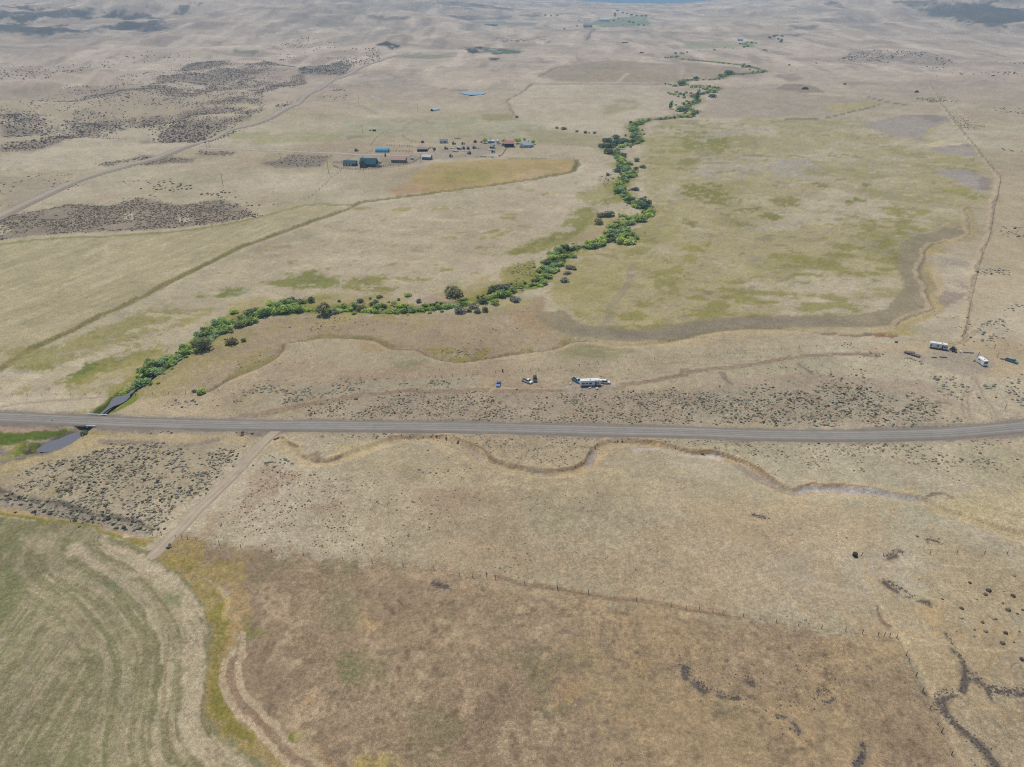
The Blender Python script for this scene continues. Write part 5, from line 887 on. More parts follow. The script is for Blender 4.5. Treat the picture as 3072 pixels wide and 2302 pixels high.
bushes('K4', 'in the leaning green row beside the grassy flat', '830,1150,110,m 900,1190,140,b 960,1140,130,m 830,1060,130,d 920,1030,140,b 860,930,130,b 1010,980,140,m 1080,1000,120,m 1100,880,180,s 980,870,150,m 880,840,130,m 1180,870,150,b 1260,850,120,b 1020,780,140,s 1180,770,150,m 1270,760,150,s 1350,730,120,b 1060,680,200,d 960,660,140,b 1130,580,160,b 1330,660,210,d 1240,560,140,b 1190,500,160,s 1100,480,130,s 1270,430,180,m 1440,540,210,m 1400,440,140,m 1430,360,170,d 1600,360,170,m 1520,350,120,m 1680,340,110,m 690,1130,110,m 600,1170,120,b 480,1180,120,m 720,1040,90,o')
for u, v, w, t, l in ((1415, 1080, 180, 'drab', 'dark grey shrub on the meadow edge east of the willows'), (1480, 910, 170, 'drab', 'grey sprawling shrub between willows and meadow'), (1580, 800, 190, 'drab', 'long pale shrub on the meadow edge east of the willows'), (1640, 550, 150, 'silver', 'pale silvery shrub east of the upper willows')):
    bush('K4', u, v, w, t, 'x', 0.6, label=l, grp='grey shrubs east of the willows')
bushes('K5', 'in the broad willow thicket below the bend', '60,1530,160,d 150,1550,190,m 250,1540,170,m 340,1500,160,b 430,1500,170,m 520,1480,150,d 480,1420,150,b 560,1380,150,b 640,1390,140,d 250,1430,150,b 130,1440,150,b 370,1350,150,b 480,1310,140,b 620,1250,150,m 720,1230,150,s 700,1160,180,s 830,1170,180,s 560,1180,140,b 780,1370,180,d 860,1330,190,o 940,1280,190,b 1080,1260,170,m 930,1430,210,b 1050,1440,230,b 1160,1430,210,b 1250,1390,170,m 1180,1320,160,b 1330,1320,150,m 1200,1230,130,m 990,1160,180,s 1060,1130,150,m 960,1080,160,m 690,1040,170,m 780,1010,150,b 930,990,140,m 1000,1000,130,b 1050,960,150,s 1130,970,130,s 1220,950,150,m 1180,880,140,s 1260,900,130,b 1100,880,110,s')
bushes('K5', 'in the rounded clump at the bend', '1380,880,190,m 1480,870,150,d 1340,820,140,b 1450,780,180,b 1200,820,130,m 1120,810,130,m 1000,750,140,b 1060,760,110,b 900,760,110,s 1560,780,140,m 1640,740,170,b 1700,690,130,m 1560,690,130,b 1660,640,120,b 900,720,90,o 1480,650,90,o')
for u, v, w, t, h, l in ((640, 760, 320, 'dark', 0.95, 'great dark conical tree west of the creek bend'), (440, 770, 200, 'olive', 0.85, 'olive bush at the foot of the great dark tree'), (390, 950, 220, 'olive', 1.1, 'grey-olive upright bush in front of the dark tree'), (830, 980, 160, 'dark', 1.5, 'dark upright tree standing in the willow thicket'), (1620, 490, 170, 'dark', 1.1, 'dark rounded tree at the outer side of the creek bend')):
    bush('K5', u, v, w, t, 'x', h, 'creek_tree', 'dark trees at the creek bend', l)
bushes('K5', 'in the strip of willows above the bend', '1340,540,160,m 1250,520,130,b 1480,540,180,d 1420,480,180,m 1380,550,120,s 1220,460,130,m 1150,430,150,d 1100,350,150,m 1130,290,120,s 1240,330,130,d 1020,330,100,m 1000,250,120,s 960,210,110,m 870,170,140,d 900,110,140,m 960,130,140,s 1010,170,130,s 860,60,120,m 940,50,140,s 1030,60,110,m')
for u, v, w, t, l in ((1320, 100, 130, 'drab', 'bare greyish bush on meadow beside the upper willows'), (1220, 90, 100, 'drab', 'low bare bush next to the greyish one by upper willows'), (1450, 370, 160, 'drab', 'grey leafless bush behind the rounded clump'), (1540, 285, 70, 'dark', 'small dark bush on the meadow above the rounded clump')):
    bush('K5', u, v, w, t, 'x', 0.9, label=l, grp='single bushes above the bend')
bushes('K6', 'along the creek below the ranch bridge', '900,1640,140,b 960,1560,130,m 1080,1550,140,s 930,1540,90,b 1040,1500,130,m 1020,1460,130,d 1120,1440,130,s 1200,1440,150,m 1300,1400,130,m 1240,1370,140,m 1100,1360,150,s 1010,1400,110,b 940,1370,110,d 1170,1310,140,b 1080,1280,140,m 1000,1290,130,s 850,1300,160,d 900,1220,170,m 1010,1230,150,s 1110,1240,140,m 1190,1260,110,b 1130,1180,110,m 1210,1130,100,d 1120,1110,140,m 1030,1090,140,b 960,1070,120,b 880,1030,150,m 860,970,170,s 950,1000,130,b 1020,930,120,o 910,920,140,m 820,900,150,d 780,850,150,m 870,850,140,s 850,780,130,m')
bushes('K6', 'along the creek above the ranch bridge', '930,700,130,b 1000,680,130,b 1080,650,140,b 1150,650,110,s 1180,690,90,d 1220,640,120,m 1240,570,140,d 1310,610,110,m 1370,590,110,m 1460,550,110,d 1500,540,80,m 1240,450,130,m 1180,440,100,m 1050,410,90,d 1300,400,130,s 1380,420,120,b 1410,380,110,b 1230,370,120,m 1210,300,130,m 1330,320,110,m 1280,270,140,s 1190,270,110,m 1350,240,110,b 1230,200,120,b 1310,190,110,m 1240,140,120,m 1340,130,140,m 1420,110,150,m 1460,80,130,b 1400,60,120,b 1520,60,120,b 1590,40,110,m 1650,25,100,o')
for u, v, w, t, h, l in ((480, 690, 220, 'dark', 0.7, 'western dark tree of the grove by the ranch bridge'), (640, 690, 280, 'dark', 0.75, 'broad dark tree in the middle of the bridge grove'), (830, 640, 260, 'dark', 0.9, 'tallest dark tree of the bridge grove'), (1010, 600, 280, 'dark', 0.75, 'eastern dark tree of the bridge grove'), (640, 850, 270, 'dark', 0.7, 'dark tree on the near bank below the ranch bridge'), (820, 470, 260, 'dark', 0.5, 'dark low tree at the back of the bridge grove'), (600, 560, 260, 'dark', 0.6, 'dark tree at the back edge of the bridge grove'), (1310, 1250, 130, 'dark', 1.0, 'upright dark bush east of the creek below the bridge'), (1330, 1045, 170, 'olive', 0.9, 'olive bush east of the creek below the bridge'), (1470, 1200, 170, 'drab', 0.6, 'grey shrub east of the upright dark bush'), (1180, 100, 90, 'dark', 1.0, 'small dark bush at the upper end of bridge willows'), (280, 345, 90, 'olive', 0.8, 'small round bush on the ditch line west of the grove'), (50, 340, 80, 'dark', 1.1, 'upright dark bush on the ditch line west of grove'), (145, 330, 50, 'olive', 0.9, 'smallest bush on the ditch line west of the grove'), (1470, 270, 80, 'drab', 0.9, 'grey shrub east of the creek above the ranch bridge'), (1510, 370, 70, 'drab', 0.9, 'small grey shrub near the yellow bank above the bridge'), (620, 1390, 120, 'drab', 0.7, 'grey shrub on the dry meadow west of the creek'), (740, 1470, 70, 'drab', 0.7, 'low grey shrub west of the creek strip')):
    bush('K6', u, v, w, t, 'x', h, 'creek_tree' if t == 'dark' else 'bush', 'trees by the ranch bridge', l)
for u, v, w, t in ((1395, 835, 22, 'olive'), (1440, 842, 40, 'olive'), (1525, 857, 26, 'olive'), (1137, 765, 20, 'dark'), (1580, 862, 20, 'dark')):
    bush('B', u, v, w, t, 'x', 0.9, 'bush', 'bushes on the ditch line', 'round dark bush on the ditch line between farm and grove')
bushes('K7', 'along the far meandering creek', '180,1430,70,d 250,1430,60,m 330,1420,70,m 410,1415,70,d 500,1400,70,m 560,1400,80,b 640,1400,90,b 720,1385,90,d 790,1340,70,d 590,1330,80,o 500,1300,100,m 570,1300,90,d 620,1280,80,m 470,1240,70,s 430,1200,50,m 560,1190,80,d 650,1170,80,o 720,1150,80,m 770,1160,70,m 830,1140,50,o 610,1140,60,m 570,1080,70,m 470,1060,60,m 560,1040,80,d 410,1030,80,b 500,1020,80,m 350,1020,70,b 310,1000,60,m 440,990,70,m 600,1000,70,m 680,1005,60,m 690,1045,50,o 1040,1065,110,d 1070,985,90,b 960,1000,70,d 880,1020,70,d 1000,950,60,b 940,940,80,m 890,930,70,m 1060,920,80,m 980,900,80,m 830,910,60,m 760,905,70,m 690,905,60,m 1130,905,50,m')
bushes('K7', 'on the farthest loops of the creek', '520,870,100,d 400,885,70,m 440,885,60,o 340,865,50,m 255,850,45,d 480,815,60,m 310,855,40,o 770,785,100,d 690,785,60,m 640,790,50,o 890,780,40,o 990,780,50,m 1150,770,50,d 1180,720,90,b 1140,710,50,m 1310,690,130,d 1410,675,40,o 1540,690,60,m 1500,680,40,m 1640,680,40,o 1720,640,40,d 1700,660,50,m 1790,650,60,m 1870,650,70,m 1650,560,70,d 1600,570,70,m 1540,570,60,d 1560,530,60,m 1150,500,40,m 1220,505,50,o 1300,515,40,o 800,460,30,o 640,445,40,m 300,415,40,m 260,410,50,b 360,405,60,b 430,400,60,m 470,390,40,m 430,350,60,d 520,345,50,d 620,325,40,d 820,300,30,o 1070,285,50,m 1250,245,30,o 1380,255,30,o 560,345,40,d 1660,610,50,b')
def poplar(f, u, v, w, h, label, grp='poplars'):
    x, y = un(*px(f, u, v)); d = proj(x, y, hb(x, y))[2]; k = d / FPX / FRM[f][2]; rad = 0.5 * w * k; hh = h * k; z = hz(x, y)
    o = empty('poplar_tree', (x, y, z)); c = link('crown', POPM[nbush % 2], None, o); c.scale = (rad, rad, hh / 3.1); t = link('trunk', TRM[0], None, o); t.scale = (rad * 1.3, rad * 1.3, hh * 0.7)
    tag(o, label, 'tree', grp)
poplar('K7', 790, 1100, 110, 175, 'tallest dark bluish poplar on the far creek loop'); poplar('K7', 345, 1255, 90, 135, 'dark upright poplar on the near side of the creek loop')

WB.sort(key=lambda q: -q[0])
for k, (s_, a_) in enumerate(WB):
    if k < 290: bush_(*a_)
    else:
        f, u, v, w, tone = a_[:5]; x, y = un(*px(f, u, v)); rad = 0.5 * w / FRM[f][2] * proj(x, y, hb(x, y))[2] / FPX; SMALLB.append((x, y + 0.5 * rad, rad, tone))
VV, FF, CC = [], [], []; base = 0
LOWC = {t: crown_mesh(500 + i, GT[t], 5, 110, 1.0, 0.15) for i, t in enumerate(WORDG)}
for x, y, rad, tone in SMALLB:
    me = LOWC[tone]; n = len(me.vertices); co = np.empty(n * 3, np.float32); me.vertices.foreach_get('co', co); cc = np.empty(n * 4, np.float32); me.color_attributes['col'].data.foreach_get('color', cc)
    VV.append(co.reshape(-1, 3) * (rad, rad, rad * 0.85) + (x, y, hz(x, y))); CC.append(cc.reshape(-1, 4)[:, :3]); FF.append(np.arange(n).reshape(-1, 4) + base); base += n
tag(link('small_creek_willows', mesh_np('small_creek_willows', np.vstack(VV), np.vstack(FF), np.vstack(CC)), M_LEAF), kind='stuff')

# ------------------------------------------------------------------ helpers for made things
def paint(name, c, rough=0.35): return mat(name, c, rough, 0.0, 0.08, 1.2, 0.5)
M_GLASS = mat('dark_glass', (0.02, 0.025, 0.03), 0.08, 0, 0.1, 2, 0.6); M_TYRE = mat('tyre', (0.02, 0.02, 0.02), 0.9); M_RIM = mat('wheel_rim', (0.35, 0.35, 0.36), 0.4, 0.6)
M_WHITE = paint('white_paint', (0.72, 0.73, 0.72)); M_LAMP = mat('lamp_glass', (0.6, 0.6, 0.58), 0.15); M_RED = mat('tail_glass', (0.35, 0.03, 0.02), 0.2); M_STEEL = mat('dull_steel', (0.22, 0.22, 0.22), 0.5, 0.4); M_BLACK = mat('black_frame', (0.025, 0.025, 0.028), 0.7)
M_WOOD = mat('weathered_wood', alb(118, 106, 92), 0.95, 0, 0.25, 2.0); M_POST = mat('fence_wood', alb(84, 72, 60), 0.95, 0, 0.25, 4.0); M_WIRE = mat('fence_wire', (0.12, 0.11, 0.10), 0.6, 0.5)
def place(f, rear, front):
    a = np.array(un(*px(f, *rear))); b = np.array(un(*px(f, *front))); c = 0.5 * (a + b); d = b - a
    return (c[0], c[1], hz(*c)), math.atan2(d[1], d[0])
def wheel(parent, x, y, r, w=0.22, name='wheel'):
    s = 1 if y > 0 else -1
    o = MB().tube([(x, y - w / 2, r), (x, y + w / 2, r)], r, 14).build(name, M_TYRE, parent)
    MB().tube([(x, y + s * w / 2, r), (x, y + s * (w / 2 + 0.015), r)], r * 0.6, 10).build('rim', M_RIM, o)
    return o
def quad(name, pts, m, parent, t=0.012):
    """thin pane standing a little proud of the face it lies on"""
    p = [np.array(q, float) for q in pts]; n = np.cross(p[1] - p[0], p[2] - p[0]); n = n / np.linalg.norm(n) * t
    return MB().add([tuple(q) for q in p] + [tuple(q + n) for q in p], [(3, 2, 1, 0), (4, 5, 6, 7), (0, 1, 5, 4), (1, 2, 6, 5), (2, 3, 7, 6), (3, 0, 4, 7)]).build(name, m, parent)
def car(kind, f, rear, front, c, label, name, L=4.6, W=1.8, roofc=None, grp=None):
    loc, rz = place(f, rear, front); o = empty(name, loc, rz); m = paint('paint_' + label.replace(' ', '_')[:24], c); mr = paint('roof_' + label.replace(' ', '_')[:24], roofc) if roofc else m
    h = L / 2; w = W / 2; hood = 0.98 if kind != 'sedan' else 0.88; top = {'sedan': 1.45, 'suv': 1.78, 'pickup': 1.8}[kind]
    if kind == 'pickup':
        MB().prism([(-0.02, 0.42), (-0.02, hood + 0.05), (h - 1.25, hood + 0.05), (h - 0.15, hood - 0.08), (h, hood - 0.3), (h, 0.42)], -w, w, {2: 0.04, 3: 0.1, 4: 0.08}).build('body', m, o)
        b = MB().box(-h, -0.05, -w, w, 0.42, 0.62); b.box(-h, -0.05, -w, -w + 0.08, 0.62, hood + 0.02); b.box(-h, -0.05, w - 0.08, w, 0.62, hood + 0.02); b.box(-h, -h + 0.06, -w + 0.08, w - 0.08, 0.62, hood + 0.02); b.build('cargo_bed', m, o)
        MB().box(-h + 0.08, -0.1, -w + 0.1, w - 0.1, 0.622, 0.64).build('bed_liner', M_BLACK, o)
        x0, x1, x2, x3 = 0.0, 0.22, 1.05, 1.65; x0 = -0.02
    elif kind == 'suv':
        MB().prism([(-h, 0.4), (-h, hood + 0.02), (h - 1.1, hood + 0.02), (h - 0.1, hood - 0.1), (h, 0.62), (h, 0.4)], -w, w, {1: 0.04, 2: 0.05, 3: 0.12}).build('body', m, o)
        x0, x1, x2, x3 = -h + 0.02, -h + 0.3, h - 1.85, h - 1.15
    else:
        MB().prism([(-h, 0.34), (-h, 0.72), (-h + 0.12, 0.86), (-h + 0.9, hood + 0.02), (h - 1.25, hood), (h - 0.12, 0.70), (h, 0.52), (h, 0.34)], -w, w, {1: 0.05, 2: 0.1, 3: 0.06, 4: 0.06, 5: 0.14, 6: 0.1}).build('body', m, o)
        x0, x1, x2, x3 = -h + 0.75, -h + 1.45, h - 2.25, h - 1.35
    iy = 0.2
    MB().prism([(x0, hood - 0.02), (x1, top), (x2, top), (x3, hood - 0.02)], -w + 0.05, w - 0.05, {1: iy, 2: iy}).build('cabin', mr, o)
    zb, zt = hood + 0.05, top - 0.08; fr = lambda xa, xb, z: xa + (xb - xa) * (z - hood) / (top - hood); wy = lambda z: w - 0.05 - iy * (z - hood) / (top - hood)
    quad('windscreen', [(fr(x3, x2, zb), -wy(zb) + 0.08, zb), (fr(x3, x2, zb), wy(zb) - 0.08, zb), (fr(x3, x2, zt), wy(zt) - 0.06, zt), (fr(x3, x2, zt), -wy(zt) + 0.06, zt)], M_GLASS, o)
    quad('rear_window', [(fr(x0, x1, zb), wy(zb) - 0.08, zb), (fr(x0, x1, zb), -wy(zb) + 0.08, zb), (fr(x0, x1, zt), -wy(zt) + 0.06, zt), (fr(x0, x1, zt), wy(zt) - 0.06, zt)], M_GLASS, o)
    for s in (1, -1):
        a = [(fr(x0, x1, zb) + 0.1, s * wy(zb), zb), (fr(x3, x2, zb) - 0.12, s * wy(zb), zb), (fr(x3, x2, zt) - 0.06, s * wy(zt), zt), (fr(x0, x1, zt) + 0.06, s * wy(zt), zt)]
        quad('side_window', a[::-1] if s > 0 else a, M_GLASS, o)
        MB().box(h - 0.02, h + 0.02, s * (w - 0.3) - 0.14, s * (w - 0.3) + 0.14, 0.62, 0.78).build('headlight', M_LAMP, o); MB().box(-h - 0.02, -h + 0.02, s * (w - 0.2) - 0.1, s * (w - 0.2) + 0.1, 0.62, 0.82).build('tail_light', M_RED, o)
        for x in (-h + 0.85, h - 0.85): wheel(o, x, s * (w - 0.1), 0.36 if kind != 'sedan' else 0.32)
        MB().box(x2 + 0.35, x2 + 0.5, s * (w + 0.08) - 0.08, s * (w + 0.08) + 0.08, hood + 0.02, hood + 0.16).build('mirror', M_BLACK, o)
    MB().box(h - 0.04, h + 0.09, -w + 0.1, w - 0.1, 0.36, 0.52).build('bumper', M_STEEL, o); MB().box(-h - 0.09, -h + 0.04, -w + 0.1, w - 0.1, 0.36, 0.52).build('bumper', M_STEEL, o)
    return tag(o, label, 'car' if kind != 'pickup' else 'pickup', grp or 'vehicles parked on the dirt track')
def box_van(name, f, rear, front, L, W, H, c, label, cat, win, door=None, wheels=(0,), stripe=None, nose='flat', grp='trailers and campers', glassfront=False, vents=2):
    """travel trailer, motorhome or camper body: rounded long box on wheels"""
    loc, rz = place(f, rear, front); o = empty(name, loc, rz); h = L / 2; w = W / 2; z0 = 0.45; m = mat('shell_' + name + label[:8], c, 0.45, 0, 0.06, 0.8, 0.4)
    pr = [(-h, z0), (-h, H - 0.3), (-h + 0.12, H - 0.06), (-h + 0.4, H), (h - 0.5, H), (h - 0.15, H - 0.1), (h, H - 0.45), (h if nose == 'flat' else h + 0.25, H * 0.45), (h, z0)]
    sh = MB().prism(pr, -w, w, {2: 0.04, 3: 0.12, 4: 0.12, 5: 0.05}).build('shell', m, o)
    if stripe: 
        for s in (1, -1): MB().box(-h + 0.05, h - 0.05, s * w - 0.008, s * w + 0.008, z0 + 0.05, z0 + 0.42).build('stripe', mat('stripe' + label[:8], stripe, 0.5), o)
    MB().box(-h + 0.2, h - 0.2, -w + 0.15, w - 0.15, 0.22, z0).build('underframe', M_BLACK, o)
    for (xa, xb, za, zb, s) in win: 
        MB().box(xa, xb, s * w - 0.012, s * w + 0.014, za, zb).build('window', M_GLASS, o)
    if door: 
        d = MB().box(door[0], door[1], door[2] * w - 0.02, door[2] * w + 0.012, z0 + 0.05, z0 + 1.95).build('door', mat('door_' + label[:8], door[3], 0.5), o); MB().box(door[0] + 0.06, door[0] + 0.12, door[2] * w + door[2] * 0.02, door[2] * w + door[2] * 0.05, z0 + 0.9, z0 + 1.05).build('handle', M_STEEL, d)
    for i in range(vents): MB().box(-h + L * (i + 1) / (vents + 1) - 0.3, -h + L * (i + 1) / (vents + 1) + 0.3, -0.3, 0.3, H, H + 0.18, 0.05, 0.05).build('roof_vent', M_STEEL if i % 2 else M_WHITE, o)
    for x in wheels:
        for s in (1, -1): wheel(o, x, s * (w - 0.12), 0.4, 0.22)
    if glassfront: MB().box(h - 0.03, h + 0.03, -w + 0.25, w - 0.25, H * 0.5, H - 0.55).build('windscreen', M_GLASS, o)
    else: MB().tube([(h - 0.1, w * 0.6, 0.42), (h + 1.2, 0, 0.42), (h - 0.1, -w * 0.6, 0.42)], 0.05, 5).build('hitch', M_BLACK, o)
    return tag(o, label, cat, grp)
# ---- vehicles on the dirt track
car('sedan', 'V1', (205, 375), (190, 452), (0.06, 0.16, 0.42), 'blue sedan parked alone beside the dirt track', 'sedan', 4.7, 1.9)
car('pickup', 'V1', (618, 350), (722, 388), (0.66, 0.68, 0.66), 'white pickup truck parked next to the black car', 'pickup_truck', 5.3, 1.9)
car('suv', 'V1', (800, 318), (806, 366), (0.025, 0.022, 0.022), 'black car parked next to the white pickup truck', 'sport_utility_vehicle', 4.2, 1.85)
car('pickup', 'V1', (1440, 330), (1545, 388), (0.10, 0.30, 0.38), 'light blue old pickup parked behind the long white trailer', 'pickup_truck', 5.2, 1.9, (0.30, 0.52, 0.60))
car('suv', 'V1', (1915, 385), (2035, 392), (0.66, 0.67, 0.66), 'white wagon parked in front of the long white trailer', 'sport_utility_vehicle', 4.0, 1.75)
box_van('travel_trailer', 'V1', (1545, 430), (1880, 415), 9.0, 2.5, 3.0, (0.62, 0.62, 0.60), 'long white travel trailer with dark door beside the dirt track', 'trailer', [(-3.9, -2.7, 1.3, 2.0, -1), (-2.3, -1.1, 1.35, 1.95, -1), (-0.7, 0.6, 1.3, 2.0, -1), (3.0, 3.8, 1.4, 2.0, -1), (-3.5, -2.2, 1.3, 2.0, 1)], (2.0, 2.75, -1, (0.05, 0.045, 0.04)), (-0.5, 0.45), (0.30, 0.28, 0.26), vents=3)
# small things around the trailer
def crate(name, f, u, v, s, c, label, cat, top=True):
    x, y = un(*px(f, u, v)); o = empty(name, (x, y, hz(x, y)), random.random()); MB().box(-s[0] / 2, s[0] / 2, -s[1] / 2, s[1] / 2, 0.03, s[2], 0.03, 0.03).build('case', mat('case_' + label[:14], c, 0.6), o)
    if top: MB().box(-s[0] / 2 - 0.03, s[0] / 2 + 0.03, -s[1] / 2 - 0.03, s[1] / 2 + 0.03, s[2], s[2] + 0.06).build('lid', mat('lid_' + label[:14], tuple(min(0.8, q * 1.15) for q in c), 0.6), o)
    return tag(o, label, cat)
crate('appliance', 'V1', 1825, 490, (1.2, 0.7, 0.7), (0.5, 0.5, 0.5), 'white box standing on the ground before the trailer door', 'box'); crate('storage_bin', 'V1', 1720, 465, (1.8, 0.5, 0.35), (0.42, 0.43, 0.44), 'long pale bin lying beside the long white trailer', 'box'); crate('bucket', 'V1', 1388, 403, (0.5, 0.5, 0.5), (0.66, 0.64, 0.6), 'small white tub on the ground left of the trailer', 'tub'); crate('propane_box', 'V1', 1893, 372, (1.1, 1.2, 1.2), (0.66, 0.66, 0.64), 'white propane housing between the trailer and the wagon', 'box'); crate('cooler', 'V1', 1915, 428, (1.1, 0.6, 0.4), (0.30, 0.28, 0.26), 'grey cooler on the ground below the white wagon', 'box'); crate('toolbox', 'V1', 500, 497, (0.6, 0.4, 0.4), (0.03, 0.03, 0.03), 'small black box lying on the dirt track', 'box')
# ---- the camp at the turn of the ruts
box_van('motorhome', 'V2', (705, 335), (940, 372), 7.8, 2.4, 3.0, (0.64, 0.63, 0.60), 'old white motorhome with dark windows beside the bare grey yard', 'motorhome', [(-3.8, -3.1, 1.2, 2.1, -1), (-1.0, 0.1, 1.5, 2.2, -1), (2.2, 3.0, 1.3, 2.1, -1), (3.2, 3.8, 1.3, 2.1, -1), (-2.5, -1.6, 1.4, 2.1, 1)], (1.3, 1.95, -1, (0.04, 0.035, 0.03)), (-2.4, 2.9), (0.22, 0.13, 0.10), glassfront=True)
box_van('camper', 'V2', (1480, 570), (1575, 640), 5.0, 2.3, 2.9, (0.72, 0.72, 0.70), 'white boxy camper with dark front window on the grey yard', 'camper', [(-1.5, -0.6, 1.6, 2.3, -1), (0.5, 1.5, 1.6, 2.3, 1)], (-0.3, 0.4, -1, (0.5, 0.5, 0.48)), (-1.2, 1.6), None, glassfront=True, vents=2)
car('pickup', 'V2', (1935, 545), (2078, 592), (0.03, 0.30, 0.36), 'turquoise pickup parked beyond the white boxy camper', 'pickup_truck', 5.3, 1.9)
def flatbed(f, rear, front, L, W, label, planks=9, c=alb(120, 110, 100), load=True, grp='flatbed trailers'):
    loc, rz = place(f, rear, front); o = empty('flatbed_trailer', loc, rz); h = L / 2; w = W / 2
    fr = MB().box(-h, h, -w, -w + 0.12, 0.55, 0.7); fr.box(-h, h, w - 0.12, w, 0.55, 0.7); fr.box(-h, -h + 0.12, -w + 0.12, w - 0.12, 0.55, 0.7); fr.box(h - 0.12, h, -w + 0.12, w - 0.12, 0.55, 0.7); fr.build('frame', M_BLACK, o)
    me = None; pw = (W - 0.02) / planks
    for i in range(planks):
        b = MB().box(-h + 0.01, h - 0.01, -pw / 2 + 0.015, pw / 2 - 0.015, 0.703, 0.75 + 0.01 * (i % 2)) if me is None else None
        if b: pl = b.build('plank', mat('deck_' + label[:10], c, 0.9, 0, 0.2), o); me = pl.data
        else: pl = link('plank', me, None, o)
        pl.location.y = -w + pw * (i + 0.5)
    for x in (-h * 0.35, -h * 0.1):
        for s in (1, -1): wheel(o, x, s * (w - 0.1), 0.38)
    MB().tube([(h, 0.5, 0.6), (h + 1.3, 0, 0.55), (h, -0.5, 0.6)], 0.06, 5).build('hitch', M_BLACK, o)
    return tag(o, label, 'trailer', grp)
flatbed('V2', (330, 430), (480, 480), 7.2, 2.3, 'grey flatbed trailer loaded with scrap beside the sagebrush', 8)
x, y = un(*px('V2', 375, 445)); zz = hz(x, y) + 0.78
sc = empty('scrap_lumber', (x, y, zz), -0.3)
for i in range(9): MB().box(-1.6, 1.4 + 0.3 * (i % 3), -0.9 + 0.2 * i, -0.75 + 0.2 * i, 0.02 + 0.1 * (i % 2), 0.12 + 0.14 * (i % 3)).build('board', mat('pale_board', alb(186, 180, 172), 0.9, 0, 0.2) if i % 2 else M_WOOD, sc)
tag(sc, 'pale scrap boards lying on the grey flatbed trailer', 'lumber')
def lumber(f, u, v, n, L, label, rz=0.1):
    x, y = un(*px(f, u, v)); o = empty('lumber_stack', (x, y, hz(x, y)), rz)
    for i in range(n): MB().box(-L / 2 + 0.2 * (i % 3), L / 2 - 0.15 * (i % 2), -0.5 + 0.22 * i, -0.32 + 0.22 * i, 0.03 + 0.02 * (i % 2), 0.15 + 0.1 * ((i * 7) % 4)).build('board', M_WOOD, o)
    return tag(o, label, 'lumber')
lumber('V2', 910, 498, 5, 3.4, 'weathered boards lying in the middle of the grey yard', -0.15); lumber('V2', 760, 500, 3, 2.6, 'few grey boards lying before the old motorhome', -0.2); lumber('V2', 1310, 425, 3, 5.0, 'long weathered timbers at the back of the grey yard', -0.12); lumber('V2', 1880, 528, 5, 3.0, 'rusty dark trailer frame behind the turquoise pickup', -0.25)
def tractor(f, u, v, rz, c, label, s=1.0, grp='farm machines', name='tractor'):
    x, y = un(*px(f, u, v)); o = empty(name, (x, y, hz(x, y)), rz); o.scale = (s, s, s); m = paint('tractor_' + label[:16], c, 0.5)
    MB().box(-0.3, 1.9, -0.38, 0.38, 0.75, 1.35, 0.05, 0.05).build('hood', m, o); cb = MB().box(-1.1, 0.2, -0.6, 0.6, 1.3, 2.5, 0.1, 0.08).build('cab', m, o); MB().box(-1.15, 0.25, -0.65, 0.65, 2.5, 2.6).build('roof', m, cb)
    for sy in (1, -1):
        MB().box(-0.9, 0.05, sy * 0.60 - 0.01, sy * 0.60 + 0.01, 1.6, 2.3).build('window', M_GLASS, cb); wheel(o, -0.7, sy * 0.85, 0.8, 0.45); wheel(o, 1.4, sy * 0.7, 0.45, 0.28)
    MB().tube([(1.2, 0.15, 1.3), (1.2, 0.15, 2.2)], 0.04, 6).build('exhaust', M_BLACK, o)
    return tag(o, label, 'tractor', grp)
tractor('V2', 1065, 395, 0.2, (0.05, 0.045, 0.045), 'black old tractor behind the grey yard by the motorhome', 0.9); crate('fuel_tank', 'V2', 1110, 412, (1.9, 0.9, 0.6), (0.06, 0.06, 0.06), 'dark low tank lying beside the black old tractor', 'tank'); crate('water_drum', 'V2', 1187, 420, (0.7, 0.7, 0.8), (0.66, 0.66, 0.64), 'white drum at the back of the grey yard', 'drum'); crate('white_case', 'V2', 1028, 385, (1.0, 0.9, 0.9), (0.55, 0.55, 0.55), 'pale grey case left of the black old tractor', 'box')
lumber('V2', 1410, 555, 4, 2.4, 'tangle of grey poles beside the white boxy camper', 0.9); lumber('D', 1790, 1185, 5, 2.4, 'broken dark boards in the hollow beside the farm track', 0.8)

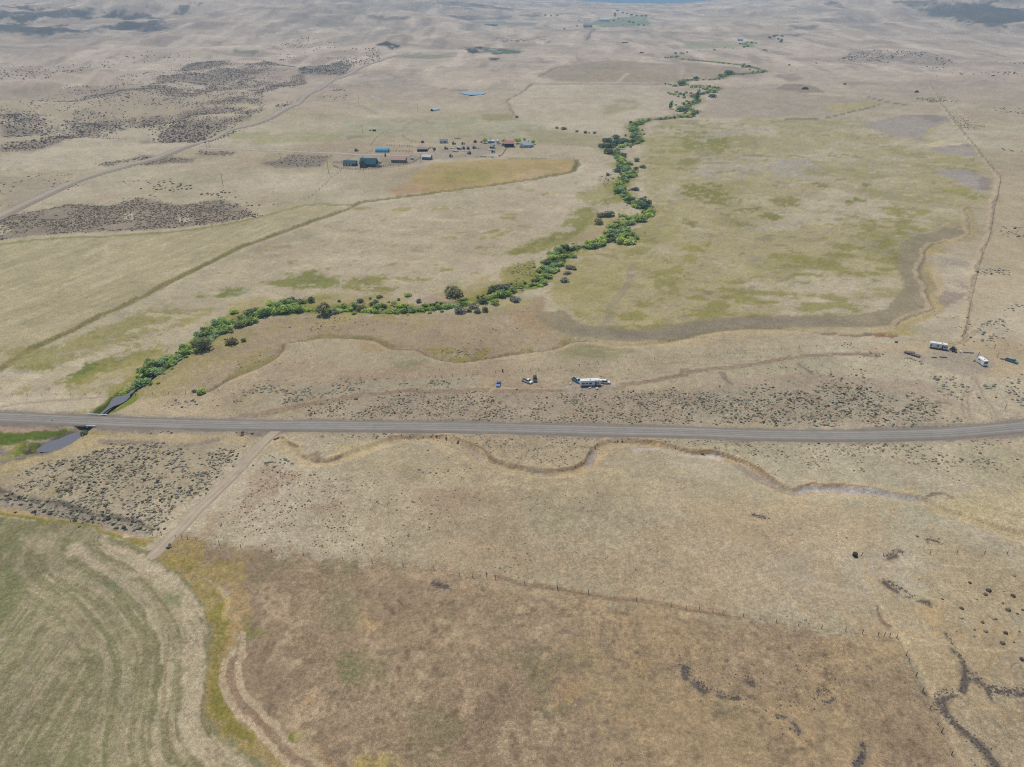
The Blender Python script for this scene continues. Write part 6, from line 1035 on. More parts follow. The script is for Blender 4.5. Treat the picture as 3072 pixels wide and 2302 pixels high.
# ---- fences: posts one by one, wires strung between
POSTM = {}
def post_mesh(h, r, m):
    k = (h, r, m.name)
    if k not in POSTM:
        b = MB().tube([(0, 0, -0.2), (0.01, 0, h * 0.5), (0, 0.01, h)], [r, r * 0.95, r * 0.85], 6); me = bpy.data.meshes.new('post'); me.from_pydata(b.v, [], b.f); me.materials.append(m); POSTM[k] = me
    return POSTM[k]
def fence(spec, spacing, h, r, label, m=None, rails=0, exact=False, name='wire_fence', grp='fences', mod=0.0, wires=3):
    m = m or M_POST; p = G(spec)
    if exact: pts = p
    else:
        q = smooth(p, min(1.0, spacing)); s = np.r_[0, np.cumsum(np.linalg.norm(np.diff(q, axis=0), axis=1))]; n = max(2, int(s[-1] / spacing) + 1); t = np.linspace(0, s[-1], n); pts = np.stack([np.interp(t, s, q[:, 0]), np.interp(t, s, q[:, 1])], 1)
    z = hfull(pts[:, 0], pts[:, 1]); o = empty(name, (pts[0][0], pts[0][1], z[0]))
    for i, ((x, y), zz) in enumerate(zip(pts, z)):
        c = link('post', post_mesh(h, r, m), None, o); c.location = (x - pts[0][0], y - pts[0][1], zz - z[0]); c.rotation_euler = (random.gauss(0, 0.05), random.gauss(0, 0.05), i); k = 1 + random.uniform(-0.15, 0.15); c.scale = (k, k, k)
    if rails:
        for i in range(len(pts) - 1):
            for j in range(rails):
                a = np.array([*pts[i], z[i]]); b = np.array([*pts[i + 1], z[i + 1]]); zz = h * (0.35 + 0.5 * j / max(rails - 1, 1)); q0 = a - [pts[0][0], pts[0][1], z[0]] + [0, 0, zz]; q1 = b - [pts[0][0], pts[0][1], z[0]] + [0, 0, zz]
                MB().tube([q0, q1], 0.07, 4).build('rail', m, o)
    else:
        for j in range(wires):
            zz = h * (0.35 + 0.55 * j / max(wires - 1, 1)); MB().tube([(x - pts[0][0], y - pts[0][1], q - z[0] + zz) for (x, y), q in zip(pts, z)], 0.012, 3).build('wire', M_WIRE, o)
    return tag(o, label, 'fence', grp)
fence('G 985,150 1045,152', 8, 1.4, 0.10, 'short fence left of the farm track gate', exact=True); fence('G 1140,170 1180,175 1215,178 1270,188 1420,215 1560,240 1760,262 1965,285 H 10,315 200,332 400,355 600,382 765,420 850,430 943,436 997,440 1187,472 1400,505 1600,535 1910,580 2135,615 I 20,635 105,645 195,655 260,668 392,684 500,696 607,718 750,740 900,760 1055,776 1163,792 1265,808 1303,812 1340,815 1385,822', 8, 1.5, 0.09, 'long wire fence across the foreground below the dry slope', exact=True)
fence('I 1385,822 1447,935 1465,975 1510,1070 1555,1170 1600,1280 1650,1383 1675,1433 1740,1580', 8, 1.5, 0.10, 'wire fence running down beside the pale foot track', exact=True); fence('I 1158,290 1300,290 1420,280 1600,278 1775,275 1955,278 2100,280', 8, 1.5, 0.10, 'short wire fence crossing the stony slope', exact=True); fence('K8 450,360 900,440 1300,500', 8, 1.4, 0.08, 'low wire fence along the hay field edge', exact=True)
fence('D -200,912 0,908 300,905 580,902 670,895 720,910', 6, 1.3, 0.09, 'wire fence north of the road west of the creek'); fence('D 880,905 940,900 1180,895 1420,880', 7, 1.3, 0.09, 'wire fence north of the road east of the creek pool'); fence('E 550,792 610,788 650,785 720,780 810,775 880,768 1080,754 1118,752 1172,750 1225,748 1277,742 1340,737 1420,731', 6, 1.4, 0.08, 'wire fence behind the parked blue car', exact=True)
fence('E 1420,731 1700,700 2000,672 2190,660 F 100,655 230,640 375,625 490,620 595,613 710,603 830,592 980,580 1090,572', 9, 1.3, 0.09, 'long wire fence running from the trailer to the camp'); fence('C 1690,690 1760,785 1830,875 1900,955 1960,1035 2010,1095 2060,1145', 16, 1.4, 0.12, 'wire fence along the pale track above the plough land')
fence('C 2060,1150 2040,1270 2015,1370 2000,1480 1970,1580 F 1935,10 1900,150 1870,280 1850,380 1830,470 1810,525', 7, 1.4, 0.11, 'long line of dark posts running down to the camp')
fence('V3 0,822 60,850 110,865 250,880 400,892 640,900 780,890 900,872 1020,845 1150,822 1300,812 1450,800 1600,765 1700,725 1810,655', 2.6, 1.7, 0.16, 'dark picket fence curving round the log house yard', rails=2, name='corral_fence'); fence('V3 1110,408 1300,415 1500,418 1640,425', 3.0, 2.0, 0.18, 'corral fence behind the blue barrel-roofed hut', rails=2, name='corral_fence'); fence('V3 1180,520 1300,525 1480,528 1640,535', 3.5, 1.8, 0.18, 'corral fence right of the blue barrel-roofed hut', rails=2, name='corral_fence')
fence('V3 1940,520 2000,460 2100,470 2080,530', 2.4, 2.0, 0.18, 'small corral pen beside the dark barn', rails=3, name='corral_fence'); fence('V3 1430,190 1480,240 1540,290 1700,330 1850,340 2050,345 2211,350', 6, 1.7, 0.16, 'dark pasture fence behind the corral', rails=0); fence('V3 770,390 830,320 900,240 1000,160 1160,75', 6, 1.6, 0.16, 'pasture fence running away behind the blue hut'); fence('V6 2000,480 1950,540 1860,610 1780,660 1700,770 1640,820 1500,930 1390,1010', 9, 1.5, 0.15, 'dotted fence running down from the log house'); fence('V4 1280,600 1340,560 1390,490 1440,430 1560,395', 3.5, 1.5, 0.14, 'yard fence climbing to the red-roofed barn', rails=2, name='corral_fence'); fence('V3 0,760 100,755 210,735 330,690', 4, 1.5, 0.14, 'yard fence behind the log garage', rails=2, name='corral_fence')
fence('B 640,1010 900,1020 1200,1028 1480,1035 1530,1040 1500,1105', 14, 1.4, 0.13, 'wire fence round the tawny field'); fence('A 1450,962 1700,970 2000,985', 18, 1.4, 0.13, 'wire fence along the ranch lane'); fence('B 1690,965 1500,945 1300,940', 14, 1.4, 0.12, 'wire fence beside the lane to the ranch bridge')
def single_post(f, u, v, h, label, r=0.1, lean=0.0):
    x, y = un(*px(f, u, v)); o = empty('post', (x, y, hz(x, y))); c = link('shaft', post_mesh(h, r, M_POST), None, o); c.rotation_euler = (0, lean, 0)
    MB().box(-0.12, 0.12, -0.12, 0.12, -0.05, 0.08).build('footing', M_WOOD, o)
    return tag(o, label, 'post', 'single posts')
single_post('V2', 1735, 350, 2.2, 'lone post behind the white boxy camper'); single_post('V2', 1780, 500, 2.6, 'tall thin post near the turquoise pickup', 0.08); single_post('V2', 1460, 490, 2.6, 'stout leaning post behind the white boxy camper', 0.14, 0.15); single_post('V2', 1258, 130, 3.2, 'last tall post at the end of the dark post line', 0.12); single_post('E', 830, 888, 1.2, 'short post beside the rutted dirt track'); single_post('D', 345, 1075, 1.6, 'leaning post on the road embankment by the culvert', 0.1, -0.3); single_post('F', 2085, 1000, 3.4, 'tall thin post above the road bend', 0.09); single_post('K8', 452, 352, 1.6, 'stout post at the hay field corner', 0.13); single_post('E', 1045, 752, 1.5, 'black stump-like brace post on the fence behind the cars', 0.35); single_post('V1', 150, 225, 1.5, 'grey post on the slope above the blue sedan')

# ---- utility poles
def pole(f, u, v, h, label, arms=1):
    x, y = un(*px(f, u, v)); o = empty('utility_pole', (x, y, hz(x, y)), random.uniform(-0.5, 0.5))
    MB().tube([(0, 0, -0.5), (0, 0, h)], [0.2, 0.13], 7).build('shaft', M_WOOD, o)
    for k in range(arms):
        a = MB().box(-1.3, 1.3, -0.07, 0.07, h - 0.5 - 1.0 * k, h - 0.34 - 1.0 * k).build('crossarm', M_WOOD, o)
        for q in (-1.15, 0.25, 1.15): MB().tube([(q, 0, h - 0.34 - k), (q, 0, h - 0.12 - k)], 0.06, 6).build('insulator', M_STEEL, a)
    return tag(o, label, 'utility pole', 'utility poles')
for f, u, v, h, l in (('V6', 880, 350, 9, 'utility pole standing in the grey brush below the lane'), ('V6', 1755, 548, 11, 'utility pole below the log garage on open ground'), ('A', 1445, 1200, 10, 'utility pole alone on the open slope above the brush flat'), ('V3', 637, 955, 7, 'utility pole before the log house fence'), ('V3', 605, 135, 9, 'utility pole on the field behind the log house'), ('V3', 1812, 745, 9, 'utility pole beside the pale-roofed shed'), ('B', 113, 680, 13, 'utility pole at the bend of the far lane'), ('A', 1340, 962, 8, 'utility pole at the road fork'), ('A', 1358, 958, 8, 'second utility pole at the road fork'), ('V4', 1120, 345, 7, 'utility pole in the farm yard by the silos'), ('V5', 297, 525, 9, 'utility pole left of the long silver hut'), ('B', 985, 215, 22, 'tall transmission pole far behind the pond'), ('B', 1077, 222, 22, 'tall transmission pole far beyond the dark green patch'), ('B', 1525, 390, 22, 'tall transmission pole above the upper fields')):
    pole(f, u, v, h, l, 2 if h > 15 else 1)

# ---- farm buildings
def wallm(n, c): return mat('wall_' + n, c, 0.9, 0, 0.15, 1.5)
def roofm(n, c): return mat('roof_' + n, c, 0.75, 0.0, 0.10, 0.8, 0.15)
def gable(name, f, u, v, rz, L, W, wh, rh, wc, rc, label, wins=(), doors=(), over=0.5, chimney=None, cat='building', grp='farm buildings', ribs=True, posts=None, open_front=False):
    """gabled building, ridge along its x axis; (u, v) = middle of the foot of its near long wall"""
    x, y = un(*px(f, u, v)); ny = W / 2
    o = empty(name, (x - math.sin(rz) * ny, y + math.cos(rz) * ny, hz(x, y + ny) - 0.1), rz); h = L / 2; w = W / 2; wm = wallm(label[:14], wc); rm = roofm(label[:14], rc)
    wl = MB(); wl.add([(-h, -w, 0), (-h, w, 0), (-h, w, wh), (-h, 0, wh + rh), (-h, -w, wh)], [(0, 4, 3, 2, 1)]); wl.add([(h, -w, 0), (h, w, 0), (h, w, wh), (h, 0, wh + rh), (h, -w, wh)], [(0, 1, 2, 3, 4)]); wl.add([(-h, w, 0), (h, w, 0), (h, w, wh), (-h, w, wh)], [(3, 2, 1, 0)])
    if not open_front: wl.add([(-h, -w, 0), (h, -w, 0), (h, -w, wh), (-h, -w, wh)], [(0, 1, 2, 3)])
    wl.build('wall', wm, o)
    rf = MB(); e = over; sl = rh / w; t = 0.14
    for s in (-1, 1):
        a = [(-h - e, s * (w + e), wh - e * sl), (h + e, s * (w + e), wh - e * sl), (h + e, 0, wh + rh), (-h - e, 0, wh + rh)]; b = [(p[0], p[1], p[2] + t) for p in a]
        rf.add(a + b, [(0, 1, 2, 3), (7, 6, 5, 4), (0, 4, 5, 1), (1, 5, 6, 2), (3, 7, 4, 0)] if s < 0 else [(3, 2, 1, 0), (4, 5, 6, 7), (1, 5, 4, 0), (2, 6, 5, 1), (0, 4, 7, 3)])
    r = rf.build('roof', rm, o)
    if ribs:
        n = max(4, int(L / 1.2)); me = None
        for i in range(n + 1):
            for s in (-1, 1):
                if me is None: q = MB().add([(-0.04, 0, 0), (0.04, 0, 0), (0.04, -(w + e), -(w + e) * sl), (-0.04, -(w + e), -(w + e) * sl), (-0.04, 0, 0.06), (0.04, 0, 0.06), (0.04, -(w + e), -(w + e) * sl + 0.06), (-0.04, -(w + e), -(w + e) * sl + 0.06)], [(4, 7, 6, 5), (0, 4, 5, 1), (1, 5, 6, 2), (2, 6, 7, 3), (3, 7, 4, 0)]).build('rib', rm, r); me = q.data
                else: q = link('rib', me, None, r)
                q.location = (-h - e + 0.1 + (L + 2 * e - 0.2) * i / n, 0, wh + rh + t); q.rotation_euler = (0, 0, 0 if s < 0 else math.pi)
    for (xa, xb, za, zb) in wins:
        wn = MB().box(xa, xb, -w - 0.05, -w + 0.03, za, zb).build('window', M_GLASS, o); MB().box(xa - 0.1, xb + 0.1, -w - 0.09, -w - 0.003, za - 0.14, za - 0.02).build('sill', M_WHITE, wn)
    for (xa, xb, zb, dc) in doors:
        d = MB().box(xa, xb, -w - 0.06, -w + 0.03, 0.02, zb).build('door', mat('door_' + label[:12], dc, 0.7), o); MB().box(xb - 0.2, xb - 0.1, -w - 0.11, -w - 0.06, 0.95, 1.1).build('handle', M_STEEL, d)
    if chimney: ch = MB().box(chimney[0] - 0.5, chimney[0] + 0.5, chimney[1] - 0.4, chimney[1] + 0.4, wh, wh + rh + 1.1).build('chimney', mat('chimney_white', (0.62, 0.6, 0.58), 0.9), r); MB().box(chimney[0] - 0.6, chimney[0] + 0.6, chimney[1] - 0.5, chimney[1] + 0.5, wh + rh + 1.1, wh + rh + 1.25).build('cap', M_STEEL, r)
    if posts:
        for xx in posts: MB().box(xx - 0.12, xx + 0.12, -w - 0.02, -w + 0.2, 0, wh).build('post', M_WOOD, o)
    return tag(o, label, cat, grp)
LOG = (0.085, 0.05, 0.035); TEAL = (0.012, 0.075, 0.10)
gable('log_garage', 'V3', 335, 822, R(-4), 12.5, 8, 2.7, 2.2, LOG, TEAL, 'log garage wing with teal metal roof and three pale doors', (), ((-5.2, -3.2, 2.2, (0.45, 0.42, 0.36)), (-2.3, -0.3, 2.2, (0.45, 0.42, 0.36)), (0.6, 2.6, 2.2, (0.45, 0.42, 0.36))))
hs = gable('log_house', 'V3', 715, 838, R(-4), 15.5, 10.5, 3.4, 4.2, LOG, TEAL, 'large brown log house with steep teal metal roof', ((1.0, 2.4, 1.2, 2.5), (3.6, 5.0, 1.2, 2.5), (5.8, 6.8, 1.2, 2.5)), (), 0.8, (-6.2, 1.8))
b = MB(); b.add([(-7.2, -8.2, 0), (-0.6, -8.2, 0), (-0.6, -8.2, 3.6), (-3.9, -8.2, 7.0), (-7.2, -8.2, 3.6), (-7.2, -5.2, 0), (-0.6, -5.2, 0), (-0.6, -5.2, 3.6), (-7.2, -5.2, 3.6)], [(0, 1, 2, 3, 4), (1, 6, 7, 2), (5, 0, 4, 8)]); b.build('gable_wing', wallm('log_wing', LOG), hs)
b = MB(); b.add([(-8.0, -8.9, 2.95), (-3.9, -8.9, 7.25), (-3.9, -0.6, 7.25), (-8.0, -0.6, 2.95), (0.2, -8.9, 2.95), (0.2, -0.6, 2.95)], [(0, 1, 2, 3), (1, 4, 5, 2)]); b.build('wing_roof', roofm('wing', TEAL), hs)
for xx in (-6.0, -4.3, -2.6): MB().box(xx, xx + 1.1, -8.26, -8.18, 0.9, 2.6).build('window', M_GLASS, hs)
MB().box(-5.2, -2.6, -8.26, -8.19, 3.5, 5.2, 0.7, 0).build('gable_window', M_GLASS, hs)
MB().add([(7.8, -6.0, 2.7), (12.6, -6.0, 2.7), (12.6, 4.0, 2.9), (7.8, 4.0, 3.6), (7.8, -6.0, 2.85), (12.6, -6.0, 2.85), (12.6, 4.0, 3.05), (7.8, 4.0, 3.75)], [(3, 2, 1, 0), (4, 5, 6, 7), (0, 1, 5, 4), (1, 2, 6, 5), (2, 3, 7, 6), (3, 0, 4, 7)]).build('porch_roof', roofm('porch', (0.03, 0.045, 0.05)), hs)
for i in range(5): MB().box(8.6 + 0.9 * i, 8.85 + 0.9 * i, -5.8, -5.55, 0, 2.7).build('porch_post', M_WHITE, hs)
def barrel(name, f, u, v, rz, L, rad, c, label, dark_end=False, off=1.0):
    x, y = un(*px(f, u, v)); o = empty(name, (x - math.sin(rz) * rad * off, y + math.cos(rz) * rad * off, hz(x, y + rad * off) - 0.05), rz); h = L / 2; n = 14; m = roofm(label[:12], c)
    ring = [(-math.cos(math.pi * i / n) * rad, math.sin(math.pi * i / n) * rad * 1.05) for i in range(n + 1)]
    sh = MB().add([(-h, yy, zz) for yy, zz in ring] + [(h, yy, zz) for yy, zz in ring], [(i, i + 1, i + n + 2, i + n + 1) for i in range(n)]).build('shell', m, o, True)
    nr = int(L / 0.9)
    for i in range(nr + 1):
        xx = -h + 0.05 + (L - 0.1) * i / nr; MB().tube([(xx, yy * 1.005, max(zz * 1.005, 0)) for yy, zz in ring], 0.06, 4, False).build('rib', m, sh)
    for s in (-1, 1): MB().add([(s * (h - 0.1), yy, zz) for yy, zz in ring], [tuple(range(n + 1)) if s < 0 else tuple(range(n, -1, -1))]).build('end_wall_or_shade', M_BLACK if dark_end and s < 0 else m, o)  # black sheet at dark_end: shade inside the open end, put in as colour
    if not dark_end: MB().box(h - 0.12, h - 0.06, -1.5, 1.5, 0, 2.8).build('door', wallm('hutdoor', (0.10, 0.16, 0.20)), o)
    return tag(o, label, 'hut', 'farm buildings')
barrel('barrel_hut', 'V3', 1005, 540, R(-2), 14.2, 3.8, (0.10, 0.30, 0.46), 'blue barrel-roofed metal hut beside the corral'); barrel('barrel_hut', 'V5', 590, 512, R(52), 13.0, 3.0, (0.50, 0.55, 0.58), 'silver half-round hut with dark open end in the far field', True, 0.3)
gable('red_roof_shed', 'V3', 1345, 755, R(-6), 14.5, 8.0, 3.2, 1.6, alb(142, 126, 108), (0.36, 0.20, 0.17), 'long shed with faded red roof beside the log house', ((-5, -4, 1.0, 2.0), (3.5, 4.6, 1.0, 2.0)), ((-1.2, 1.4, 2.6, (0.20, 0.17, 0.14)),))
gable('pale_roof_shed', 'V3', 1925, 690, R(-14), 9.2, 6.5, 3.0, 1.6, (0.13, 0.19, 0.26), (0.46, 0.46, 0.42), 'blue-grey shed with pale roof at the yard corner', ((-2.8, -1.8, 1.0, 2.0),), ((0.8, 2.8, 2.4, (0.10, 0.14, 0.19)),)); gable('dark_barn', 'V3', 1840, 520, R(4), 10.5, 7.0, 2.8, 1.7, (0.06, 0.05, 0.045), (0.30, 0.20, 0.20), 'dark open barn with pinkish roof beside the corral pen', open_front=True, posts=(-5.1, -2.5, 0, 2.5, 5.1))
gable('white_shed', 'V4', 205, 328, R(3), 8.6, 5.5, 2.6, 1.5, (0.50, 0.50, 0.50), (0.17, 0.17, 0.18), 'small pale shed with dark grey roof behind the machines', ((-3.0, -2.0, 1.0, 2.0),), ((0.5, 2.2, 2.2, (0.12, 0.11, 0.10)),)); gable('red_barn', 'V4', 1480, 405, R(2), 10.6, 8.0, 4.2, 2.4, (0.06, 0.045, 0.05), (0.40, 0.17, 0.15), 'open-fronted barn with bright red roof beside the white farmhouse', open_front=True, posts=(-5.2, -2.6, 0, 2.6, 5.2))
fh = gable('white_farmhouse', 'V4', 1805, 412, R(-3), 10.4, 7.5, 3.2, 2.8, (0.52, 0.54, 0.54), (0.32, 0.38, 0.40), 'white farmhouse with pale grey-green roof among green trees', ((-1.0, 0.2, 1.0, 2.2), (3.4, 4.4, 1.0, 2.2)), ((1.0, 2.0, 2.1, (0.10, 0.12, 0.16)),), chimney=(2.5, 0.4))
b = MB(); b.add([(-7.0, -5.6, 0), (-2.4, -5.6, 0), (-2.4, -5.6, 3.2), (-4.7, -5.6, 5.6), (-7.0, -5.6, 3.2), (-7.0, -3.7, 0), (-2.4, -3.7, 0), (-2.4, -3.7, 3.2), (-7.0, -3.7, 3.2)], [(0, 1, 2, 3, 4), (1, 6, 7, 2), (5, 0, 4, 8)]); b.build('gable_wing', wallm('farmwing', (0.52, 0.54, 0.54)), fh); b = MB(); b.add([(-7.4, -6.0, 2.85), (-4.7, -6.0, 5.75), (-4.7, -0.5, 5.75), (-7.4, -0.5, 2.85), (-2.0, -6.0, 2.85), (-2.0, -0.5, 2.85)], [(0, 1, 2, 3), (1, 4, 5, 2)]); b.build('wing_roof', roofm('farmwing', (0.32, 0.38, 0.40)), fh); MB().box(-5.2, -4.2, -5.66, -5.58, 0.9, 2.6).build('window', M_GLASS, fh)
gable('grey_shed', 'V4', 1100, 325, R(0), 4.8, 4.0, 2.4, 1.1, (0.36, 0.40, 0.44), (0.34, 0.38, 0.42), 'small grey shed between the green tree and the silos', (), ((-0.8, 0.8, 2.0, (0.10, 0.10, 0.11)),), ribs=False)
def silo(f, u, v, r, h, label):
    x, y = un(*px(f, u, v)); o = empty('grain_silo', (x, y, hz(x, y) - 0.05)); m = mat('galvanised', (0.42, 0.44, 0.46), 0.4, 0.3); MB().tube([(0, 0, 0), (0, 0, h)], r, 18).build('drum', m, o); MB().tube([(0, 0, h), (0, 0, h + r * 0.5), (0, 0, h + r * 0.55)], [r * 1.06, r * 0.12, 0.05], 18).build('cone_roof', mat('silo_roof', (0.70, 0.72, 0.74), 0.4), o)
    for k in range(4): MB().tube([(r * 1.0 * math.cos(a), r * math.sin(a), h * (k + 0.6) / 4.4) for a in np.linspace(0, 2 * math.pi, 19)], 0.04, 4, False).build('band', M_STEEL, o)
    return tag(o, label, 'silo', 'farm buildings')
silo('V4', 1168, 318, 1.7, 2.6, 'white-topped round bin next to the small grey shed'); silo('V4', 1258, 312, 1.5, 2.6, 'white-topped round bin nearer the red-roofed barn')
for u, v, w, l in ((1005, 325, 115, 'bushy green tree left of the silos'), (1380, 330, 120, 'bushy green tree beside the red-roofed barn'), (1650, 335, 140, 'bushy green tree between barn and white farmhouse'), (1945, 350, 110, 'bushy green tree right of the white farmhouse'), (1780, 275, 60, 'greyish tree behind the white farmhouse')):
    x, y = un(*px('V4', u, v)); rad = 0.5 * w / 6.506 * proj(x, y, 0)[2] / FPX; o = empty('yard_tree', (x, y, hz(x, y))); c = link('crown', CRM['bright' if w > 60 else 'drab', nbush % 3], None, o); c.scale = (rad, rad, rad * 1.25); c.location.z = rad * 0.25; t = link('trunk', TRM[1], None, o); t.scale = (rad, rad, rad * 1.2); nbush += 1; tag(o, l, 'tree', 'trees in the farm yard')
x, y = un(*px('V3', 1080, 625)); o = empty('spruce_tree', (x, y, hz(x, y))); b = MB()
for k in range(7):
    z0 = 0.6 + 0.55 * k; rr = 1.5 * (1 - k / 7.6)
    for i in range(11):
        a = 2 * math.pi * i / 11 + k; b.add([(0, 0, z0 + 0.75), (rr * math.cos(a - 0.25), rr * math.sin(a - 0.25), z0), (rr * 1.1 * math.cos(a + 0.2), rr * 1.1 * math.sin(a + 0.2), z0 - 0.12)], [(0, 1, 2)])
b.build('crown', mat('spruce_needles', alb(74, 80, 58), 0.9), o); MB().tube([(0, 0, -0.1), (0, 0, 4.4)], [0.16, 0.04], 6).build('trunk', M_BARK, o); tag(o, 'small dark spruce standing between house and blue hut', 'tree')
car('suv', 'V3', (1615, 690), (1668, 682), (0.66, 0.66, 0.66), 'white car parked right of the red-roofed shed', 'parked_car', 4.4, 1.8, grp='vehicles in the farm yard'); car('pickup', 'V4', (1245, 345), (1310, 338), (0.62, 0.62, 0.60), 'white pickup parked below the silos', 'parked_pickup', 5.2, 1.9, grp='vehicles in the farm yard'); car('suv', 'V4', (1345, 375), (1405, 380), (0.05, 0.05, 0.055), 'dark car parked left of the red-roofed barn', 'parked_car', 4.5, 1.8, grp='vehicles in the farm yard')
box_van('parked_trailer', 'V4', (1860, 400), (1950, 398), 5.6, 2.3, 2.7, (0.60, 0.62, 0.58), 'white trailer parked before the white farmhouse', 'trailer', [(-1.8, -0.8, 1.3, 1.9, -1), (0.6, 1.8, 1.3, 1.9, -1)], None, (0.0,), (0.05, 0.10, 0.07)); box_van('stock_trailer', 'V4', (460, 442), (545, 452), 5.4, 2.3, 2.6, (0.60, 0.62, 0.64), 'white-roofed stock trailer with dark side among the machines', 'trailer', [(-2.4, 2.2, 0.9, 2.1, -1)], None, (-0.3, 0.5), (0.06, 0.06, 0.08), vents=0); box_van('cargo_trailer', 'V4', (1105, 425), (1195, 428), 5.6, 2.2, 2.2, (0.10, 0.17, 0.14), 'dark green cargo trailer beside the yard poles', 'trailer', [(-1.8, -1.0, 1.1, 1.6, -1)], None, (0.0,), vents=0)
for k_, (r_, f_, L_, l_) in enumerate((((355, 472), (480, 482), 7.6, 'pale flatbed trailer in front of the stock trailer'), ((560, 478), (695, 480), 8.2, 'pale flatbed trailer right of the stock trailer'), ((330, 430), (410, 425), 5.4, 'pale flatbed trailer left of the stock trailer'), ((1075, 462), (1200, 458), 7.4, 'pale flatbed trailer below the dark green cargo trailer'), ((380, 492), (480, 500), 6.0, 'grey flatbed trailer lowest in the row of machines'))):
    flatbed('V4', r_, f_, L_, 2.2, l_, 6, alb(206, 204, 198))
for u, v, rz, c, l in ((250, 448, 0.3, (0.16, 0.13, 0.10), 'brown old tractor left of the flatbed trailers'), (590, 445, 2.0, (0.10, 0.07, 0.06), 'rusty tractor right of the stock trailer'), (682, 450, 1.2, (0.11, 0.07, 0.06), 'dark red tractor in the middle of the yard'), (800, 435, 0.5, (0.25, 0.21, 0.12), 'yellowish tractor beside the pale drum'), (1165, 515, 0.1, (0.05, 0.05, 0.035), 'black harvester-like tractor below the cargo trailer'), (345, 598, 0.2, (0.16, 0.15, 0.14), 'grey tractor standing alone below the row of machines'), (400, 352, 0.4, (0.10, 0.08, 0.07), 'brown tractor below the small pale shed'), (700, 540, 2.6, (0.16, 0.14, 0.12), 'grey-brown tractor beside the scrap heap'), (580, 350, 0.2, (0.4, 0.36, 0.32), 'pale tractor right of the small pale shed'), (820, 318, 1.0, (0.12, 0.11, 0.10), 'dark tractor on the grass left of the green tree')):
    tractor('V4', u, v, rz, c, l, 1.25)
for u, v, s, c, l in ((880, 440, (1.6, 1.6, 2.0), (0.55, 0.55, 0.53), 'pale drum in the middle of the farm yard'), (940, 318, (1.8, 1.6, 1.6), (0.14, 0.10, 0.09), 'reddish box left of the yard silos'), (1185, 375, (2.2, 1.6, 1.6), (0.40, 0.42, 0.40), 'pale green box beside the yard pole'), (20, 455, (2.6, 2.2, 2.2), (0.15, 0.12, 0.11), 'brown box at the end of the corral'), (1000, 590, (3.0, 1.4, 0.9), (0.40, 0.40, 0.38), 'pale grey trough near the yard fence'), (940, 585, (2.4, 1.2, 0.9), (0.34, 0.34, 0.32), 'grey trough at the scrap heap'), (1150, 600, (3.2, 1.5, 0.9), (0.36, 0.37, 0.36), 'long grey trough along the yard fence'), (1290, 575, (2.2, 1.4, 1.0), (0.42, 0.43, 0.42), 'pale trough at the corner of the yard fence')):
    crate('yard_box', 'V4', u, v, s, c, l, 'box')
crate('feed_box', 'V3', 1850, 340, (2.6, 1.8, 2.2), (0.03, 0.03, 0.03), 'black box standing at the pasture fence', 'box'); crate('hay_rack', 'V3', 850, 95, (4.5, 2.0, 1.8), (0.05, 0.04, 0.035), 'dark hay rack on the field behind the log house', 'rack'); crate('feed_box', 'V3', 765, 90, (2.0, 1.6, 1.2), (0.06, 0.05, 0.045), 'small dark box beside the hay rack', 'box'); tractor('V3', 480, 515, 0.6, (0.09, 0.08, 0.075), 'dark tractor on the ground behind the log garage', 1.2); lumber('V3', 780, 510, 5, 5.5, 'dark planks lying left of the blue hut', 0.1); lumber('V3', 1210, 305, 5, 7.0, 'grey planks lying behind the blue hut', 0.1); lumber('V4', 470, 240, 6, 8.0, 'grey timber heap behind the small pale shed', 0.3)
def hay(f, u, v, nx_, nz_, s, label, rz=0.1):
    x, y = un(*px(f, u, v)); o = empty('hay_stack', (x, y, hz(x, y)), rz); me = None; m = mat('old_hay', alb(96, 82, 66), 0.95, 0, 0.3, 1.5)
    for k in range(nz_):
        for i in range(nx_ - k):
            for j in range(2):
                if me is None: q = MB().box(-s / 2 + 0.03, s / 2 - 0.03, -0.6, 0.6, 0, 1.15, 0.04, 0.04).build('bale', m, o); me = q.data
                else: q = link('bale', me, None, o)
                q.location = ((i - (nx_ - k - 1) / 2) * s, (j - 0.5) * 1.25, k * 1.17)
    return tag(o, label, 'hay stack', 'old hay stacks')
hay('C', 792, 580, 5, 3, 2.5, 'long dark hay stack below the reddish bank'); hay('C', 1515, 600, 3, 3, 2.5, 'short dark hay stack on the far grey slope'); hay('B', 1835, 280, 4, 2, 5.0, 'hay stack on the upper fields beyond the farm'); hay('B', 1945, 345, 3, 2, 4.0, 'small hay stack beside the reddish far bank')
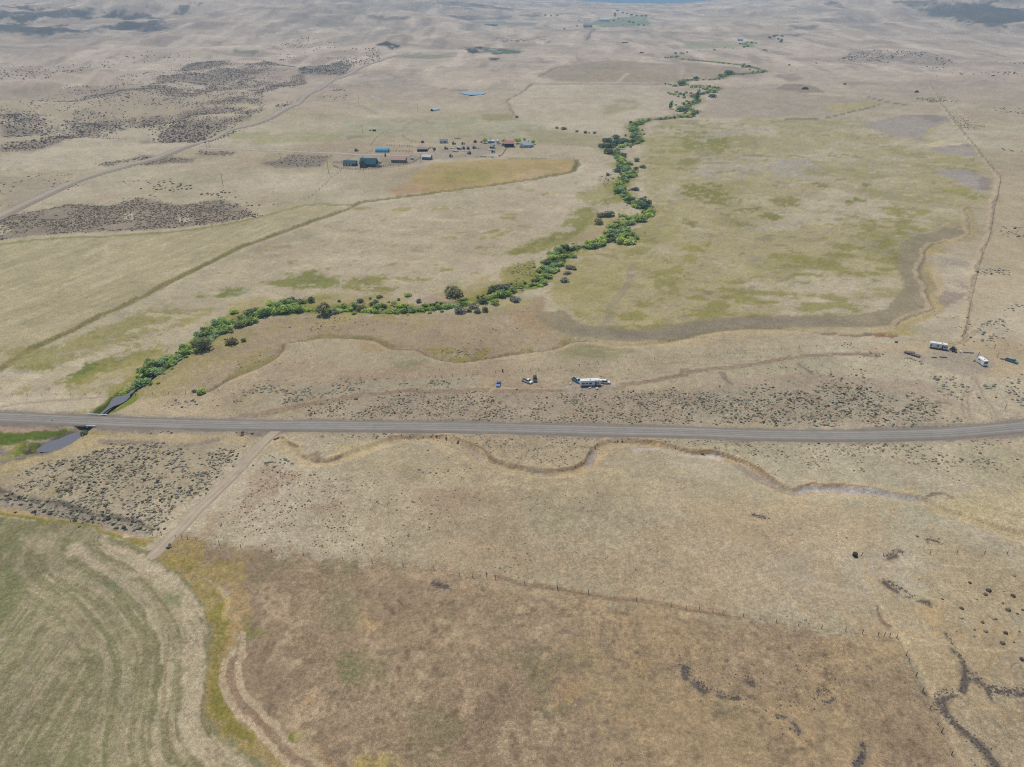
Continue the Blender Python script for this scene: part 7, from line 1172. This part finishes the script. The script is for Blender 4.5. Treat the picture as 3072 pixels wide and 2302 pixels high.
# ---- far farmsteads
gable('far_barn', 'V8', 1150, 262, 0, 30, 14, 7, 5, (0.30, 0.30, 0.30), (0.20, 0.24, 0.28), 'bluish barn at the far farm where the pale track ends', ribs=False, cat='building', grp='far farms'); gable('far_barn', 'V8', 1310, 203, 0, 34, 12, 6, 4, (0.50, 0.52, 0.54), (0.55, 0.58, 0.60), 'long white far barn among bluish trees', ribs=False, grp='far farms'); gable('far_house', 'K7', 1500, 130, 0, 14, 9, 5, 4, (0.5, 0.5, 0.5), (0.5, 0.52, 0.54), 'white far house above the green bend of the creek', ribs=False, grp='far farms'); gable('far_shed', 'V8', 230, 245, 0, 44, 10, 4, 3, (0.22, 0.26, 0.25), (0.22, 0.28, 0.27), 'long dark far shed on the pale upper slope', ribs=False, grp='far farms')
far = []
for f, data in (('V8', '1045,252,22 1120,250,34 1180,264,26 925,282,26 1065,200,18 1160,202,14 1265,198,22 1345,190,20 1395,202,26 1440,180,22 1480,195,16 1540,215,34 1580,222,28 1630,242,28 1680,248,26 1560,150,30 1610,155,28 1660,160,30 1700,158,26 1520,135,26 1480,128,24 1430,108,28 1485,242,12 1860,257,10 745,152,26 800,155,24 860,154,22'), ('K7', '1490,185,44 1530,190,40 1580,190,44 1560,240,50 1620,225,60 1610,160,40 1680,170,50 1760,170,40 1880,290,40 1915,290,44 1940,300,30 2130,110,50 2170,150,60 2190,60,50 2060,50,50 1990,85,50 2110,45,50 2190,115,40'), ('C', '690,425,16 865,412,14 700,458,8 742,452,8 1225,595,8 1645,495,8 1050,550,22 590,240,24 640,265,20 560,248,22 640,235,20')):
    for it in data.split():
        a = [float(q) for q in it.split(',')]; far.append((f, a))
for i, (f, a) in enumerate(far):
    x, y = un(*px(f, a[0], a[1])); d = proj(x, y, hb(x, y))[2]; rad = 0.5 * a[2] / FRM[f][2] * d / FPX; rad = min(rad, 11)
    o = empty('far_tree', (x, y, hz(x, y)), i); c = link('crown', CRM[('dark', 'mid', 'olive')[i % 3], i % 3], None, o); c.scale = (rad, rad, rad * 0.9); t = link('trunk', TRM[i % 3], None, o); t.scale = (rad * 0.8, rad * 0.8, rad * 0.7)
    tag(o, {'V8': 'bluish tree of the far farm groves', 'K7': 'bluish tree beyond the last creek loops', 'C': 'small dark tree on the far pale slope'}[f], 'tree', {'V8': 'trees of the far farms', 'K7': 'trees beyond the last creek loops', 'C': 'trees on the far pale slope'}[f])
poplar('V8', 1405, 166, 26, 46, 'tall dark poplar row standing out at the valley head', 'far poplars')

# ---- bridges
p = ROAD[BRI]; t = ROAD[BRI + 3] - ROAD[BRI - 3]; rz = math.atan2(t[1], t[0]); z = float(hb(p[0], p[1]))
o = empty('road_bridge', (p[0], p[1], z), rz); M_CONC = mat('old_concrete', alb(150, 146, 138), 0.9, 0, 0.2)
MB().box(-4.6, 4.6, -4.05, 4.05, -0.45, 0.10).build('deck', M_CONC, o)
for s in (-1, 1):
    MB().box(s * 4.0 - 0.4, s * 4.0 + 0.4, -4.2, 4.2, -2.4, -0.45).build('abutment', M_CONC, o)
MB().box(-4.2, 4.4, 4.15, 4.4, 0.35, 0.72).build('guard_rail', M_WHITE, o); MB().box(0.5, 4.4, -4.4, -4.15, 0.35, 0.72).build('guard_rail', M_WHITE, o)
for xx in (-4, -1.2, 1.6, 4.2): MB().box(xx - 0.1, xx + 0.1, 4.18, 4.36, -0.5, 0.35).build('rail_post', M_WHITE, o)
for xx in (0.7, 4.2): MB().box(xx - 0.1, xx + 0.1, -4.36, -4.18, -0.5, 0.35).build('rail_post', M_WHITE, o)
tag(o, 'small concrete road bridge with white rails over the creek', 'bridge')
x, y = un(*px('K6', 935, 735)); o = empty('farm_bridge', (x, y, hb(x, y)), -0.05); MB().box(-4.5, 4.5, -1.6, 1.6, 0.15, 0.45).build('deck', mat('pale_deck', (0.5, 0.49, 0.47), 0.8), o)
for s in (-1, 1): MB().box(-4.5, 4.5, s * 1.55 - 0.06, s * 1.55 + 0.06, 0.5, 0.8).build('rail', M_WHITE, o); MB().box(s * 4.0 - 0.3, s * 4.0 + 0.3, -1.5, 1.5, -1.8, 0.15).build('abutment', M_WOOD, o)
tag(o, 'pale plank bridge carrying the ranch lane over the creek', 'bridge')
bush('V7', 1370, 850, 120, 'olive', 'x', 1.1, 'culvert_bush', None, 'dark bush growing at the downstream mouth of the bridge'); 
x, y = un(*px('G', 1092, 238)); o = empty('drain_pipe', (x, y, hz(x, y) + 0.1), 0.2); MB().tube([(0, -0.3, 0.2), (0, 1.6, 0.2)], 0.38, 14).build('pipe', mat('rusty_pipe', alb(96, 84, 72), 0.8), o); MB().box(-0.9, 0.9, 0.1, 0.35, -0.3, 0.45).build('headwall', M_CONC, o); tag(o, 'dark pipe end with headwall beside the farm track gate', 'pipe')
x, y = un(*px('I', 1115, 290)); o = empty('rock_crib', (x, y, hz(x, y))); MB().tube([(0, 0, -0.1), (0, 0, 1.1)], 0.75, 12).build('wire_basket', M_BLACK, o)
for i in range(12): a = i * 2.4; MB().tube([(0.5 * math.cos(a), 0.5 * math.sin(a), 1.0), (0.5 * math.cos(a), 0.5 * math.sin(a), 1.2)], [0.22, 0.1], 6).build('stone', mat('crib_stone', alb(84, 78, 72), 0.95), o)
tag(o, 'round dark rock crib at the fence corner on the slope', 'rock crib')

# ------------------------------------------------------------------ haze: the air over the valley
hzme = MB().box(-17000, 17000, -300, 16800, float(GZ.min()) - 1.0, max(float(GZ.max()) + 15, 200.0)).build('haze', None)
hm_ = bpy.data.materials.new('valley_air'); hm_.use_nodes = True
n = hm_.node_tree.nodes; n.clear()
pv = n.new('ShaderNodeVolumePrincipled'); pv.inputs['Color'].default_value = (0.46, 0.73, 1.0, 1); pv.inputs['Density'].default_value = 1.2e-4; pv.inputs['Anisotropy'].default_value = 0.0
ou = n.new('ShaderNodeOutputMaterial'); hm_.node_tree.links.new(pv.outputs[0], ou.inputs['Volume'])
hzme.data.materials.append(hm_); tag(hzme, kind='stuff')
